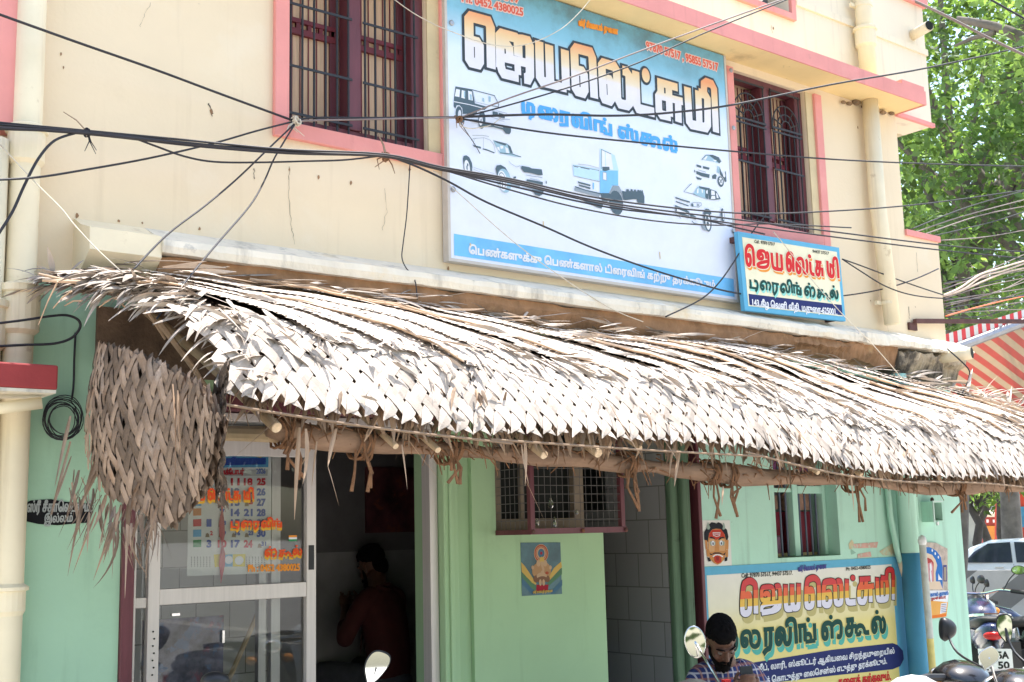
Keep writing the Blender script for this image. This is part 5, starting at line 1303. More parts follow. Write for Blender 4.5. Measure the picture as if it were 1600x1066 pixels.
# side mat hanging down the open end
XS = 1.80
side = [atX(*p, XS)[1:] for p in [(128,538),(160,534),(215,548),(258,572),(300,598),(348,655),(335,690),(318,720),(300,760),(268,800),(240,828),(215,800),(185,780),(150,752),(128,705),(112,655),(122,600)]]
def inpoly(x, y, P):
    r_ = False; j = len(P)-1
    for i in range(len(P)):
        if (P[i][1] > y) != (P[j][1] > y) and x < (P[j][0]-P[i][0])*(y-P[i][1])/(P[j][1]-P[i][1])+P[i][0]: r_ = not r_
        j = i
    return r_
for q, (ya, yb, xo, sd) in enumerate([(-1.62,-.90,0.0,1),(-.98,-.05,.028,2)]):
    mb = MB()
    def fs(u, v, h, ya=ya, xo=xo):
        y = ya+u; z = 2.64-v
        return np.array([XS+xo-h*1.6+.05*math.sin(y*4.2+1)+.03*math.sin(z*5)+(.05*(y+1.3)**2), y, z])
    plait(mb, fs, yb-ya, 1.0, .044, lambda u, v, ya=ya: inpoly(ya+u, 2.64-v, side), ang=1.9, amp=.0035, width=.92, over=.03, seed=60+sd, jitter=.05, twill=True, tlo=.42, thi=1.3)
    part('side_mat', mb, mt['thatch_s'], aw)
    bk = MB(); pl_ = [(y, z) for y, z in side]; cy_ = sum(p[0] for p in pl_)/len(pl_); cz_ = sum(p[1] for p in pl_)/len(pl_)
    if q == 0: bk.prism([fs(lerp(cy_, y, .93)-ya, 2.64-lerp(cz_, z, .93), -.03) for y, z in pl_], (.004,0,0)); part('side_mat_backing', bk, mt['thatch_u'], aw)
# curled mat edge seen inside the side mat, facing the door
mb = MB()
def fc(u, v, h): 
    y = -1.50+u*.55; return np.array([XS+.10+u*.20+h, y+.05*math.sin(v*5), 2.34-v])
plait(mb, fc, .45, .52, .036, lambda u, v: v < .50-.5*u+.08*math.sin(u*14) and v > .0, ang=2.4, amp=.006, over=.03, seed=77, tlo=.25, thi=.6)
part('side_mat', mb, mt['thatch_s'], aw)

# bundled top-left end of the roof: leaf tips pointing out over the gap
mb = MB(); rr = np.random.default_rng(5)
def leafstrip(mb, p0, d0, L, w, droop, tint, n=7, twist=0.0, curl=0.0, rnd=rr):
    p = np.array(p0, float); d = np.array(d0, float); d /= np.linalg.norm(d)
    up = np.array([0,0,1.]); sd = np.cross(d, up); 
    if np.linalg.norm(sd) < .05: sd = np.array([1.,0,0])
    sd /= np.linalg.norm(sd)
    V = []
    for i in range(n+1):
        f = i/n
        ww = w*.5*(1-f**2.2*.93)*(.55+.45*min(1, f*5))
        an = twist*f; nn = np.cross(sd, d); s2 = sd*math.cos(an)+nn*math.sin(an)
        V += [p+s2*ww, p+nn*ww*.25, p-s2*ww]
        p = p+d*L/n
        d = d+np.array([0,0,-droop/n])+sd*curl/n; d /= np.linalg.norm(d)
        sd = sd-d*np.dot(sd, d); sd /= np.linalg.norm(sd)
    mb.add(V, [(i*3+k, i*3+k+1, i*3+k+4, i*3+k+3) for i in range(n) for k in (0, 1)], tint)
for i in range(230):
    t = rr.uniform(0.0, .62); X = 1.62+.36*t+rr.uniform(0, .32)
    p = roof(X, t*SL, rr.uniform(-.02, .05))
    d = (-1+rr.normal(0,.25), rr.uniform(-.9,.45), rr.normal(-.05,.22))
    leafstrip(mb, p, d, rr.uniform(.08,.20), rr.uniform(.026,.050), rr.uniform(.2,1.2), rr.uniform(.45,1.0), twist=rr.normal(0,.6))
for i in range(170):
    t = rr.uniform(.30, 1.0); X = 1.72+.30*t+rr.uniform(-.02,.22)
    p = roof(X, t*SL, rr.uniform(-.02,.05))
    leafstrip(mb, p, (-1+rr.normal(0,.35), rr.uniform(-1.0,.3), rr.normal(-.25,.25)), rr.uniform(.10,.26), rr.uniform(.016,.036), rr.uniform(.2,1.0), rr.uniform(.55,1.1), twist=rr.normal(0,.9))
for i in range(46):
    X = rr.uniform(1.58, 1.95); p = roof(X, rr.uniform(0,.10)*SL, rr.uniform(0,.06))
    leafstrip(mb, p, (rr.uniform(-.9,.9), rr.normal(0,.25), rr.normal(.03,.10)), rr.uniform(.08,.22), rr.uniform(.02,.045), .5, rr.uniform(.5,1.0), twist=rr.normal(0,.8))
tag(part('edge_leaves', mb, mt['thatch'], aw), kind='stuff')
part('shaded_inner_mat', MB().box(1.90, 2.62, -.13, -.11, 2.47, 2.78), mt['thatch_u'], aw)  # plain dark board for hanging leaf; under-roof shade is in its colour
# stems sticking out at the left end
mb = MB()
for (a, b, r_) in [((212,452),(66,410+28),.012),((270,485),(60,428),.010),((205,452),(258,530),.010),((250,505),(345,640),.014),((300,600),(352,655),.016),((90,440),(60,508),.004),((112,455),(83,482),.004),((128,470),(101,478),.004),((190,462),(155,480),.004),((195,480),(176,465),.004)]:
    pa = at(*a, -.62); pb = at(*b, -.50)
    mb.tube([pa, (pa+pb)/2+np.array([0,0,.01]), pb], [r_, r_*.9, r_*.6], 6, tint=rr.uniform(.9,1.4))
part('leaf_stem', mb, mt['rib'], aw)
# loose leaf strips: lying on the roof, along the mat edges, hanging under the eave and off the side mat
mb = MB(); rr = np.random.default_rng(9)
for i in range(260):
    X = rr.uniform(1.9, 9.2); t = rr.uniform(.02, .86); p = roof(X, t*SL, rr.uniform(.05,.085))
    an = rr.normal(.64, .45); d = roof(X+math.cos(an)*.1, t*SL+math.sin(an)*.1, .07)-roof(X, t*SL, .07)
    leafstrip(mb, p, d+roofn(X, t)*rr.uniform(-.002,.030), rr.uniform(.06,.30), rr.uniform(.010,.032), rr.uniform(0,.25), rr.uniform(.7,1.15), twist=rr.normal(0,1.3), curl=rr.normal(0,.6), n=6)
for i in range(170):   # ragged line where diagonal mats meet the eave mats
    X = rr.uniform(2.0, 9.2); t = .79+.04*math.sin(X*3.1)+rr.normal(0,.035); p = roof(X, t*SL, rr.uniform(.045,.08))
    an = rr.normal(.9, .6); d = roof(X+math.cos(an)*.1, t*SL+math.sin(an)*.1, .07)-roof(X, t*SL, .07)
    leafstrip(mb, p, d+roofn(X, t)*rr.uniform(-.004,.02), rr.uniform(.06,.22), rr.uniform(.014,.036), rr.uniform(0,.3), rr.uniform(.65,1.1), twist=rr.normal(0,1.2), n=6)
for i in range(120):   # frayed and curled bits along the woven band
    X = rr.uniform(2.0, 9.2); t = rr.uniform(.80, 1.0); p = roof(X, t*SL, rr.uniform(.02,.04))
    an = rr.choice([.8, 2.3])+rr.normal(0,.3); d = roof(X+math.cos(an)*.1, t*SL+math.sin(an)*.1, .05)-roof(X, t*SL, .05)
    leafstrip(mb, p, d+roofn(X, t)*rr.uniform(.0,.035), rr.uniform(.05,.16), rr.uniform(.010,.034), rr.uniform(.1,.6), rr.uniform(.45,1.0), twist=rr.normal(0,1.6), curl=rr.normal(0,.8), n=6)
for i in range(170):   # along the top edge
    X = rr.uniform(1.9, 9.3); p = roof(X, rr.uniform(-.01,.06)*SL, rr.uniform(.03,.08))
    leafstrip(mb, p, (rr.choice([-1,1])*rr.uniform(.4,1), rr.normal(0,.3), rr.uniform(-.15,.28)), rr.uniform(.08,.34), rr.uniform(.008,.028), rr.uniform(0,.6), rr.uniform(.5,1.15), twist=rr.normal(0,1), n=6)
for i in range(60):    # right hand end
    t = rr.uniform(0,.5); X = rr.uniform(8.5,9.35); p = roof(X, t*SL, rr.uniform(.02,.07))
    leafstrip(mb, p, (rr.uniform(.2,1), rr.normal(0,.4), rr.uniform(0,.5)), rr.uniform(.12,.36), rr.uniform(.012,.03), rr.uniform(0,1), rr.uniform(.6,1.15), twist=rr.normal(0,1), n=6)
tag(part('loose_leaves', mb, mt['thatch'], aw), kind='stuff')
mb = MB(); rr = np.random.default_rng(13)
for i in range(420):
    X = rr.uniform(2.15, 9.2); Y = rr.uniform(-1.30,-1.17); p = np.array([X, Y, interp(X, ZE)-rr.uniform(.03,.09)])
    L = rr.choice([rr.uniform(.07,.17), rr.uniform(.14,.34)], p=[.76,.24])
    leafstrip(mb, p, (rr.normal(0,.45), rr.normal(-.1,.35), -1), L, rr.uniform(.006,.022), rr.uniform(.2,.9), rr.uniform(.45,1.35), twist=rr.normal(0,1.4), curl=rr.normal(0,.5), n=6)
for (px, py, qx, qy, w) in [(468,668,458,812,.020),(478,670,487,760,.022),(495,690,486,760,.010),(525,670,508,730,.022),(512,728,530,790,.016),(628,695,638,765,.014),(640,690,700,770,.006),(820,690,826,760,.018),(822,752,855,820,.008),(815,695,822,760,.010),(1052,700,1042,745,.016),(1062,705,1052,760,.018),(270,600,282,760,.014),(278,610,280,725,.012),(283,640,312,560,.016),(440,650,365,715,.012),(1130,760,1128,790,.012),(1330,745,1335,800,.01),(1175,720,1210,735,.012)]:
    a = at(px, py, -1.30); b = at(qx, qy, -1.33); d = b-a
    leafstrip(mb, a, d, np.linalg.norm(d), w, .05, rr.uniform(1.1,1.7), n=8, twist=rr.normal(0,.7), curl=rr.normal(0,.2))
for i in range(760):    # dry inner leaf hanging between the teeth and the log
    X = rr.uniform(2.0, 9.3); Y = rr.uniform(-1.29,-1.16); z0 = roofp(X, .97)[2]-rr.uniform(.02,.06)
    leafstrip(mb, (X, Y, z0), (rr.normal(0,.45), rr.normal(-.03,.2), -1), rr.uniform(.07,.19), rr.uniform(.014,.040), rr.uniform(0,.4), rr.uniform(.45,1.25), twist=rr.normal(0,.9), curl=rr.normal(0,.4), n=5)
tag(part('eave_fringe', mb, mt['strip'], aw), kind='stuff')
mb = MB()
for i in range(80):    # rags under the side mat
    y = rr.uniform(-1.2,-.15); z = np.interp(y, [-1.2,-.9,-.6,-.15], [1.86,1.80,1.86,2.0])+rr.normal(0,.05)
    leafstrip(mb, (XS+rr.normal(.0,.03), y, z), (rr.normal(-.1,.25), rr.normal(.1,.35), -1), rr.uniform(.08,.26), rr.uniform(.005,.020), rr.uniform(.2,.9), rr.uniform(.45,1.2), twist=rr.normal(0,1.3), curl=rr.normal(0,.5), n=7)
for (px, py, qx, qy, w) in [(110,690,50,915,.016),(128,780,105,900,.012),(150,800,113,895,.010),(185,800,145,905,.016),(190,790,160,880,.016),(200,800,195,935,.012),(180,790,175,905,.010),(170,700,120,800,.02),(215,800,203,870,.016),(150,720,128,790,.024),(240,820,225,885,.008),(248,830,246,878,.006),(110,650,85,760,.02)]:
    a = atX(px, py, XS-.03); b = atX(qx, qy, XS-.05); d = b-a
    leafstrip(mb, a, d, np.linalg.norm(d), w, .08, rr.uniform(.8,1.4), n=9, twist=rr.normal(0,.5))
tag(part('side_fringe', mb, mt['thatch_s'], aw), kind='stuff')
# palm log under the eave, cross poles and coir lashings
mb = MB(); rr = np.random.default_rng(21)
bp = [at(418,668,-1.14), at(560,688,-1.14), at(760,705,-1.14), at(900,713,-1.14), at(1000,726,-1.14), at(1120,737,-1.14), at(1300,746,-1.14), at(1450,758,-1.14), at(1600,757,-1.14), at(1760,768,-1.14)]
pts = []; 
for a, b in zip(bp[:-1], bp[1:]):
    for k in range(5): pts.append(lerp(a, b, k/5))
pts = [p+np.array([0, rr.normal(0,.006), rr.normal(0,.005)-.01]) for p in pts]
mb.tube(pts, [.044+.012*math.sin(i*.55)+rr.normal(0,.005) for i in range(len(pts))], 10)
part('eave_log', mb, mt['beam'], aw, smooth=True)
for (px, py, r_) in [(432,668,.028),(618,697,.017),(684,703,.018),(850,711,.026),(935,708,.030),(1000,700,.016),(1278,738,.020),(1345,742,.018),(1575,748,.022)]:
    e = at(px, py, -1.27); X = e[0]
    w0 = np.array([X-.10, -.06, interp(X, ZT)-.12])
    mb = MB(); mb.tube([w0, lerp(w0, e, .5)+np.array([0,0,.02]), e], [r_*.75, r_*.8, r_*.82], 12)
    po = part('cross_pole', mb, mt['bamboo'], aw, smooth=False)
    d = (e-w0)/np.linalg.norm(e-w0)
    part('cut_end', MB().lathe([(r_*.80,0),(r_*.76,.004),(r_*.3,.001)], e+d*.0005, axis=d, n=12), mat('cut_wood', (.70,.52,.34), .8, .25, 40), po)
for (px, py) in [(445,672),(700,700),(975,722),(1110,735),(1135,740),(1330,750),(1490,757),(560,690)]:
    c0 = at(px, py, -1.14); c0[2] -= .01
    mb = MB()
    for k in range(5):
        th = np.linspace(0, 2*math.pi, 13); sh_ = rr.normal(0,.02)
        mb.tube([c0+np.array([sh_+.006*k+.012*math.sin(a*2+k), .066*math.cos(a), .066*math.sin(a)]) for a in th], .006, 5)
    for k in range(rr.integers(2,6)):
        a = c0+np.array([rr.normal(0,.03), -.05, -.03]); L = rr.uniform(.06,.22)
        mb.tube([a, a+np.array([rr.normal(0,.03),-.02,-L*.5]), a+np.array([rr.normal(0,.04),-.01,-L])], [.006,.006,.009], 5)
    part('rope_lashing', mb, mt['rope'], aw)
mb = MB()
for i in range(330):
    c0 = bp[0]+(bp[-1]-bp[0])*0; q = rr.uniform(0, len(bp)-2); j = int(q); c0 = lerp(bp[j], bp[j+1], q-j)+np.array([0, rr.uniform(-.06,.03), rr.uniform(-.02,.07)])
    L = rr.uniform(.03,.13); d = np.array([rr.normal(0,.8), rr.normal(-.2,.3), rr.uniform(-1,.1)]); d /= np.linalg.norm(d)
    mb.tube([c0, c0+d*L*.5+np.array([rr.normal(0,.012),-.01,0]), c0+d*L+np.array([0,0,-.02])], [.0045,.004,.002], 4, cap=False)
tag(part('coir_fibre', mb, mt['rope'], aw), kind='stuff')
# two slim posts into the wall brackets carry the log at its ends
mb = MB(); e = at(1760,768,-1.14); mb.tube([(e[0]-.1,-1.14,0),(e[0]-.1,-1.14,e[2])], .045, 10)
part('support_post', mb, mt['beam'], aw)
mb = MB(); mb.tube([(2.30,-1.12,2.12),(2.36,-.02,2.22)], .035, 10)
part('end_pole', mb, mt['bamboo'], aw)

# ================================================================== overhead cables
def cable(name, label, pts, Y=(-.3,-.3), r_=.0055, m_='wire', ext=(0,0), group=None, cat='cable'):
    n = len(pts)
    xs = [p[0] for p in pts]; tot = sum(math.dist(pts[i], pts[i+1]) for i in range(n-1)); acc = 0; P = []
    for i, p in enumerate(pts):
        if i: acc += math.dist(pts[i-1], p)
        P.append(at(p[0], p[1], lerp(Y[0], Y[1], acc/tot)))
    C2 = catmull(P, 5)
    if ext[0]: C2 = [C2[0]+(C2[0]-C2[1])/np.linalg.norm(C2[0]-C2[1])*ext[0]]+C2
    if ext[1]: C2 = C2+[C2[-1]+(C2[-1]-C2[-2])/np.linalg.norm(C2[-1]-C2[-2])*ext[1]]
    o = MB().tube(C2, r_, 6).build(name, mt[m_], None, smooth=True)
    return tag(o, label, cat, group)
cable('cable', 'thick black cable falling across the bare cream wall to the knot', [(0,23),(120,66),(240,108),(350,149),(462,190)], (-.3,-.06), .0062, ext=(2,0))
BG = 'bundled black cables crossing below the left window'
for k, (lab, pts, Y) in enumerate([
  ('bundled black cable, topmost on the big board, rising towards the trees', [(0,192),(130,204),(290,219),(450,234),(600,241),(690,261),(800,280),(950,312),(1150,333),(1300,330),(1450,318),(1600,297)], (-.25,-.6)),
  ('bundled black cable under the truck picture, levelling out towards the trees', [(0,195),(130,206),(290,223),(450,238),(600,244),(690,264),(800,283),(950,317),(1150,343),(1300,362),(1470,383),(1600,394)], (-.26,-.55)),
  ('bundled black cable running past the small yellow board along its upper edge', [(0,199),(130,208),(290,224),(450,236),(600,245),(690,266),(800,286),(950,320),(1150,350),(1300,370),(1470,391),(1600,404)], (-.27,-.5)),
  ('bundled black cable ending at the top corner of the small yellow board', [(0,200),(130,209),(290,226),(450,239),(600,243),(690,265),(800,291),(950,324),(1080,340),(1155,357),(1195,366)], (-.28,-.2)),
  ('loose black cable sagging deepest of the bundle across the pale board foot', [(0,202),(130,208),(290,227),(450,240),(600,245),(690,265),(780,292),(900,324),(1020,345),(1120,352),(1200,350),(1330,356)], (-.27,-.35)),
]): cable('cable', lab, pts, Y, .0056 if k != 4 else .005, ext=(2, 3 if k < 3 else 0), group=BG)
cable('cable', 'slack black cable looping just under the bundle on the cream wall', [(205,214),(250,231),(290,245),(335,253),(400,254),(480,252),(540,250),(600,243)], (-.27,-.27), .005)
cable('cable', 'black cable rising from the left pipe across the cream wall to the knot', [(0,281),(60,277),(130,266),(230,248),(330,225),(400,205),(462,189)], (-.35,-.07), .0055, ext=(2,0))
cable('cable', 'black cable curling down from the bundle past the cream downpipe', [(0,362),(20,330),(38,290),(60,248),(85,220),(118,208)], (-.32,-.27), .0065, ext=(1,0))
cable('cable', 'thin pale cord slanting down over the cornice end to the thatch corner', [(0,226),(55,285),(95,325),(115,350),(150,388),(190,425)], (-.2,-.6), .003, 'wirec', cat='cord')
cable('cable', 'black stay wire from the knot to the bundled thatch tips', [(462,192),(420,232),(370,280),(320,322),(260,368),(205,425)], (-.08,-.62), .0045, cat='wire')
cable('cable', 'black stay wire from the knot to the front corner of the thatch', [(462,192),(430,245),(412,285),(390,322),(340,380),(290,440),(245,498)], (-.08,-.95), .0045, cat='wire')
TG = 'taut black cables between the knot and the board clip'
cable('cable', 'taut black cable running level across the foot of the maroon barred window', [(462,188),(490,184),(540,184),(620,184),(717,183)], (-.08,-.12), .0055)
cable('cable', 'taut grey cable just under the level black one at the barred window', [(462,190),(500,188),(560,187),(640,185),(717,184)], (-.085,-.125), .0055, 'wireg')
UG = 'steel wires rising over the big board'
cable('cable', 'upper bright wire climbing over the big Tamil headline to the sunshade', [(717,185),(800,152),(900,118),(1000,80),(1100,43),(1220,0)], (-.12,-.75), .005, 'wireg', ext=(0,3), group=UG, cat='wire')
cable('cable', 'lower wire climbing over the big Tamil headline to the sunshade', [(717,185),(800,163),(900,133),(1000,97),(1100,52),(1216,5)], (-.12,-.72), .005, ext=(0,3), group=UG, cat='wire')
cable('cable', 'thick black cable leaving the board clip and climbing past the pink window to the trees', [(717,183),(850,179),(960,181),(1050,176),(1150,163),(1300,132),(1450,106),(1600,73)], (-.12,-.5), .0075, ext=(0,5))
cable('cable', 'black cable dipping under the blue words and crossing the window with the fan grille', [(717,185),(850,207),(1000,223),(1150,237),(1300,249),(1450,256),(1600,260)], (-.12,-.4), .006, ext=(0,5))
cable('cable', 'black cable swooping over the white foot of the big board', [(608,244),(655,262),(703,285),(760,316),(850,354),(920,385),(1000,415),(1080,440),(1150,458),(1240,468),(1320,462),(1383,451),(1430,436),(1466,420)], (-.27,-.06), .006)
cable('cable', 'black cable slanting from the fan grille window down behind the thatch edge', [(1197,335),(1172,368),(1150,404),(1125,440),(1095,468),(1040,495)], (-.08,-.3), .005)
cable('cable', 'thin pale cord slanting over the lower vehicles down to the thatch', [(677,267),(720,305),(770,350),(810,384),(850,414),(910,455),(960,485),(1005,503)], (-.06,-.3), .0028, 'wirec', cat='cord')
cable('cable', 'thin twisted cord hanging in a curve across the headline top', [(617,0),(645,20),(680,39),(715,53),(745,64),(775,71),(810,72),(845,62),(880,43),(905,20),(922,0)], (-.1,-.35), .0028, 'wirec', ext=(.5,.5), cat='cord')
cable('cable', 'thin dark cord hanging down the cream wall below the pink window', [(641,250),(638,300),(635,340),(630,380),(628,402),(634,418),(648,437),(652,468)], (-.03,-.28), .0032, cat='cord')
cable('cable', 'thin cord looping off the board clip under the jeep picture', [(717,187),(722,197),(735,201),(752,199),(768,195),(782,185)], (-.12,-.1), .003, 'wirec', cat='cord')
cable('cable', 'thin wire trailing from the board clip past the parked car picture', [(717,187),(728,205),(742,226),(750,240)], (-.12,-.07), .0025, cat='wire')
cable('cable', 'black cable leaving the small yellow board for the corner wall', [(1316,405),(1350,417),(1400,436),(1440,450),(1474,461)], (-.16,-.03), .005)
cable('cable', 'black cable sagging from the small yellow board over the cream pipe to the trees', [(1316,405),(1345,424),(1385,448),(1430,462),(1490,467),(1560,466),(1600,462)], (-.16,-.4), .005, ext=(0,3))
cable('cable', 'thin pale cord crossing the small yellow board down to the thatch end', [(1208,362),(1225,382),(1250,414),(1275,445),(1320,495),(1365,540),(1415,598)], (-.2,-.5), .003, 'wirec', cat='cord')
cable('cable', 'black cord dropping from the small wall hook onto the thatch', [(1480,545),(1512,575),(1514,590),(1508,606),(1502,616)], (-.35,-.35), .006)
SW = 'service wires fanning out from the corner to the trees'
right = [((1417,361),(1510,325),(1600,298)),((1420,364),(1500,338),(1600,315)),((1440,368),(1530,338),(1600,322)),((1450,371),(1550,345),(1600,330)),((1470,375),(1540,370),(1600,360)),
 ((1473,452),(1520,436),(1600,422)),((1474,456),(1530,444),(1600,428)),((1475,470),(1530,462),(1600,452)),((1475,476),(1540,464),(1600,440)),((1476,482),(1550,470),(1600,460)),((1477,486),(1540,480),(1600,474)),((1477,490),(1550,485),(1600,482)),((1475,441),(1540,428),(1600,405)),((1475,446),(1520,432),(1600,398)),((1478,494),(1540,476),(1600,455)),((1478,497),(1545,492),(1600,470)),((1478,478),(1560,455),(1600,436)),((1478,465),(1540,447),(1600,434))]
for k, pts in enumerate(right):
    cable('service_wire', 'thin grey service wire fanning out from the building corner towards the trees', [(x, y+rng.normal(0,1)) for x, y in pts], (.05, .9+.05*k), .006, 'wireg' if k % 3 else 'wire', ext=(0,6), group=SW, cat='wire')
for k, (lab, pts) in enumerate([('beige bundled cable, upper strand with red ties at the corner',[(1473,462),(1500,450),(1530,430),(1560,420),(1600,408)]),('beige bundled cable, middle strand at the corner',[(1473,463),(1505,452),(1535,432),(1565,424),(1600,412)]),('beige bundled cable, lowest strand at the corner',[(1473,463),(1500,455),(1540,438),(1570,426),(1600,419)])]):
    cable('cable', lab, pts, (.02,.8), .010, 'wireb', ext=(0,6), group='beige cables tied together at the corner')
cable('cable', 'orange cable slanting up from the rusty bar towards the trees', [(1478,494),(1520,482),(1560,472),(1600,463)], (.02,.8), .007, 'wirer', ext=(0,5))
cable('cable', 'thick grey cable from the roof coping slanting down over the tree crown', [(1425,0),(1460,16),(1490,31),(1540,57),(1600,86)], (-.02,-.6), .012, 'wireg', ext=(1,4))
cable('cable', 'black cable cutting across the topmost corner of the tree crown', [(1545,-2),(1570,12),(1600,29)], (-.6,-.8), .009, ext=(3,3))
cable('cable', 'thin looped cable hanging from the roof pipe down the mint wall', [(0,505),(40,500),(80,494),(105,493),(122,500),(125,512),(112,528),(85,537),(40,539),(0,541)], (-.3,-.2), .006, ext=(1,1))
cable('cable', 'thin black cable hanging down the mint wall to the coil', [(118,520),(116,560),(115,600),(112,625)], (-.02,-.02), .005)
# coil of black wire
co_ = MB(); c0 = at(97,657,-.05)
for k in range(11):
    rr_ = .066+.007*((k*7) % 5); ox, oz = rng.normal(0,.008), rng.normal(0,.008)
    co_.tube([c0+np.array([ox+rr_*.95*math.cos(a), -.004*k+.01*math.sin(a*3+k), oz+rr_*math.sin(a)*1.05]) for a in np.linspace(0, 2*math.pi, 25)], .0024, 5)
tag(co_.build('cable_coil', mt['wire'], smooth=True), 'coil of thin black cable hung on the mint wall beside the woven side mat', 'coil')
# knots and clips
for nm, lab, px, py, Y, r_, mm in [('cable_knot','pale knotted cloth tie under the barred window where cables meet',462,190,-.08,.020,'wirec'),('cable_knot','brown rope knot at the jeep picture holding the cables to the board',716,186,-.125,.014,'rope'),('cable_knot','dry twig tie holding the cable bundle below the pink window',603,243,-.27,.018,'rope'),('cable_knot','dark wrapped tie on the cable bundle over the bare cream wall',137,207,-.27,.014,'wire')]:
    p = at(px, py, Y); b = MB()
    for k in range(6):
        o_ = rng.normal(0, r_*.35, 3); b.tube([p+o_+r_*np.array([math.cos(a)*.7, math.sin(a*1+k), math.sin(a)*(.9+.2*k/6)]) for a in np.linspace(0, 6.28, 11)], r_*.26, 5)
    for k in range(3):
        b.tube([p, p+np.array([rng.normal(0,.03), -.01, -rng.uniform(.02,.05)]), p+np.array([rng.normal(0,.05), -.01, -rng.uniform(.05,.10)])], [r_*.22, r_*.2, r_*.1], 4)
    tag(b.build(nm, mt[mm]), lab, 'knot')
b = MB(); p = at(603,243,-.27); q_ = at(590,208,-.05); b.tube([p, lerp(p, q_, .5)+np.array([.01,0,0]), q_], [.008,.006,.003], 5); 
tag(b.build('twig', mt['strip']), 'dry twig poking up from the cable bundle onto the pink sill', 'twig')
b = MB(); p = at(137,207,-.27); q_ = at(99,175,-.2); b.tube([p, lerp(p, q_, .5)+np.array([.004,0,.01]), q_], [.003,.003,.002], 4)
tag(b.build('twig', mt['strip']), 'thin bare twig poking up from the bundle on the bare cream wall', 'twig')
# rusty angle bar out of the corner
rb = thing('rusty_bracket', 'rusty angle iron bar sticking out sideways from the building corner', 'bracket', (8.7, -.05, 3.4))
a = at(1432,498,-.05); e = at(1600,499,-.12)
part('bar', MB().prism([a, a+np.array([0,0,-.035]), a+np.array([0,.035,-.035]), a+np.array([0,.035,0])], (e-a)*1.6), mt['rust'], rb, recalc=True)
part('wall_plate', MB().box(a[0]-.06,a[0]+.05,-.02,-.001,a[2]-.09,a[2]-.03), mt['rust'], rb)

# ================================================================== trees
def tree(name, label, base, h, crown_c, crown_r, nclump, leaf, mats_, limbs, seed, trunk_r=.3, group=None, per=46, clump_r=.55, bark='bark', shell=.55):
    r_ = np.random.default_rng(seed)
    t = thing(name, label, 'tree', tuple(base), 0, group)
    base = np.array(base, float)
    cc = np.array(crown_c, float); cr = np.array(crown_r, float)
    mb = MB()
    top = np.array([cc[0], cc[1], cc[2]-cr[2]*.35])
    pts = [base+np.array([0,0,-.3])]+[lerp(base, top, k/6)+np.array([r_.normal(0,.12)*k/3, r_.normal(0,.12)*k/3, 0]) for k in range(1, 7)]
    mb.tube(pts, [trunk_r*(1.25 if k == 0 else 1-.085*k) for k in range(7)], 10)
    part('trunk', mb, mt[bark], t, smooth=True)
    ends = []
    for L in limbs:
        mb = MB(); P = [np.array(p, float) for p in L[0]]; mb.tube(catmull(P, 4), np.linspace(L[1], L[1]*.35, (len(P)-1)*4+1), 8); part('limb', mb, mt[bark], t, smooth=True)
    for k in range(9):
        d = r_.normal(0, 1, 3); d[2] = abs(d[2])*.7+.1; d /= np.linalg.norm(d)
        a = lerp(base, top, r_.uniform(.55, 1)); b = cc+d*cr*.8; mid = lerp(a, b, .5)+r_.normal(0,.25,3)
        mb = MB(); mb.tube(catmull([a, mid, b], 5), np.linspace(trunk_r*.42, .03, 11), 6); part('limb', mb, mt[bark], t, smooth=True)
    # leaves in clumps spread through the crown
    V, Fc, T = [], [], []
    cl = []
    while len(cl) < nclump:
        d = r_.normal(0,1,3); d /= np.linalg.norm(d)
        rad = r_.uniform(shell, 1.0)**.6
        f = 1+.22*math.sin(3*d[0]+seed)+.18*math.sin(5*d[1]+4*d[2]+seed*2)
        cl.append(cc+d*cr*rad*f)
    cl = np.array(cl)
    n = nclump*per
    ci = np.repeat(np.arange(nclump), per)
    off_ = r_.normal(0, 1, (n,3)); off_ /= np.linalg.norm(off_, axis=1)[:,None]; off_ *= (r_.random(n)**.45)[:,None]*np.array([clump_r, clump_r, clump_r*.62])
    pos = cl[ci]+off_
    tn = (r_.uniform(.6, 1.35, nclump)[ci])*r_.uniform(.75, 1.25, n)
    nrm = r_.normal(0, 1, (n,3))+np.array([0,-.2,.9]); nrm /= np.linalg.norm(nrm, axis=1)[:,None]
    ax = r_.normal(0,1,(n,3)); ax -= nrm*np.sum(ax*nrm, axis=1)[:,None]; ax /= np.linalg.norm(ax, axis=1)[:,None]
    bx = np.cross(nrm, ax); L = leaf*r_.uniform(.6,1.3,n)[:,None]
    A = pos-ax*L*.5; Bp = pos+bx*L*.30+nrm*L*.06; Cc = pos+ax*L*.62; Dd = pos-bx*L*.30+nrm*L*.06
    Vv = np.stack([A, Bp, Cc, Dd], 1).reshape(-1,3)
    me = bpy.data.meshes.new('crown')
    me.vertices.add(n*4); me.vertices.foreach_set('co', (Vv-base).ravel())
    me.loops.add(n*4); me.loops.foreach_set('vertex_index', np.arange(n*4))
    me.polygons.add(n); me.polygons.foreach_set('loop_start', np.arange(n)*4); me.polygons.foreach_set('loop_total', np.full(n,4))
    a_ = me.attributes.new('tint', 'FLOAT', 'FACE'); a_.data.foreach_set('value', tn)
    me.materials.append(mats_); me.update(calc_edges=True); me.validate()
    o = bpy.data.objects.new('crown', me); COL.objects.link(o); o.parent = t
    return t
lf1 = leafmat('fresh_green_leaf', (.19,.285,.115), .5)
lf2 = leafmat('deep_green_leaf', (.14,.23,.095), .48)
lf3 = leafmat('yellow_green_leaf', (.18,.26,.06), .5)
lf4 = leafmat('dusty_green_leaf', (.10,.17,.05), .45)
D = atD
tA = D(1560, 120, 19.0)
g1 = (D(1408, 300, 21.))
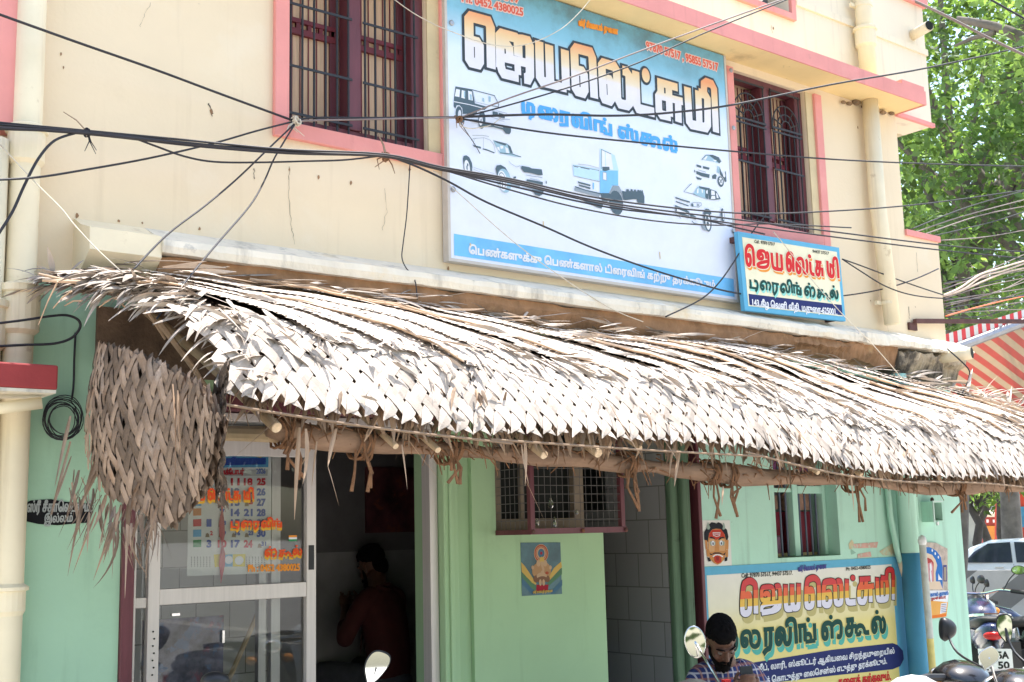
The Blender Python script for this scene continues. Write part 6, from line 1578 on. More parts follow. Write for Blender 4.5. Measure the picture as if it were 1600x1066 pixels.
tree('roadside_tree', 'tall broad tree with fresh green leaves behind the building corner', (g1[0], g1[1], -.2), 9, D(1520,150,21.5), (4.6,4.6,4.2), 360, .155, lf1, [], 3, .28, 'roadside trees behind the corner', per=64, clump_r=.75, shell=.35)
lim = [([D(1790,260,17), D(1700,120,17), D(1600,62,17), D(1555,42,17.2), D(1495,30,17.5)], .13), ([D(1555,50,17.2), D(1520,60,17.4), D(1492,72,17.6)], .05), ([D(1700,120,17), D(1640,20,17), D(1590,-20,17.2)], .08), ([D(1700,330,17.5), D(1640,170,17.6), D(1590,155,17.8), D(1540,165,18)], .04)]
g2 = D(1800, 500, 17)
tree('roadside_tree', 'spreading tree whose bare grey limb reaches in from the frame edge above the wires', (g2[0], g2[1], -.2), 9, D(1680,240,18.5), (3.6,3.6,4.0), 220, .14, lf2, lim, 8, .32, 'roadside trees behind the corner', per=64, clump_r=.7, shell=.4)
g3 = D(1560, 600, 33)
tree('roadside_tree', 'darker dense tree farther back behind the crossing wires', (g3[0], g3[1], -.2), 8, D(1540,400,33), (6.5,6.5,4.2), 260, .26, lf2, [], 15, .3, 'roadside trees behind the corner', per=46, clump_r=1.1)
for k, (px, dd, lab, lm, hh) in enumerate([(1531,38,'slim street tree with a straight dark trunk behind the white car, nearest the mint corner',lf4,3.4),(1545,41,'slim street tree with a banded trunk standing close beside another slim one',lf3,3.6),(1566,44,'slim street tree in front of the red shop wall',lf3,4.0),(1620,46,'leafy street tree hanging over the red shop wall',lf4,3.8)]):
    g = D(px, 850, dd)
    tree('street_tree', lab, (g[0], g[1], -.2), 5, (g[0], g[1], hh+.6), (2.6,2.6,1.7), 80, .20, lm, [], 40+k, .17, 'slim street trees beyond the car', per=44, clump_r=.7, bark='barkd')
# trees across the street (behind the viewer), mirrored in the door glass and the bike mirrors
tree('roadside_tree', 'big leafy tree across the street, mirrored in the door glass', (3.5,-19,-.2), 9, (3.5,-19,6.2), (6.5,4.0,4.2), 260, .34, lf1, [], 51, .35, per=40, clump_r=1.2)
tree('roadside_tree', 'dark leafy tree across the street, mirrored in the scooter mirror', (-8,-21,-.2), 9, (-8,-21,6.0), (6.5,4.0,4.2), 220, .34, lf2, [], 52, .35, per=40, clump_r=1.2)

# ================================================================== beyond the corner
# striped awning
sa = thing('striped_awning', 'red and cream striped cloth awning on a grey bar past the building corner', 'awning', tuple(D(1540,560,14)))
p1, p2, p3, p4 = D(1478,545,12.6), D(1640,493,13.2), D(1690,690,15.0), D(1470,640,14.6)
def bil(u, v): return lerp(lerp(p1, p2, u), lerp(p4, p3, u), v)
NS = 22
b = MB(); nu, nv = 66, 30
b.add([bil(i/nu, k/nv)+np.array([0,0,-.04*math.sin(math.pi*i/nu)*math.sin(math.pi*k/nv)]) for i in range(nu+1) for k in range(nv+1)],
      [(i*(nv+1)+k, (i+1)*(nv+1)+k, (i+1)*(nv+1)+k+1, i*(nv+1)+k+1) for i in range(nu) for k in range(nv)])
stripe = mat('awning_stripes', (1,1,1), .8, .06, 3)
N = stripe.node_tree.nodes; L = stripe.node_tree.links
at_n = N.new('ShaderNodeAttribute'); at_n.attribute_name = 'stripe'
fr_ = N.new('ShaderNodeMath'); fr_.operation = 'MULTIPLY'; fr_.inputs[1].default_value = 1/.097; L.new(at_n.outputs['Fac'], fr_.inputs[0])
f2 = N.new('ShaderNodeMath'); f2.operation = 'FRACT'; L.new(fr_.outputs[0], f2.inputs[0])
f3 = N.new('ShaderNodeMath'); f3.operation = 'GREATER_THAN'; f3.inputs[1].default_value = .5; L.new(f2.outputs[0], f3.inputs[0])
cm = N.new('ShaderNodeMix'); cm.data_type = 'RGBA'; cm.inputs[6].default_value = (.58,.47,.35,1); cm.inputs[7].default_value = (.58,.17,.145,1); L.new(f3.outputs[0], cm.inputs[0])
mx = [n for n in N if n.type == 'MIX' and n.blend_type == 'MULTIPLY'][0]; L.new(cm.outputs[2], mx.inputs[6])
trn = N.new('ShaderNodeBsdfTranslucent'); L.new(mx.outputs[2], trn.inputs[0]); ms_ = N.new('ShaderNodeMixShader'); ms_.inputs[0].default_value = .45
L.new(N['Principled BSDF'].outputs[0], ms_.inputs[1]); L.new(trn.outputs[0], ms_.inputs[2]); L.new(ms_.outputs[0], N['Material Output'].inputs[0])
cl_ = part('cloth', b, stripe, sa, smooth=True)
sa_ = cl_.data.attributes.new('stripe', 'FLOAT', 'POINT'); sa_.data.foreach_set('value', [10+.63*i/nu-.60*k/nv for i in range(nu+1) for k in range(nv+1)])
sol = cl_.modifiers.new('thickness', 'SOLIDIFY'); sol.thickness = .006
b = MB(); 
for k in range(26):
    a = lerp(p1, p2, k/26)+np.array([0,0,.02]); c2 = lerp(p1, p2, (k+1)/26)+np.array([0,0,.02]); b.add([a, c2, c2+np.array([0,0,.13]), a+np.array([0,0,.13])], [(0,1,2,3)], mi=k % 2)
part('valance', b, [flat('valance_red',(.68,.08,.09)), flat('valance_white',(.72,.70,.68))], sa)
b = MB(); b.tube([p1+np.array([0,0,-.03]), p2+np.array([0,0,.03])], .05, 8); part('front_bar', b, mt['steel'], sa)
b = MB(); b.tube([p3, (p3[0],p3[1],-.2)], .04, 8); part('post', b, mt['steel'], sa)
b = MB(); b.tube([lerp(p4,p3,.1)+np.array([0,0,-.05]), lerp(p4,p3,.5)+np.array([0,0,-.16]), p3+np.array([0,0,-.1])], [.05,.09,.06], 8); part('rolled_edge', b, mt['blackp'], sa)

# white and grey road divider
A0 = D(1495, 890, 24.3); dv = np.array([.485,-.875,0]); dv /= np.linalg.norm(dv)
rd = thing('road_divider', 'low concrete road divider with slanting black and white stripes in front of the white car', 'barrier', (A0[0], A0[1], -.2))
A0 = np.array([A0[0], A0[1], 0])-dv*5
prof = [(-.30,-.2),(-.22,.05),(-.12,.72),(.12,.72),(.22,.05),(.30,-.2)]
nrm_ = np.array([dv[1],-dv[0],0])
if np.dot(nrm_, CAM-A0) > 0: nrm_ = -nrm_
b = MB(); Ld = 22
b.prism([A0+nrm_*p[0]+np.array([0,0,p[1]]) for p in prof], dv*Ld)
divm = mat('divider_stripes', (1,1,1), .85, .1, 3, bump=.2)
N = divm.node_tree.nodes; L = divm.node_tree.links; tc = [n for n in N if n.type == 'TEX_COORD'][0]
dot = N.new('ShaderNodeVectorMath'); dot.operation = 'DOT_PRODUCT'; L.new(tc.outputs['Object'], dot.inputs[0]); sd_ = dv*.7+np.array([0,0,-.9]); dot.inputs[1].default_value = tuple(sd_)
fr_ = N.new('ShaderNodeMath'); fr_.operation = 'MULTIPLY'; fr_.inputs[1].default_value = .95; L.new(dot.outputs['Value'], fr_.inputs[0])
f2 = N.new('ShaderNodeMath'); f2.operation = 'FRACT'; L.new(fr_.outputs[0], f2.inputs[0]); f3 = N.new('ShaderNodeMath'); f3.operation = 'GREATER_THAN'; f3.inputs[1].default_value = .58; L.new(f2.outputs[0], f3.inputs[0])
cm = N.new('ShaderNodeMix'); cm.data_type = 'RGBA'; cm.inputs[6].default_value = (.42,.40,.38,1); cm.inputs[7].default_value = (.16,.155,.15,1); L.new(f3.outputs[0], cm.inputs[0])
mx = [n for n in N if n.type == 'MIX' and n.blend_type == 'MULTIPLY'][0]; L.new(cm.outputs[2], mx.inputs[6])
part('block', b, divm, rd, recalc=True)

# white car
def lin(a, b, n): return [lerp(np.array(a), np.array(b), i/n) for i in range(n+1)]
def car(name, label, loc, rz, paint):
    t = thing(name, label, 'car', loc, rz)
    # local: x forward, y left, z up; length 4.2
    st = [(-2.05,.55,.80,.62,.30),(-1.95,.72,.98,.74,.30),(-1.6,.80,1.30,.60,.28),(-1.15,.84,1.46,.62,.28),(-.3,.85,1.50,.62,.28),(.35,.85,1.44,.64,.28),(.85,.85,1.10,.78,.28),(1.05,.84,1.00,.80,.28),(1.7,.80,.93,.74,.30),(2.05,.66,.78,.58,.32),(2.15,.5,.66,.45,.36)]
    b = MB(); V = []; k = 10
    for x, w, zt_, tw, zb_ in st:
        belt = min(.96, zt_-.06)
        ring = [(-w*.92,zb_),(-w,.5),(-w*.99,belt),(-tw,zt_-.03),(-tw*.7,zt_),(tw*.7,zt_),(tw,zt_-.03),(w*.99,belt),(w,.5),(w*.92,zb_)]
        V += [(x, y, z) for y, z in ring]
    Fs = [(i*k+j, (i+1)*k+j, (i+1)*k+(j+1)%k, i*k+(j+1)%k) for i in range(len(st)-1) for j in range(k)]
    Fs += [tuple(range(k-1,-1,-1)), tuple((len(st)-1)*k+j for j in range(k))]
    b.add(V, Fs); body = b.build('body', paint, t, recalc=True)
    for p in body.data.polygons: p.use_smooth = True
    bevel(body, .03, 2)
    gm = mat('car_window', (.03,.035,.05), .08, .3, 2, spec=.6)
    for s in (-1, 1):
        for (xa, xb, xc, xd) in ((-1.62,-.72,-.78,-1.28),(-.64,.30,.16,-.70)):
            g = [(xa,s*.835,.98),(xb,s*.845,.98),(xb if xb < 0 else .72,s*.845,.98),(xc if xb < 0 else .20,s*.655,1.40),(xd,s*.655,1.41)]
            if xa > -1: g = [(xa,s*.848,.98),(.74,s*.846,.98),(.22,s*.66,1.39),(-.66,s*.655,1.42)]
            else: g = [(-1.72,s*.835,.99),(-.72,s*.848,.98),(-.74,s*.655,1.42),(-1.20,s*.655,1.395),(-1.5,s*.72,1.22)]
            MB().prism(g, (0,s*.012,0)).build('window', gm, t, recalc=True)
        d = MB(); d.tube([(-.70,s*.862,.30),(-.70,s*.862,.95)], .004, 4); d.tube([(.60,s*.86,.32),(.66,s*.86,.95)], .004, 4); d.build('door_seam', mt['blackp'], t)
        for x in (-1.0, .1): MB().box(x-.09, x+.09, s*.87-.012, s*.87+.012, .86, .885).build('door_handle', mt['chrome'], t)
        MB().ell((.62,s*.98,1.02), .09, .11, .07, 10, 7).build('side_mirror', paint, t, smooth=True)
        MB().box(-2.06,-1.98,s*.50-.12,s*.50+.12,.78,.90).build('tail_lamp', mt['red'], t)
        MB().ell((1.98,s*.58,.72), .12, .14, .07, 10, 7).build('headlight', mt['mirror'], t, smooth=True)
        for x in (-1.3, 1.3):
            w = MB(); w.lathe([(.24,-.10),(.32,-.10),(.34,-.06),(.34,.06),(.32,.10),(.24,.10)], (x,s*.74,.33), axis=(0,1,0), n=24); wo = w.build('wheel', mt['tyre'], t)
            w = MB(); w.lathe([(.22,0),(.21,.012),(.05,.03)], (x,s*.84,.33), axis=(0,s,0), n=20); w.build('rim', mt['steel'], wo)
    MB().box(.70,.72,-.6,.6,1.02,1.04).build('wiper', mt['blackp'], t)
    return t
cp = D(1600, 900, 27.0); fw = math.atan2(dv[1], dv[0])
cp2 = np.array([cp[0], cp[1], -.2])+dv*.52
car('parked_car', 'white hatchback with dark windows passing behind the striped road divider', tuple(cp2), fw, mt['whitep'])
pbn = D(1509, 865, 30); 
# far shop and boards
far = thing('red_shop', 'low red and orange shop front with white lettering far beyond the car', 'shop', tuple(D(1570,830,52)))
a = D(1540,765,52); e = D(1588,762,52)
sd = np.array([e[0]-a[0], e[1]-a[1], 0]); sd /= np.linalg.norm(sd); nn = np.array([sd[1],-sd[0],0])
def fpanel(name, x0, x1, y0, y1, m_, parent, dd=52, push=.3):
    q = [D(x0,y1,dd), D(x1,y1,dd), D(x1,y0,dd), D(x0,y0,dd)]
    return part(name, MB().prism(q, _w*push), m_, parent, recalc=True)
fpanel('wall', 1537, 1577, 808, 880, mat('far_red_wall', (.36,.07,.06), .8), far)
fpanel('fascia', 1537, 1578, 822, 850, mat('far_orange_board', (.60,.24,.05), .7), far, 51.9, .08)
fpanel('canopy', 1534, 1574, 802, 808, mat('far_cream_board', (.75,.66,.5), .8), far, 51.5, 1.0)
lt = MB()
for k, x in enumerate([1543,1553,1557,1561,1565,1568]):
    q = D(x, 814.5, 51.85); lt.box(q[0]-.05, q[0]+.06, q[1]-.02, q[1]+.02, q[2]-.06, q[2]+.07)
part('lettering', lt, mt['white'], far)
fb = thing('red_kiosk', 'tall red kiosk with a blue poster behind the car roof at the frame edge', 'kiosk', tuple(D(1600,830,46)))
fpanel('wall', 1587, 1650, 770, 900, mat('kiosk_red', (.55,.06,.03), .8), fb, 46, 2.0)
fpanel('poster', 1594, 1612, 792, 824, mat('kiosk_blue', (.05,.22,.36), .7, .4, 2), fb, 45.9, .05)
fg = thing('teal_gate_post', 'teal painted post between the red shop and the kiosk', 'post', tuple(D(1578,830,45)))
fpanel('post', 1573, 1583, 806, 900, mat('teal_post_paint', (.13,.30,.36), .8), fg, 45, .5)
bw = thing('far_building', 'pale building glimpsed through the far street trees', 'building', tuple(D(1600,700,70)))
fpanel('wall', 1500, 1700, 715, 900, mat('far_pale_wall', (.42,.42,.36), .9, .3, .4), bw, 75, 3)
fpanel('roof', 1562, 1620, 770, 800, mat('far_grey_roof', (.25,.26,.28), .9), bw, 70, 3)

# ================================================================== two wheelers
def rot_y(o, a): o.rotation_euler[1] = a
def mirror(parent, base, stem, head, ax, shape='oval', rx=.055, rz=.075, rim='blackp', tilt=0.0):
    """stem from base through stem to head; the glass faces along ax"""
    s = MB(); s.tube(catmull([base, stem, head], 5), .006, 8); so = s.build('mirror_stem', mt['chrome' if rim == 'chrome' else 'blackp'], parent, smooth=True)
    ax = np.array(ax, float); ax /= np.linalg.norm(ax); up = np.array([0,0,1.]); sx = np.cross(up, ax); sx /= np.linalg.norm(sx); uz = np.cross(ax, sx)
    sx, uz = sx*math.cos(tilt)+uz*math.sin(tilt), -sx*math.sin(tilt)+uz*math.cos(tilt)
    c = np.array(head, float)
    if shape == 'oval': out = [(math.cos(t)*rx, math.sin(t)*rz) for t in np.linspace(0, 2*math.pi, 29)[:-1]]
    elif shape == 'kite': out = chaikin([(-.35*rx,-rz),(.25*rx,-.95*rz),(.9*rx,.1*rz),(rx,.75*rz),(.5*rx,rz),(-.6*rx,.95*rz),(-rx,.3*rz),(-.95*rx,-.3*rz),(-.35*rx,-rz)], 2)[:-1]
    else: out = chaikin([(-rx,-rz),(rx,-rz*.8),(rx*1.05,rz*.7),(rx*.4,rz),(-rx*.9,rz*.9),(-rx,-rz)], 2)[:-1]
    h = MB(); n = len(out)
    rings = []
    for k, (sc, dp) in enumerate([(.94,.004),(1.04,.006),(1.06,-.006),(.9,-.024),(.55,-.036),(.15,-.040)]):
        rings.append([c+ax*dp+sx*x*sc+uz*z*sc for x, z in out])
    V = [p for r_ in rings for p in r_]; Fs = [(i*n+j, i*n+(j+1)%n, (i+1)*n+(j+1)%n, (i+1)*n+j) for i in range(len(rings)-1) for j in range(n)]
    Fs.append(tuple((len(rings)-1)*n+j for j in range(n)))
    h.add(V, Fs); ho = h.build('mirror_shell', mt[rim], parent, smooth=True)
    g = MB(); g.add([c+ax*.0045+sx*x*.95+uz*z*.95 for x, z in out], [tuple(range(n))]); g.build('mirror_glass', mt['mirror'], ho)
def wheel(t, x, r_, w=.05, rim='steel'):
    b = MB(); b.lathe([(r_*.70,-w),(r_*.93,-w),(r_,-w*.5),(r_,w*.5),(r_*.93,w),(r_*.70,w)], (x,0,r_), axis=(0,1,0), n=28); wo = b.build('wheel', mt['tyre'], t, smooth=False)
    b = MB(); b.lathe([(r_*.71,-w*.6),(r_*.71,w*.6)], (x,0,r_), axis=(0,1,0), n=24)
    for k in range(5):
        a = k*2*math.pi/5; b.tube([(x+.03*math.cos(a),0,r_+.03*math.sin(a)),(x+r_*.7*math.cos(a),0,r_+r_*.7*math.sin(a))], .014, 6)
    b.build('rim', mt[rim], wo)
def scooter(label, loc, rz, paint, mir, facing_cam, group='scooters parked along the kerb', shell='oval', rim='blackp', cover=True):
    t = thing('scooter', label, 'scooter', loc, rz, group)   # local x forward
    wheel(t, .62, .22); wheel(t, -.58, .22)
    b = MB(); V = []; st = [(-.88,.05,.62,.70),(-.75,.13,.45,.76),(-.45,.17,.30,.76),(-.15,.15,.26,.72),(.05,.12,.26,.40)]
    n = 12
    for x, w, z0, z1 in st:
        for j in range(n):
            a = 2*math.pi*j/n; V.append((x, w*math.copysign(abs(math.cos(a))**.7, math.cos(a)), (z0+z1)/2+(z1-z0)/2*math.copysign(abs(math.sin(a))**.7, math.sin(a))))
    b.add(V, [(i*n+j,(i+1)*n+j,(i+1)*n+(j+1)%n,i*n+(j+1)%n) for i in range(len(st)-1) for j in range(n)]+[tuple(range(n)),tuple(len(V)-n+j for j in range(n))])
    b.build('tail_body', mt[paint], t, smooth=True, recalc=True)
    b = MB(); b.box(-.10,.42,-.17,.17,.25,.30); bevel(b.build('floorboard', mt['blackp'], t), .02)
    b = MB(); V = []
    for z, w, x in [(.25,.15,.42),(.5,.20,.46),(.75,.20,.44),(.92,.15,.36)]:
        V += [(x,-w,z),(x+.10,-w*.5,z),(x+.13,0,z),(x+.10,w*.5,z),(x,w,z),(x-.02,0,z)]
    b.add(V, [(i*6+j,(i+1)*6+j,(i+1)*6+(j+1)%6,i*6+(j+1)%6) for i in range(3) for j in range(6)]+[(0,1,2,3,4,5),(18,19,20,21,22,23)])
    b.build('front_apron', mt[paint], t, smooth=True, recalc=True)
    b = MB(); b.ell((.64,0,.36), .26, .085, .12, 14, 8); b.build('front_mudguard', mt[paint], t, smooth=True)
    b = MB(); b.ell((-.42,0,.79), .42, .15, .065, 16, 8); b.build('seat', mt['seat'], t, smooth=True)
    b = MB(); b.tube([(.62,0,.22),(.48,0,.70),(.38,0,.98)], .03, 8); b.build('fork', mt['steel'], t)
    b = MB(); V = []
    st = [(.26,.07,.97,1.0),(.33,.12,.95,1.05),(.42,.13,.93,1.07),(.50,.10,.92,1.03),(.54,.04,.93,.98)]
    for x, w, z0, z1 in st:
        for j in range(n):
            a = 2*math.pi*j/n; V.append((x, w*math.cos(a), (z0+z1)/2+(z1-z0)/2*math.sin(a)))
    b.add(V, [(i*n+j,(i+1)*n+j,(i+1)*n+(j+1)%n,i*n+(j+1)%n) for i in range(len(st)-1) for j in range(n)]+[tuple(range(n)),tuple(len(V)-n+j for j in range(n))])
    b.build('handlebar_cowl', mt[paint if cover else 'blackp'], t, smooth=True, recalc=True)
    for s in (-1,1):
        b = MB(); b.tube([(.36,s*.08,1.0),(.33,s*.22,1.01),(.27,s*.37,1.0)], [.016,.018,.018], 8); b.build('handle_grip', mt['blackp'], t)
        b = MB(); b.tube([(.40,s*.14,1.0),(.42,s*.24,.99),(.37,s*.36,.985)], .006, 6); b.build('brake_lever', mt['chrome'], t)
        b = MB(); b.ell((.50,s*.14,.90), .05,.035,.03,8,6); b.build('indicator', mt['amber'], t, smooth=True)
    b = MB(); b.ell((.53,0,.985), .03,.075,.045,12,8); b.build('headlight', mt['mirror'], t, smooth=True)
    b = MB(); b.box(-.90,-.86,-.08,.08,.60,.66); b.build('tail_lamp', mt['red'], t)
    ca, sa_ = math.cos(rz), math.sin(rz)
    for (px, py, pz, rx, rzz, tl, sh_, rm_, *away) in mir:
        W = atZ(px, py, pz)-np.array(loc); lx, ly = W[0]*ca+W[1]*sa_, -W[0]*sa_+W[1]*ca; side = 1 if ly > 0 else -1
        V_ = CAM-(W+np.array(loc)); vx, vy = V_[0]*ca+V_[1]*sa_, -V_[0]*sa_+V_[1]*ca; L_ = math.hypot(vx, vy); fx, fy = vx/L_, vy/L_
        ax = (fx*.85-.35*abs(fx), fy*.85, .06) if facing_cam and not away else (1, .1*side, .08)
        mirror(t, (.36,side*.13,1.02), (lerp(.36,lx,.7),ly*.85,W[2]-.10), (lx,ly,W[2]), ax, sh_, rx, rzz, rm_, tl)
    return t
YF = math.pi/2    # facing the wall
def stand(px, py, rz, z=1.065, drop=0.0):
    P = atZ(px, py, z); return (P[0]-.42*math.cos(rz), P[1]-.42*math.sin(rz), -drop)
a1 = atZ(588,1043,1.15); a2 = atZ(336,1062,1.15); mid = (a1+a2)/2; rz1 = math.atan2(a1[1]-a2[1], a1[0]-a2[0])+math.pi/2
scooter('scooter parked nose to the wall before the glass door, seen only by its mirrors', (mid[0]-.33*math.cos(rz1), mid[1]-.33*math.sin(rz1), 0), rz1, 'blackb', [(588,1043,1.15,.050,.070,-.35,'kite','blackp'),(336,1064,1.15,.055,.034,.1,'oval','blackp',1)], True)
s2 = scooter('black scooter with a round chrome mirror and red switch beside the seated man', stand(1078,1062,1.5), 1.5, 'blackp', [(1086,1003,1.15,.050,.074,.12,'oval','chrome')], True)
b = MB(); b.box(.33,.35,-.15,-.115,1.045,1.060); b.build('starter_switch', mt['red'], s2)
scooter('black and maroon scooter with a kite shaped mirror in front of the painted pole', stand(1492,1032,1.2), 1.2, 'blackb', [(1478,984,1.17,.048,.052,.5,'kite','blackp')], False)
scooter('black scooter with a squarish chrome mirror and dark mirror nearest the frame edge', stand(1582,1046,1.25), 1.25, 'blackb', [(1545,1027,1.13,.042,.036,.5,'square','chrome'),(1571,982,1.22,.036,.062,.15,'kite','blackp')], True)
scooter('white scooter with a pointed white cowl below the end of the yellow sign', stand(1424,1056,1.1), 1.1, 'whitep', [], True)

def motorcycle(label, loc, rz, paint, plate, group='motorcycles parked at the corner'):
    t = thing('motorcycle', label, 'motorcycle', loc, rz, group)
    wheel(t, .68, .30); wheel(t, -.65, .30)
    def loft(name, st, m_, n=12, pw=.8):
        b = MB(); V = []
        for x, w, z0, z1 in st:
            for j in range(n):
                a = 2*math.pi*j/n; V.append((x, w*math.copysign(abs(math.cos(a))**pw, math.cos(a)), (z0+z1)/2+(z1-z0)/2*math.copysign(abs(math.sin(a))**pw, math.sin(a))))
        b.add(V, [(i*n+j,(i+1)*n+j,(i+1)*n+(j+1)%n,i*n+(j+1)%n) for i in range(len(st)-1) for j in range(n)]+[tuple(range(n)),tuple(len(V)-n+j for j in range(n))])
        return b.build(name, mt[m_], t, smooth=True, recalc=True)
    loft('tank', [(-.08,.08,.78,.86),(.05,.14,.72,.95),(.25,.16,.72,1.0),(.42,.12,.76,.98),(.50,.06,.82,.92)], paint)
    loft('seat', [(-.85,.08,.86,.90),(-.7,.13,.80,.90),(-.35,.14,.76,.86),(-.02,.10,.74,.84)], 'seat')
    loft('tail_panel', [(-.98,.03,.78,.84),(-.85,.10,.68,.86),(-.5,.13,.58,.80),(-.15,.09,.52,.76)], paint)
    b = MB(); b.box(-.10,.30,-.14,.14,.30,.62); b.ell((.12,0,.40), .22,.18,.16,12,8); b.build('engine', mt['blackp'], t)
    b = MB(); b.tube([(.1,-.15,.35),(-.3,-.19,.30),(-.85,-.20,.42)], [.025,.04,.05], 10); b.build('exhaust', mt['chrome'], t)
    b = MB()
    for s in (-.09,.09): b.tube([(.68,s,.30),(.52,s,.78),(.44,s,1.02)], .022, 8)
    b.build('fork', mt['chrome'], t)
    b = MB(); b.lathe([(.085,.0),(.09,.03),(.06,.12),(.02,.14)], (.62,0,.92), axis=(-1,0,0), n=18); b.build('headlight', mt['blackp'], t, smooth=True)
    b = MB(); b.lathe([(.084,0),(.05,.02),(.0,.025)], (.621,0,.92), axis=(1,0,0), n=18); b.build('headlight_glass', mt['mirror'], t)
    b = MB(); b.tube(catmull([(.28,-.38,1.04),(.38,-.22,1.06),(.43,-.08,1.03),(.43,.08,1.03),(.38,.22,1.06),(.28,.38,1.04)],4), .012, 8); b.build('handlebar', mt['chrome'], t)
    for s in (-1,1):
        b = MB(); b.tube([(.33,s*.30,1.052),(.26,s*.42,1.035)], .019, 8); b.build('handle_grip', mt['blackp'], t)
        b = MB(); b.ell((.56,s*.17,.86), .03,.04,.03,8,6); b.build('indicator', mt['amber'], t, smooth=True)
        mirror(t, (.36,s*.24,1.06), (.36,s*.30,1.16), (.33,s*.38,1.24), (-1,0,.08), 'oval', .062, .04, 'blackp', 0)
    b = MB(); b.tube(catmull([(-.35,-.16,.84),(-.75,-.17,.90),(-.98,-.10,.93),(-.98,.10,.93),(-.75,.17,.90),(-.35,.16,.84)],4), .012, 8); b.build('grab_rail', mt['chrome'], t)
    b = MB(); b.ell((-.98,0,.76), .03,.08,.035,12,8); b.build('tail_lamp', mt['red'], t, smooth=True)
    b = MB(); b.ell((-.72,0,.62), .34,.07,.12,14,8); b.build('rear_mudguard', mt['blackp'], t, smooth=True)
    if plate:
        p = MB(); p.box(-1.03,-1.02,-.13,.13,.49,.66); po = p.build('number_plate', mt['whitep'], t)
        tx = MB()
        tmp = MB(); put_text(tmp, 'TN 5A', (-.10,.585), (.10,.585), .055, 0, bold=.12); put_text(tmp, '07 50', (-.10,.505), (.10,.505), .055, 0, bold=.12)
        tx.v = [(-1.032+y*.5, -x, z) for x, y, z in tmp.v]; tx.f = tmp.f; tx.t = tmp.t; tx.mi = tmp.mi
        tx.build('plate_number', mt['blacktext'], po)
    b = MB(); b.tube([(-.1,.16,.30),(-.05,.26,.0)], .012, 6); b.build('side_stand', mt['steel'], t)
    return t
motorcycle('navy motorcycle with a white number plate and chrome grab rail parked beyond the corner', (10.20,.55,-.2+.2), .62, 'navyp', True)
motorcycle('black motorcycle with orange lit oval mirrors and chrome fork parked behind the navy one', (11.4,1.05,-.1), 2.5, 'blackb', False)
motorcycle('dark motorcycle tucked behind the others with one thin raised mirror', (12.6,1.6,-.2), 2.3, 'navyp', False)

# ================================================================== people
def voxel(o, size, sm=4):
    r_ = o.modifiers.new('remesh', 'REMESH'); r_.mode = 'VOXEL'; r_.voxel_size = size; r_.use_smooth_shade = True
    s_ = o.modifiers.new('smooth', 'SMOOTH'); s_.iterations = sm; s_.factor = .5
    return o
def plaid():
    M = mat('plaid_shirt', (.022,.035,.13), .85, .12, 30, bump=.2, bscale=300)
    N = M.node_tree.nodes; L = M.node_tree.links; tc = [n for n in N if n.type == 'TEX_COORD'][0]
    sp = N.new('ShaderNodeSeparateXYZ'); L.new(tc.outputs['Object'], sp.inputs[0])
    src = N['Principled BSDF'].inputs['Base Color'].links[0].from_socket
    ad = N.new('ShaderNodeMath'); ad.operation = 'MULTIPLY_ADD'; ad.inputs[1].default_value = .35; L.new(sp.outputs[1], ad.inputs[0]); L.new(sp.outputs[0], ad.inputs[2])
    for k, (ch, per, ph, lo_, col, f) in enumerate([(ad.outputs[0], .062, .10, .86, (.50,.47,.50), .75), (sp.outputs[2], .066, .30, .86, (.50,.47,.50), .7), (ad.outputs[0], .062, .55, .80, (.30,.11,.06), .65), (sp.outputs[2], .066, .75, .80, (.30,.11,.06), .6), (ad.outputs[0], .031, .3, .93, (.55,.52,.5), .5)]):
        a = N.new('ShaderNodeMath'); a.operation = 'MULTIPLY_ADD'; a.inputs[1].default_value = 1/per; a.inputs[2].default_value = ph+20; L.new(ch, a.inputs[0])
        b = N.new('ShaderNodeMath'); b.operation = 'FRACT'; L.new(a.outputs[0], b.inputs[0])
        c = N.new('ShaderNodeMath'); c.operation = 'GREATER_THAN'; c.inputs[1].default_value = lo_; L.new(b.outputs[0], c.inputs[0])
        d = N.new('ShaderNodeMath'); d.operation = 'MULTIPLY'; d.inputs[1].default_value = f; L.new(c.outputs[0], d.inputs[0])
        m_ = N.new('ShaderNodeMix'); m_.data_type = 'RGBA'; L.new(d.outputs[0], m_.inputs[0]); L.new(src, m_.inputs[6]); m_.inputs[7].default_value = (*col, 1); src = m_.outputs[2]
    L.new(src, N['Principled BSDF'].inputs['Base Color'])
    return M
eyew = mat('eye_white', (.20,.16,.14), .4, .05, 10)
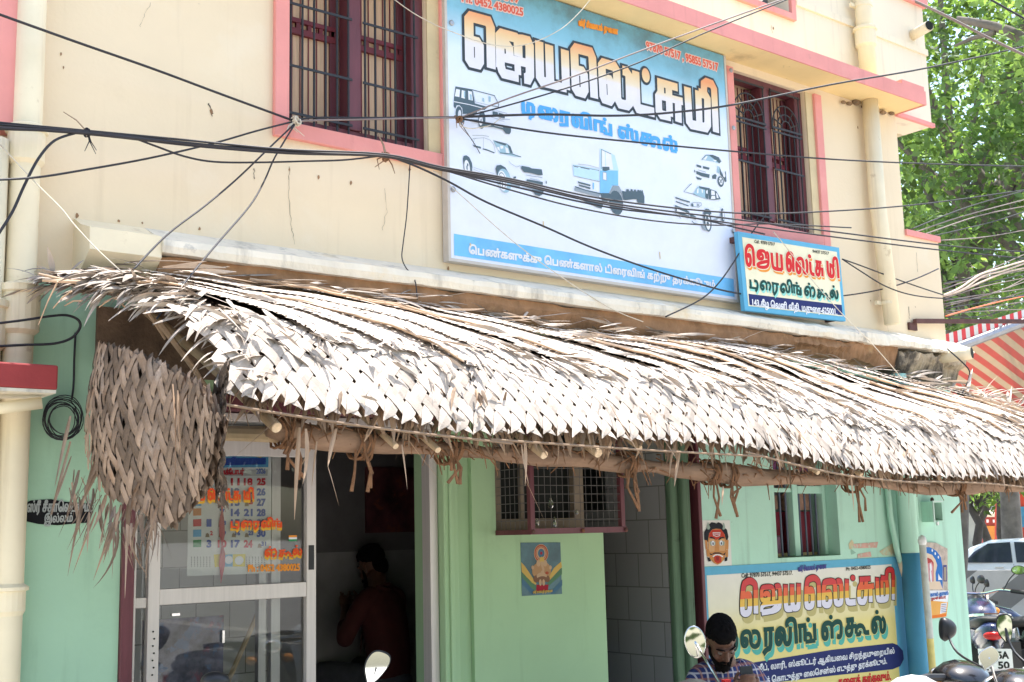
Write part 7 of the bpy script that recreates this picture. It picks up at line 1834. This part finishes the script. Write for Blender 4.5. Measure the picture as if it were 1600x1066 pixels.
def sitter(label, loc, rz, shirt, pitch, yaw, roll, phone=True):
    t = None; hx = .045
    H = Matrix.Translation((hx+.045,.185,1.135)) @ Matrix.Rotation(yaw,4,'Z') @ Matrix.Rotation(roll,4,'Y') @ Matrix.Rotation(-pitch,4,'X')
    h = lambda *p: np.array(H @ Vector(p))
    R3 = H.to_3x3()
    b = MB()
    # head and neck, arms and hands: one continuous skin
    b.tube([(0,.03,.90),(0,.07,.99),h(0,-.015,-.055)], [.075,.062,.060], 14)
    b.ell(h(0,-.012,.035), .074,.092,.088, 18,12, R3); b.ell(h(0,.028,-.022), .062,.066,.092, 18,12, R3); b.ell(h(0,.042,-.082), .043,.046,.040, 14,10, R3)
    b.tube([h(0,.086,.028), h(0,.103,-.005), h(0,.110,-.026)], [.009,.011,.015], 8); b.ell(h(.012,.098,-.030), .010,.010,.008, 8,6); b.ell(h(-.012,.098,-.030), .010,.010,.008, 8,6)
    b.tube([h(-.052,.072,.036), h(-.025,.088,.040), h(0,.090,.034), h(.025,.088,.040), h(.052,.072,.036)], [.007,.010,.009,.010,.007], 8)
    for s in (-1,1):
        b.ell(h(s*.077,-.008,-.008), .010,.021,.032, 10,8, R3); b.ell(h(s*.042,.066,-.025), .020,.016,.020, 8,6)
    b.ell(h(0,.090,-.060), .024,.011,.006, 10,6, R3); b.ell(h(0,.088,-.072), .020,.011,.007, 10,6, R3)
    for s in (-1,1):
        el = np.array([s*.255,.13,.715]); wr = np.array([s*.072+hx,.315,.885]); 
        b.tube([lerp(el,wr,.2), lerp(el,wr,.45), lerp(el,wr,.8), wr], [.044,.043,.032,.027], 12)
        pm = np.array([s*.050+hx,.345,.925]); dr_ = np.array([-s*.25,.15,1.0]); dr_ /= np.linalg.norm(dr_)
        b.tube([wr, lerp(wr,pm,.6), pm+dr_*.030], [.027,.034,.032], 12, flat=.62)
        sd = np.array([-s*.35,.9,-.1])
        for k in range(4):     # four fingers closing round the back of the phone
            b0 = pm+dr_*(.045-.021*k)+np.array([-s*.002*k, .012, 0]); L_ = [.060,.066,.062,.050][k]
            p1 = b0+np.array([-s*.020,.030,.004]); p2 = p1+np.array([-s*L_*.55,.006,.004]); p3 = p2+np.array([-s*L_*.28,-.014,.002])
            b.tube(catmull([b0,p1,p2,p3],3), np.linspace(.0100,.0075,10), 8)
        tb = pm+np.array([s*.004,-.014,.010]); b.tube(catmull([tb, tb+np.array([-s*.018,-.016,.030]), tb+np.array([-s*.034,-.006,.052])],3), np.linspace(.0125,.0085,7), 8)
    body = b.build('person', mt['skin'], None); voxel(body, .0042, 3)
    body.location = loc; body.rotation_euler = (0,0,rz); tag(body, label, 'person')
    for s in (-1,1):
        e = MB(); e.ell(h(s*.031,.077,.012), .0125,.0115,.0075, 12,8, R3); e.build('eye', eyew, body, smooth=True)
        e = MB(); e.ell(h(s*.031,.0868,.006), .0055,.004,.0050, 10,6, R3); e.build('pupil', mt['black'], body, smooth=True)
        e = MB(); e.tube([h(s*.012,.092,.040), h(s*.032,.088,.047), h(s*.055,.070,.040)], [.005,.006,.003], 6); e.build('eyebrow', mt['hair'], body)
    # hair: tall on top, short at the sides
    r_ = np.random.default_rng(3); b = MB()
    b.ell(h(0,-.030,.058), .0785,.092,.078, 20,14, R3); b.ell(h(0,.026,.104), .064,.056,.030, 16,10, R3); b.ell(h(0,-.03,.112), .070,.074,.036, 16,10, R3); b.ell(h(0,-.075,-.01), .064,.040,.070, 14,10, R3)
    for k in range(260):
        d = r_.normal(0,1,3); d[2] = abs(d[2]); d /= np.linalg.norm(d); b.ell(h(d[0]*.074,-.012+d[1]*.084,.078+d[2]*.066), .0085,.0085,.011, 6,4)
    voxel(b.build('hair', mt['hair'], body), .0038, 0)
    b = MB(); b.ell(h(0,.050,-.098), .050,.050,.040, 14,10, R3)
    for s in (-1,1): b.tube([h(s*.070,.018,-.005), h(s*.062,.030,-.05), h(s*.038,.062,-.085)], [.008,.012,.018], 8)
    b.tube([h(-.030,.088,-.062), h(-.014,.103,-.048), h(0,.104,-.045), h(.014,.103,-.048), h(.030,.088,-.062)], [.006,.008,.007,.008,.006], 8)
    for k in range(60):
        a = r_.uniform(-1.2,1.2); b.ell(h(.046*math.sin(a), .055+.042*math.cos(a), -.105+r_.normal(0,.018)), .008,.008,.010, 6,4)
    voxel(b.build('beard', mt['hair'], body), .004, 1)
    # shirt
    b = MB()
    n = 22; V = []
    st = [(.40,.150,.115,-.01),(.52,.150,.118,-.015),(.66,.158,.122,-.005),(.80,.172,.124,.02),(.90,.176,.112,.04),(.97,.150,.090,.055),(1.005,.085,.072,.062)]
    for z, rx, ry, cy in st:
        for j in range(n):
            a = 2*math.pi*j/n; V.append((rx*math.copysign(abs(math.cos(a))**.85, math.cos(a)), cy+ry*math.copysign(abs(math.sin(a))**.85, math.sin(a)), z))
    b.add(V, [(i*n+j,i*n+(j+1)%n,(i+1)*n+(j+1)%n,(i+1)*n+j) for i in range(len(st)-1) for j in range(n)]+[tuple(range(n-1,-1,-1)),tuple(len(V)-n+j for j in range(n))])
    for s in (-1,1):
        sh_ = np.array([s*.165,.045,.935]); el = np.array([s*.255,.13,.715]); wr = np.array([s*.072+hx,.315,.885])
        b.tube(catmull([(s*.08,.05,.965), sh_, lerp(sh_,el,.5)+np.array([s*.012,0,0]), el],4), np.linspace(.066,.055,13), 14)
        b.ell(el, .056,.056,.056, 12,8); b.tube([el, lerp(el,wr,.25), lerp(el,wr,.42)], [.055,.053,.050], 14)
        for q in range(4): b.tube([lerp(sh_,el,.5+.12*q)+np.array([-s*.04,.045,0]), lerp(sh_,el,.52+.12*q)+np.array([s*.03,.05,.01])], [.007,.005], 6)
    for q in range(6): b.tube([(-.10+.04*q,.135,.60+.03*(q%3)), (-.06+.03*q,.150,.74+.02*(q%2))], [.006,.010], 6)
    voxel(b.build('shirt', shirt, body), .0075, 3)
    b = MB()
    for s in (-1,1): b.prism([(s*.012,.125,.935),(s*.075,.085,1.025),(s*.105,.045,1.005),(s*.058,.142,.925)], (0,.010,.008))
    b.prism([(-.085,.02,1.03),(0,-.02,1.045),(.085,.02,1.03),(.09,.03,.99),(0,-.03,1.0),(-.09,.03,.99)], (0,-.008,0))
    bevel(b.build('collar', shirt, body, recalc=True), .004)
    b = MB(); b.box(-.012,.012,.148,.154,.50,.90); 
    # trousers, shoes
    b = MB()
    for s in (-1,1):
        b.tube(catmull([(s*.08,-.02,.44),(s*.13,.22,.47),(s*.16,.44,.46),(s*.16,.43,.25),(s*.16,.40,.06)],4), np.linspace(.095,.055,17), 14)
    b.ell((0,-.02,.43), .165,.135,.09, 16,10)
    voxel(b.build('trousers', mat('grey_trousers', (.06,.06,.07), .9, .15, 20), body), .009, 3)
    for s in (-1,1):
        b = MB(); b.ell((s*.16,.46,.045), .045,.12,.045, 14,8); b.build('shoe', mt['blackp'], body, smooth=True)
    return body
man = sitter('bearded man in a blue plaid shirt sitting head bowed over a phone', (5.150,-.885,-.045), 2.82, plaid(), .84, -.22, .12)
ph = thing('phone', 'dark phone held in both hands by the seated man in plaid', 'phone', (5.150,-.885,-.045), 2.82)
b = MB(); b.prism([(.007,.372,.885),(.083,.372,.885),(.083,.352,1.02),(.007,.352,1.02)], (0,.009,.001)); bevel(b.build('case', mt['blackp'], ph, recalc=True), .004)
b = MB(); b.add([(.011,.3695,.890),(.079,.3695,.890),(.079,.3505,1.015),(.011,.3505,1.015)], [(0,1,2,3)]); b.build('screen', mat('phone_screen', (.02,.02,.025), .08, .02, 5), ph)
stl = thing('stool', 'low grey plastic stool under the man in the plaid shirt', 'stool', (5.150,-.905,0), 2.82)
b = MB(); b.box(-.16,.16,-.16,.16,  .268,.303); bevel(b.build('seat', mt['steel'], stl), .015)
for sx in (-1,1):
    for sy in (-1,1):
        b = MB(); b.tube([(sx*.13,sy*.13,.27),(sx*.16,sy*.16,.004)], [.022,.018], 8); b.build('leg', mt['steel'], stl)
ins = sitter('dim seated figure in a dark shirt, back turned, inside the doorway', (4.22,1.08,.36), .35, mat('dark_red_shirt', (.05,.008,.007), .9, .2, 12), .45, -.1, .0)
bpy.data.objects['stool']
s2_ = thing('stool', 'tall grey stool under the dim figure inside the doorway', 'stool', (4.22,1.06,.03), 2.2); s2_.scale = (1,1,2.08)
for ch_ in list(stl.children):
    c_ = ch_.copy(); COL.objects.link(c_); c_.parent = s2_; c_.location = (0,0,0)
# blue plastic chair inside the passage
bc = thing('plastic_chair', 'blue plastic chair in the dim tiled passage beside the green half wall', 'chair', (5.46,.75,.03), -.4)
blu = mat('blue_plastic', (.03,.12,.30), .4, .08, 10)
b = MB(); b.box(-.21,.21,-.20,.20,.42,.445); bevel(b.build('seat', blu, bc), .012)
b = MB(); b.box(-.20,.20,.185,.21,.50,.86); bevel(b.build('backrest', blu, bc), .012)
for sx in (-1,1):
    for sy in (-1,1):
        b = MB(); b.tube([(sx*.19,sy*.18,.86 if sy > 0 else .42),(sx*.21,sy*.21,0)], [.018,.016], 8); b.build('leg', blu, bc)
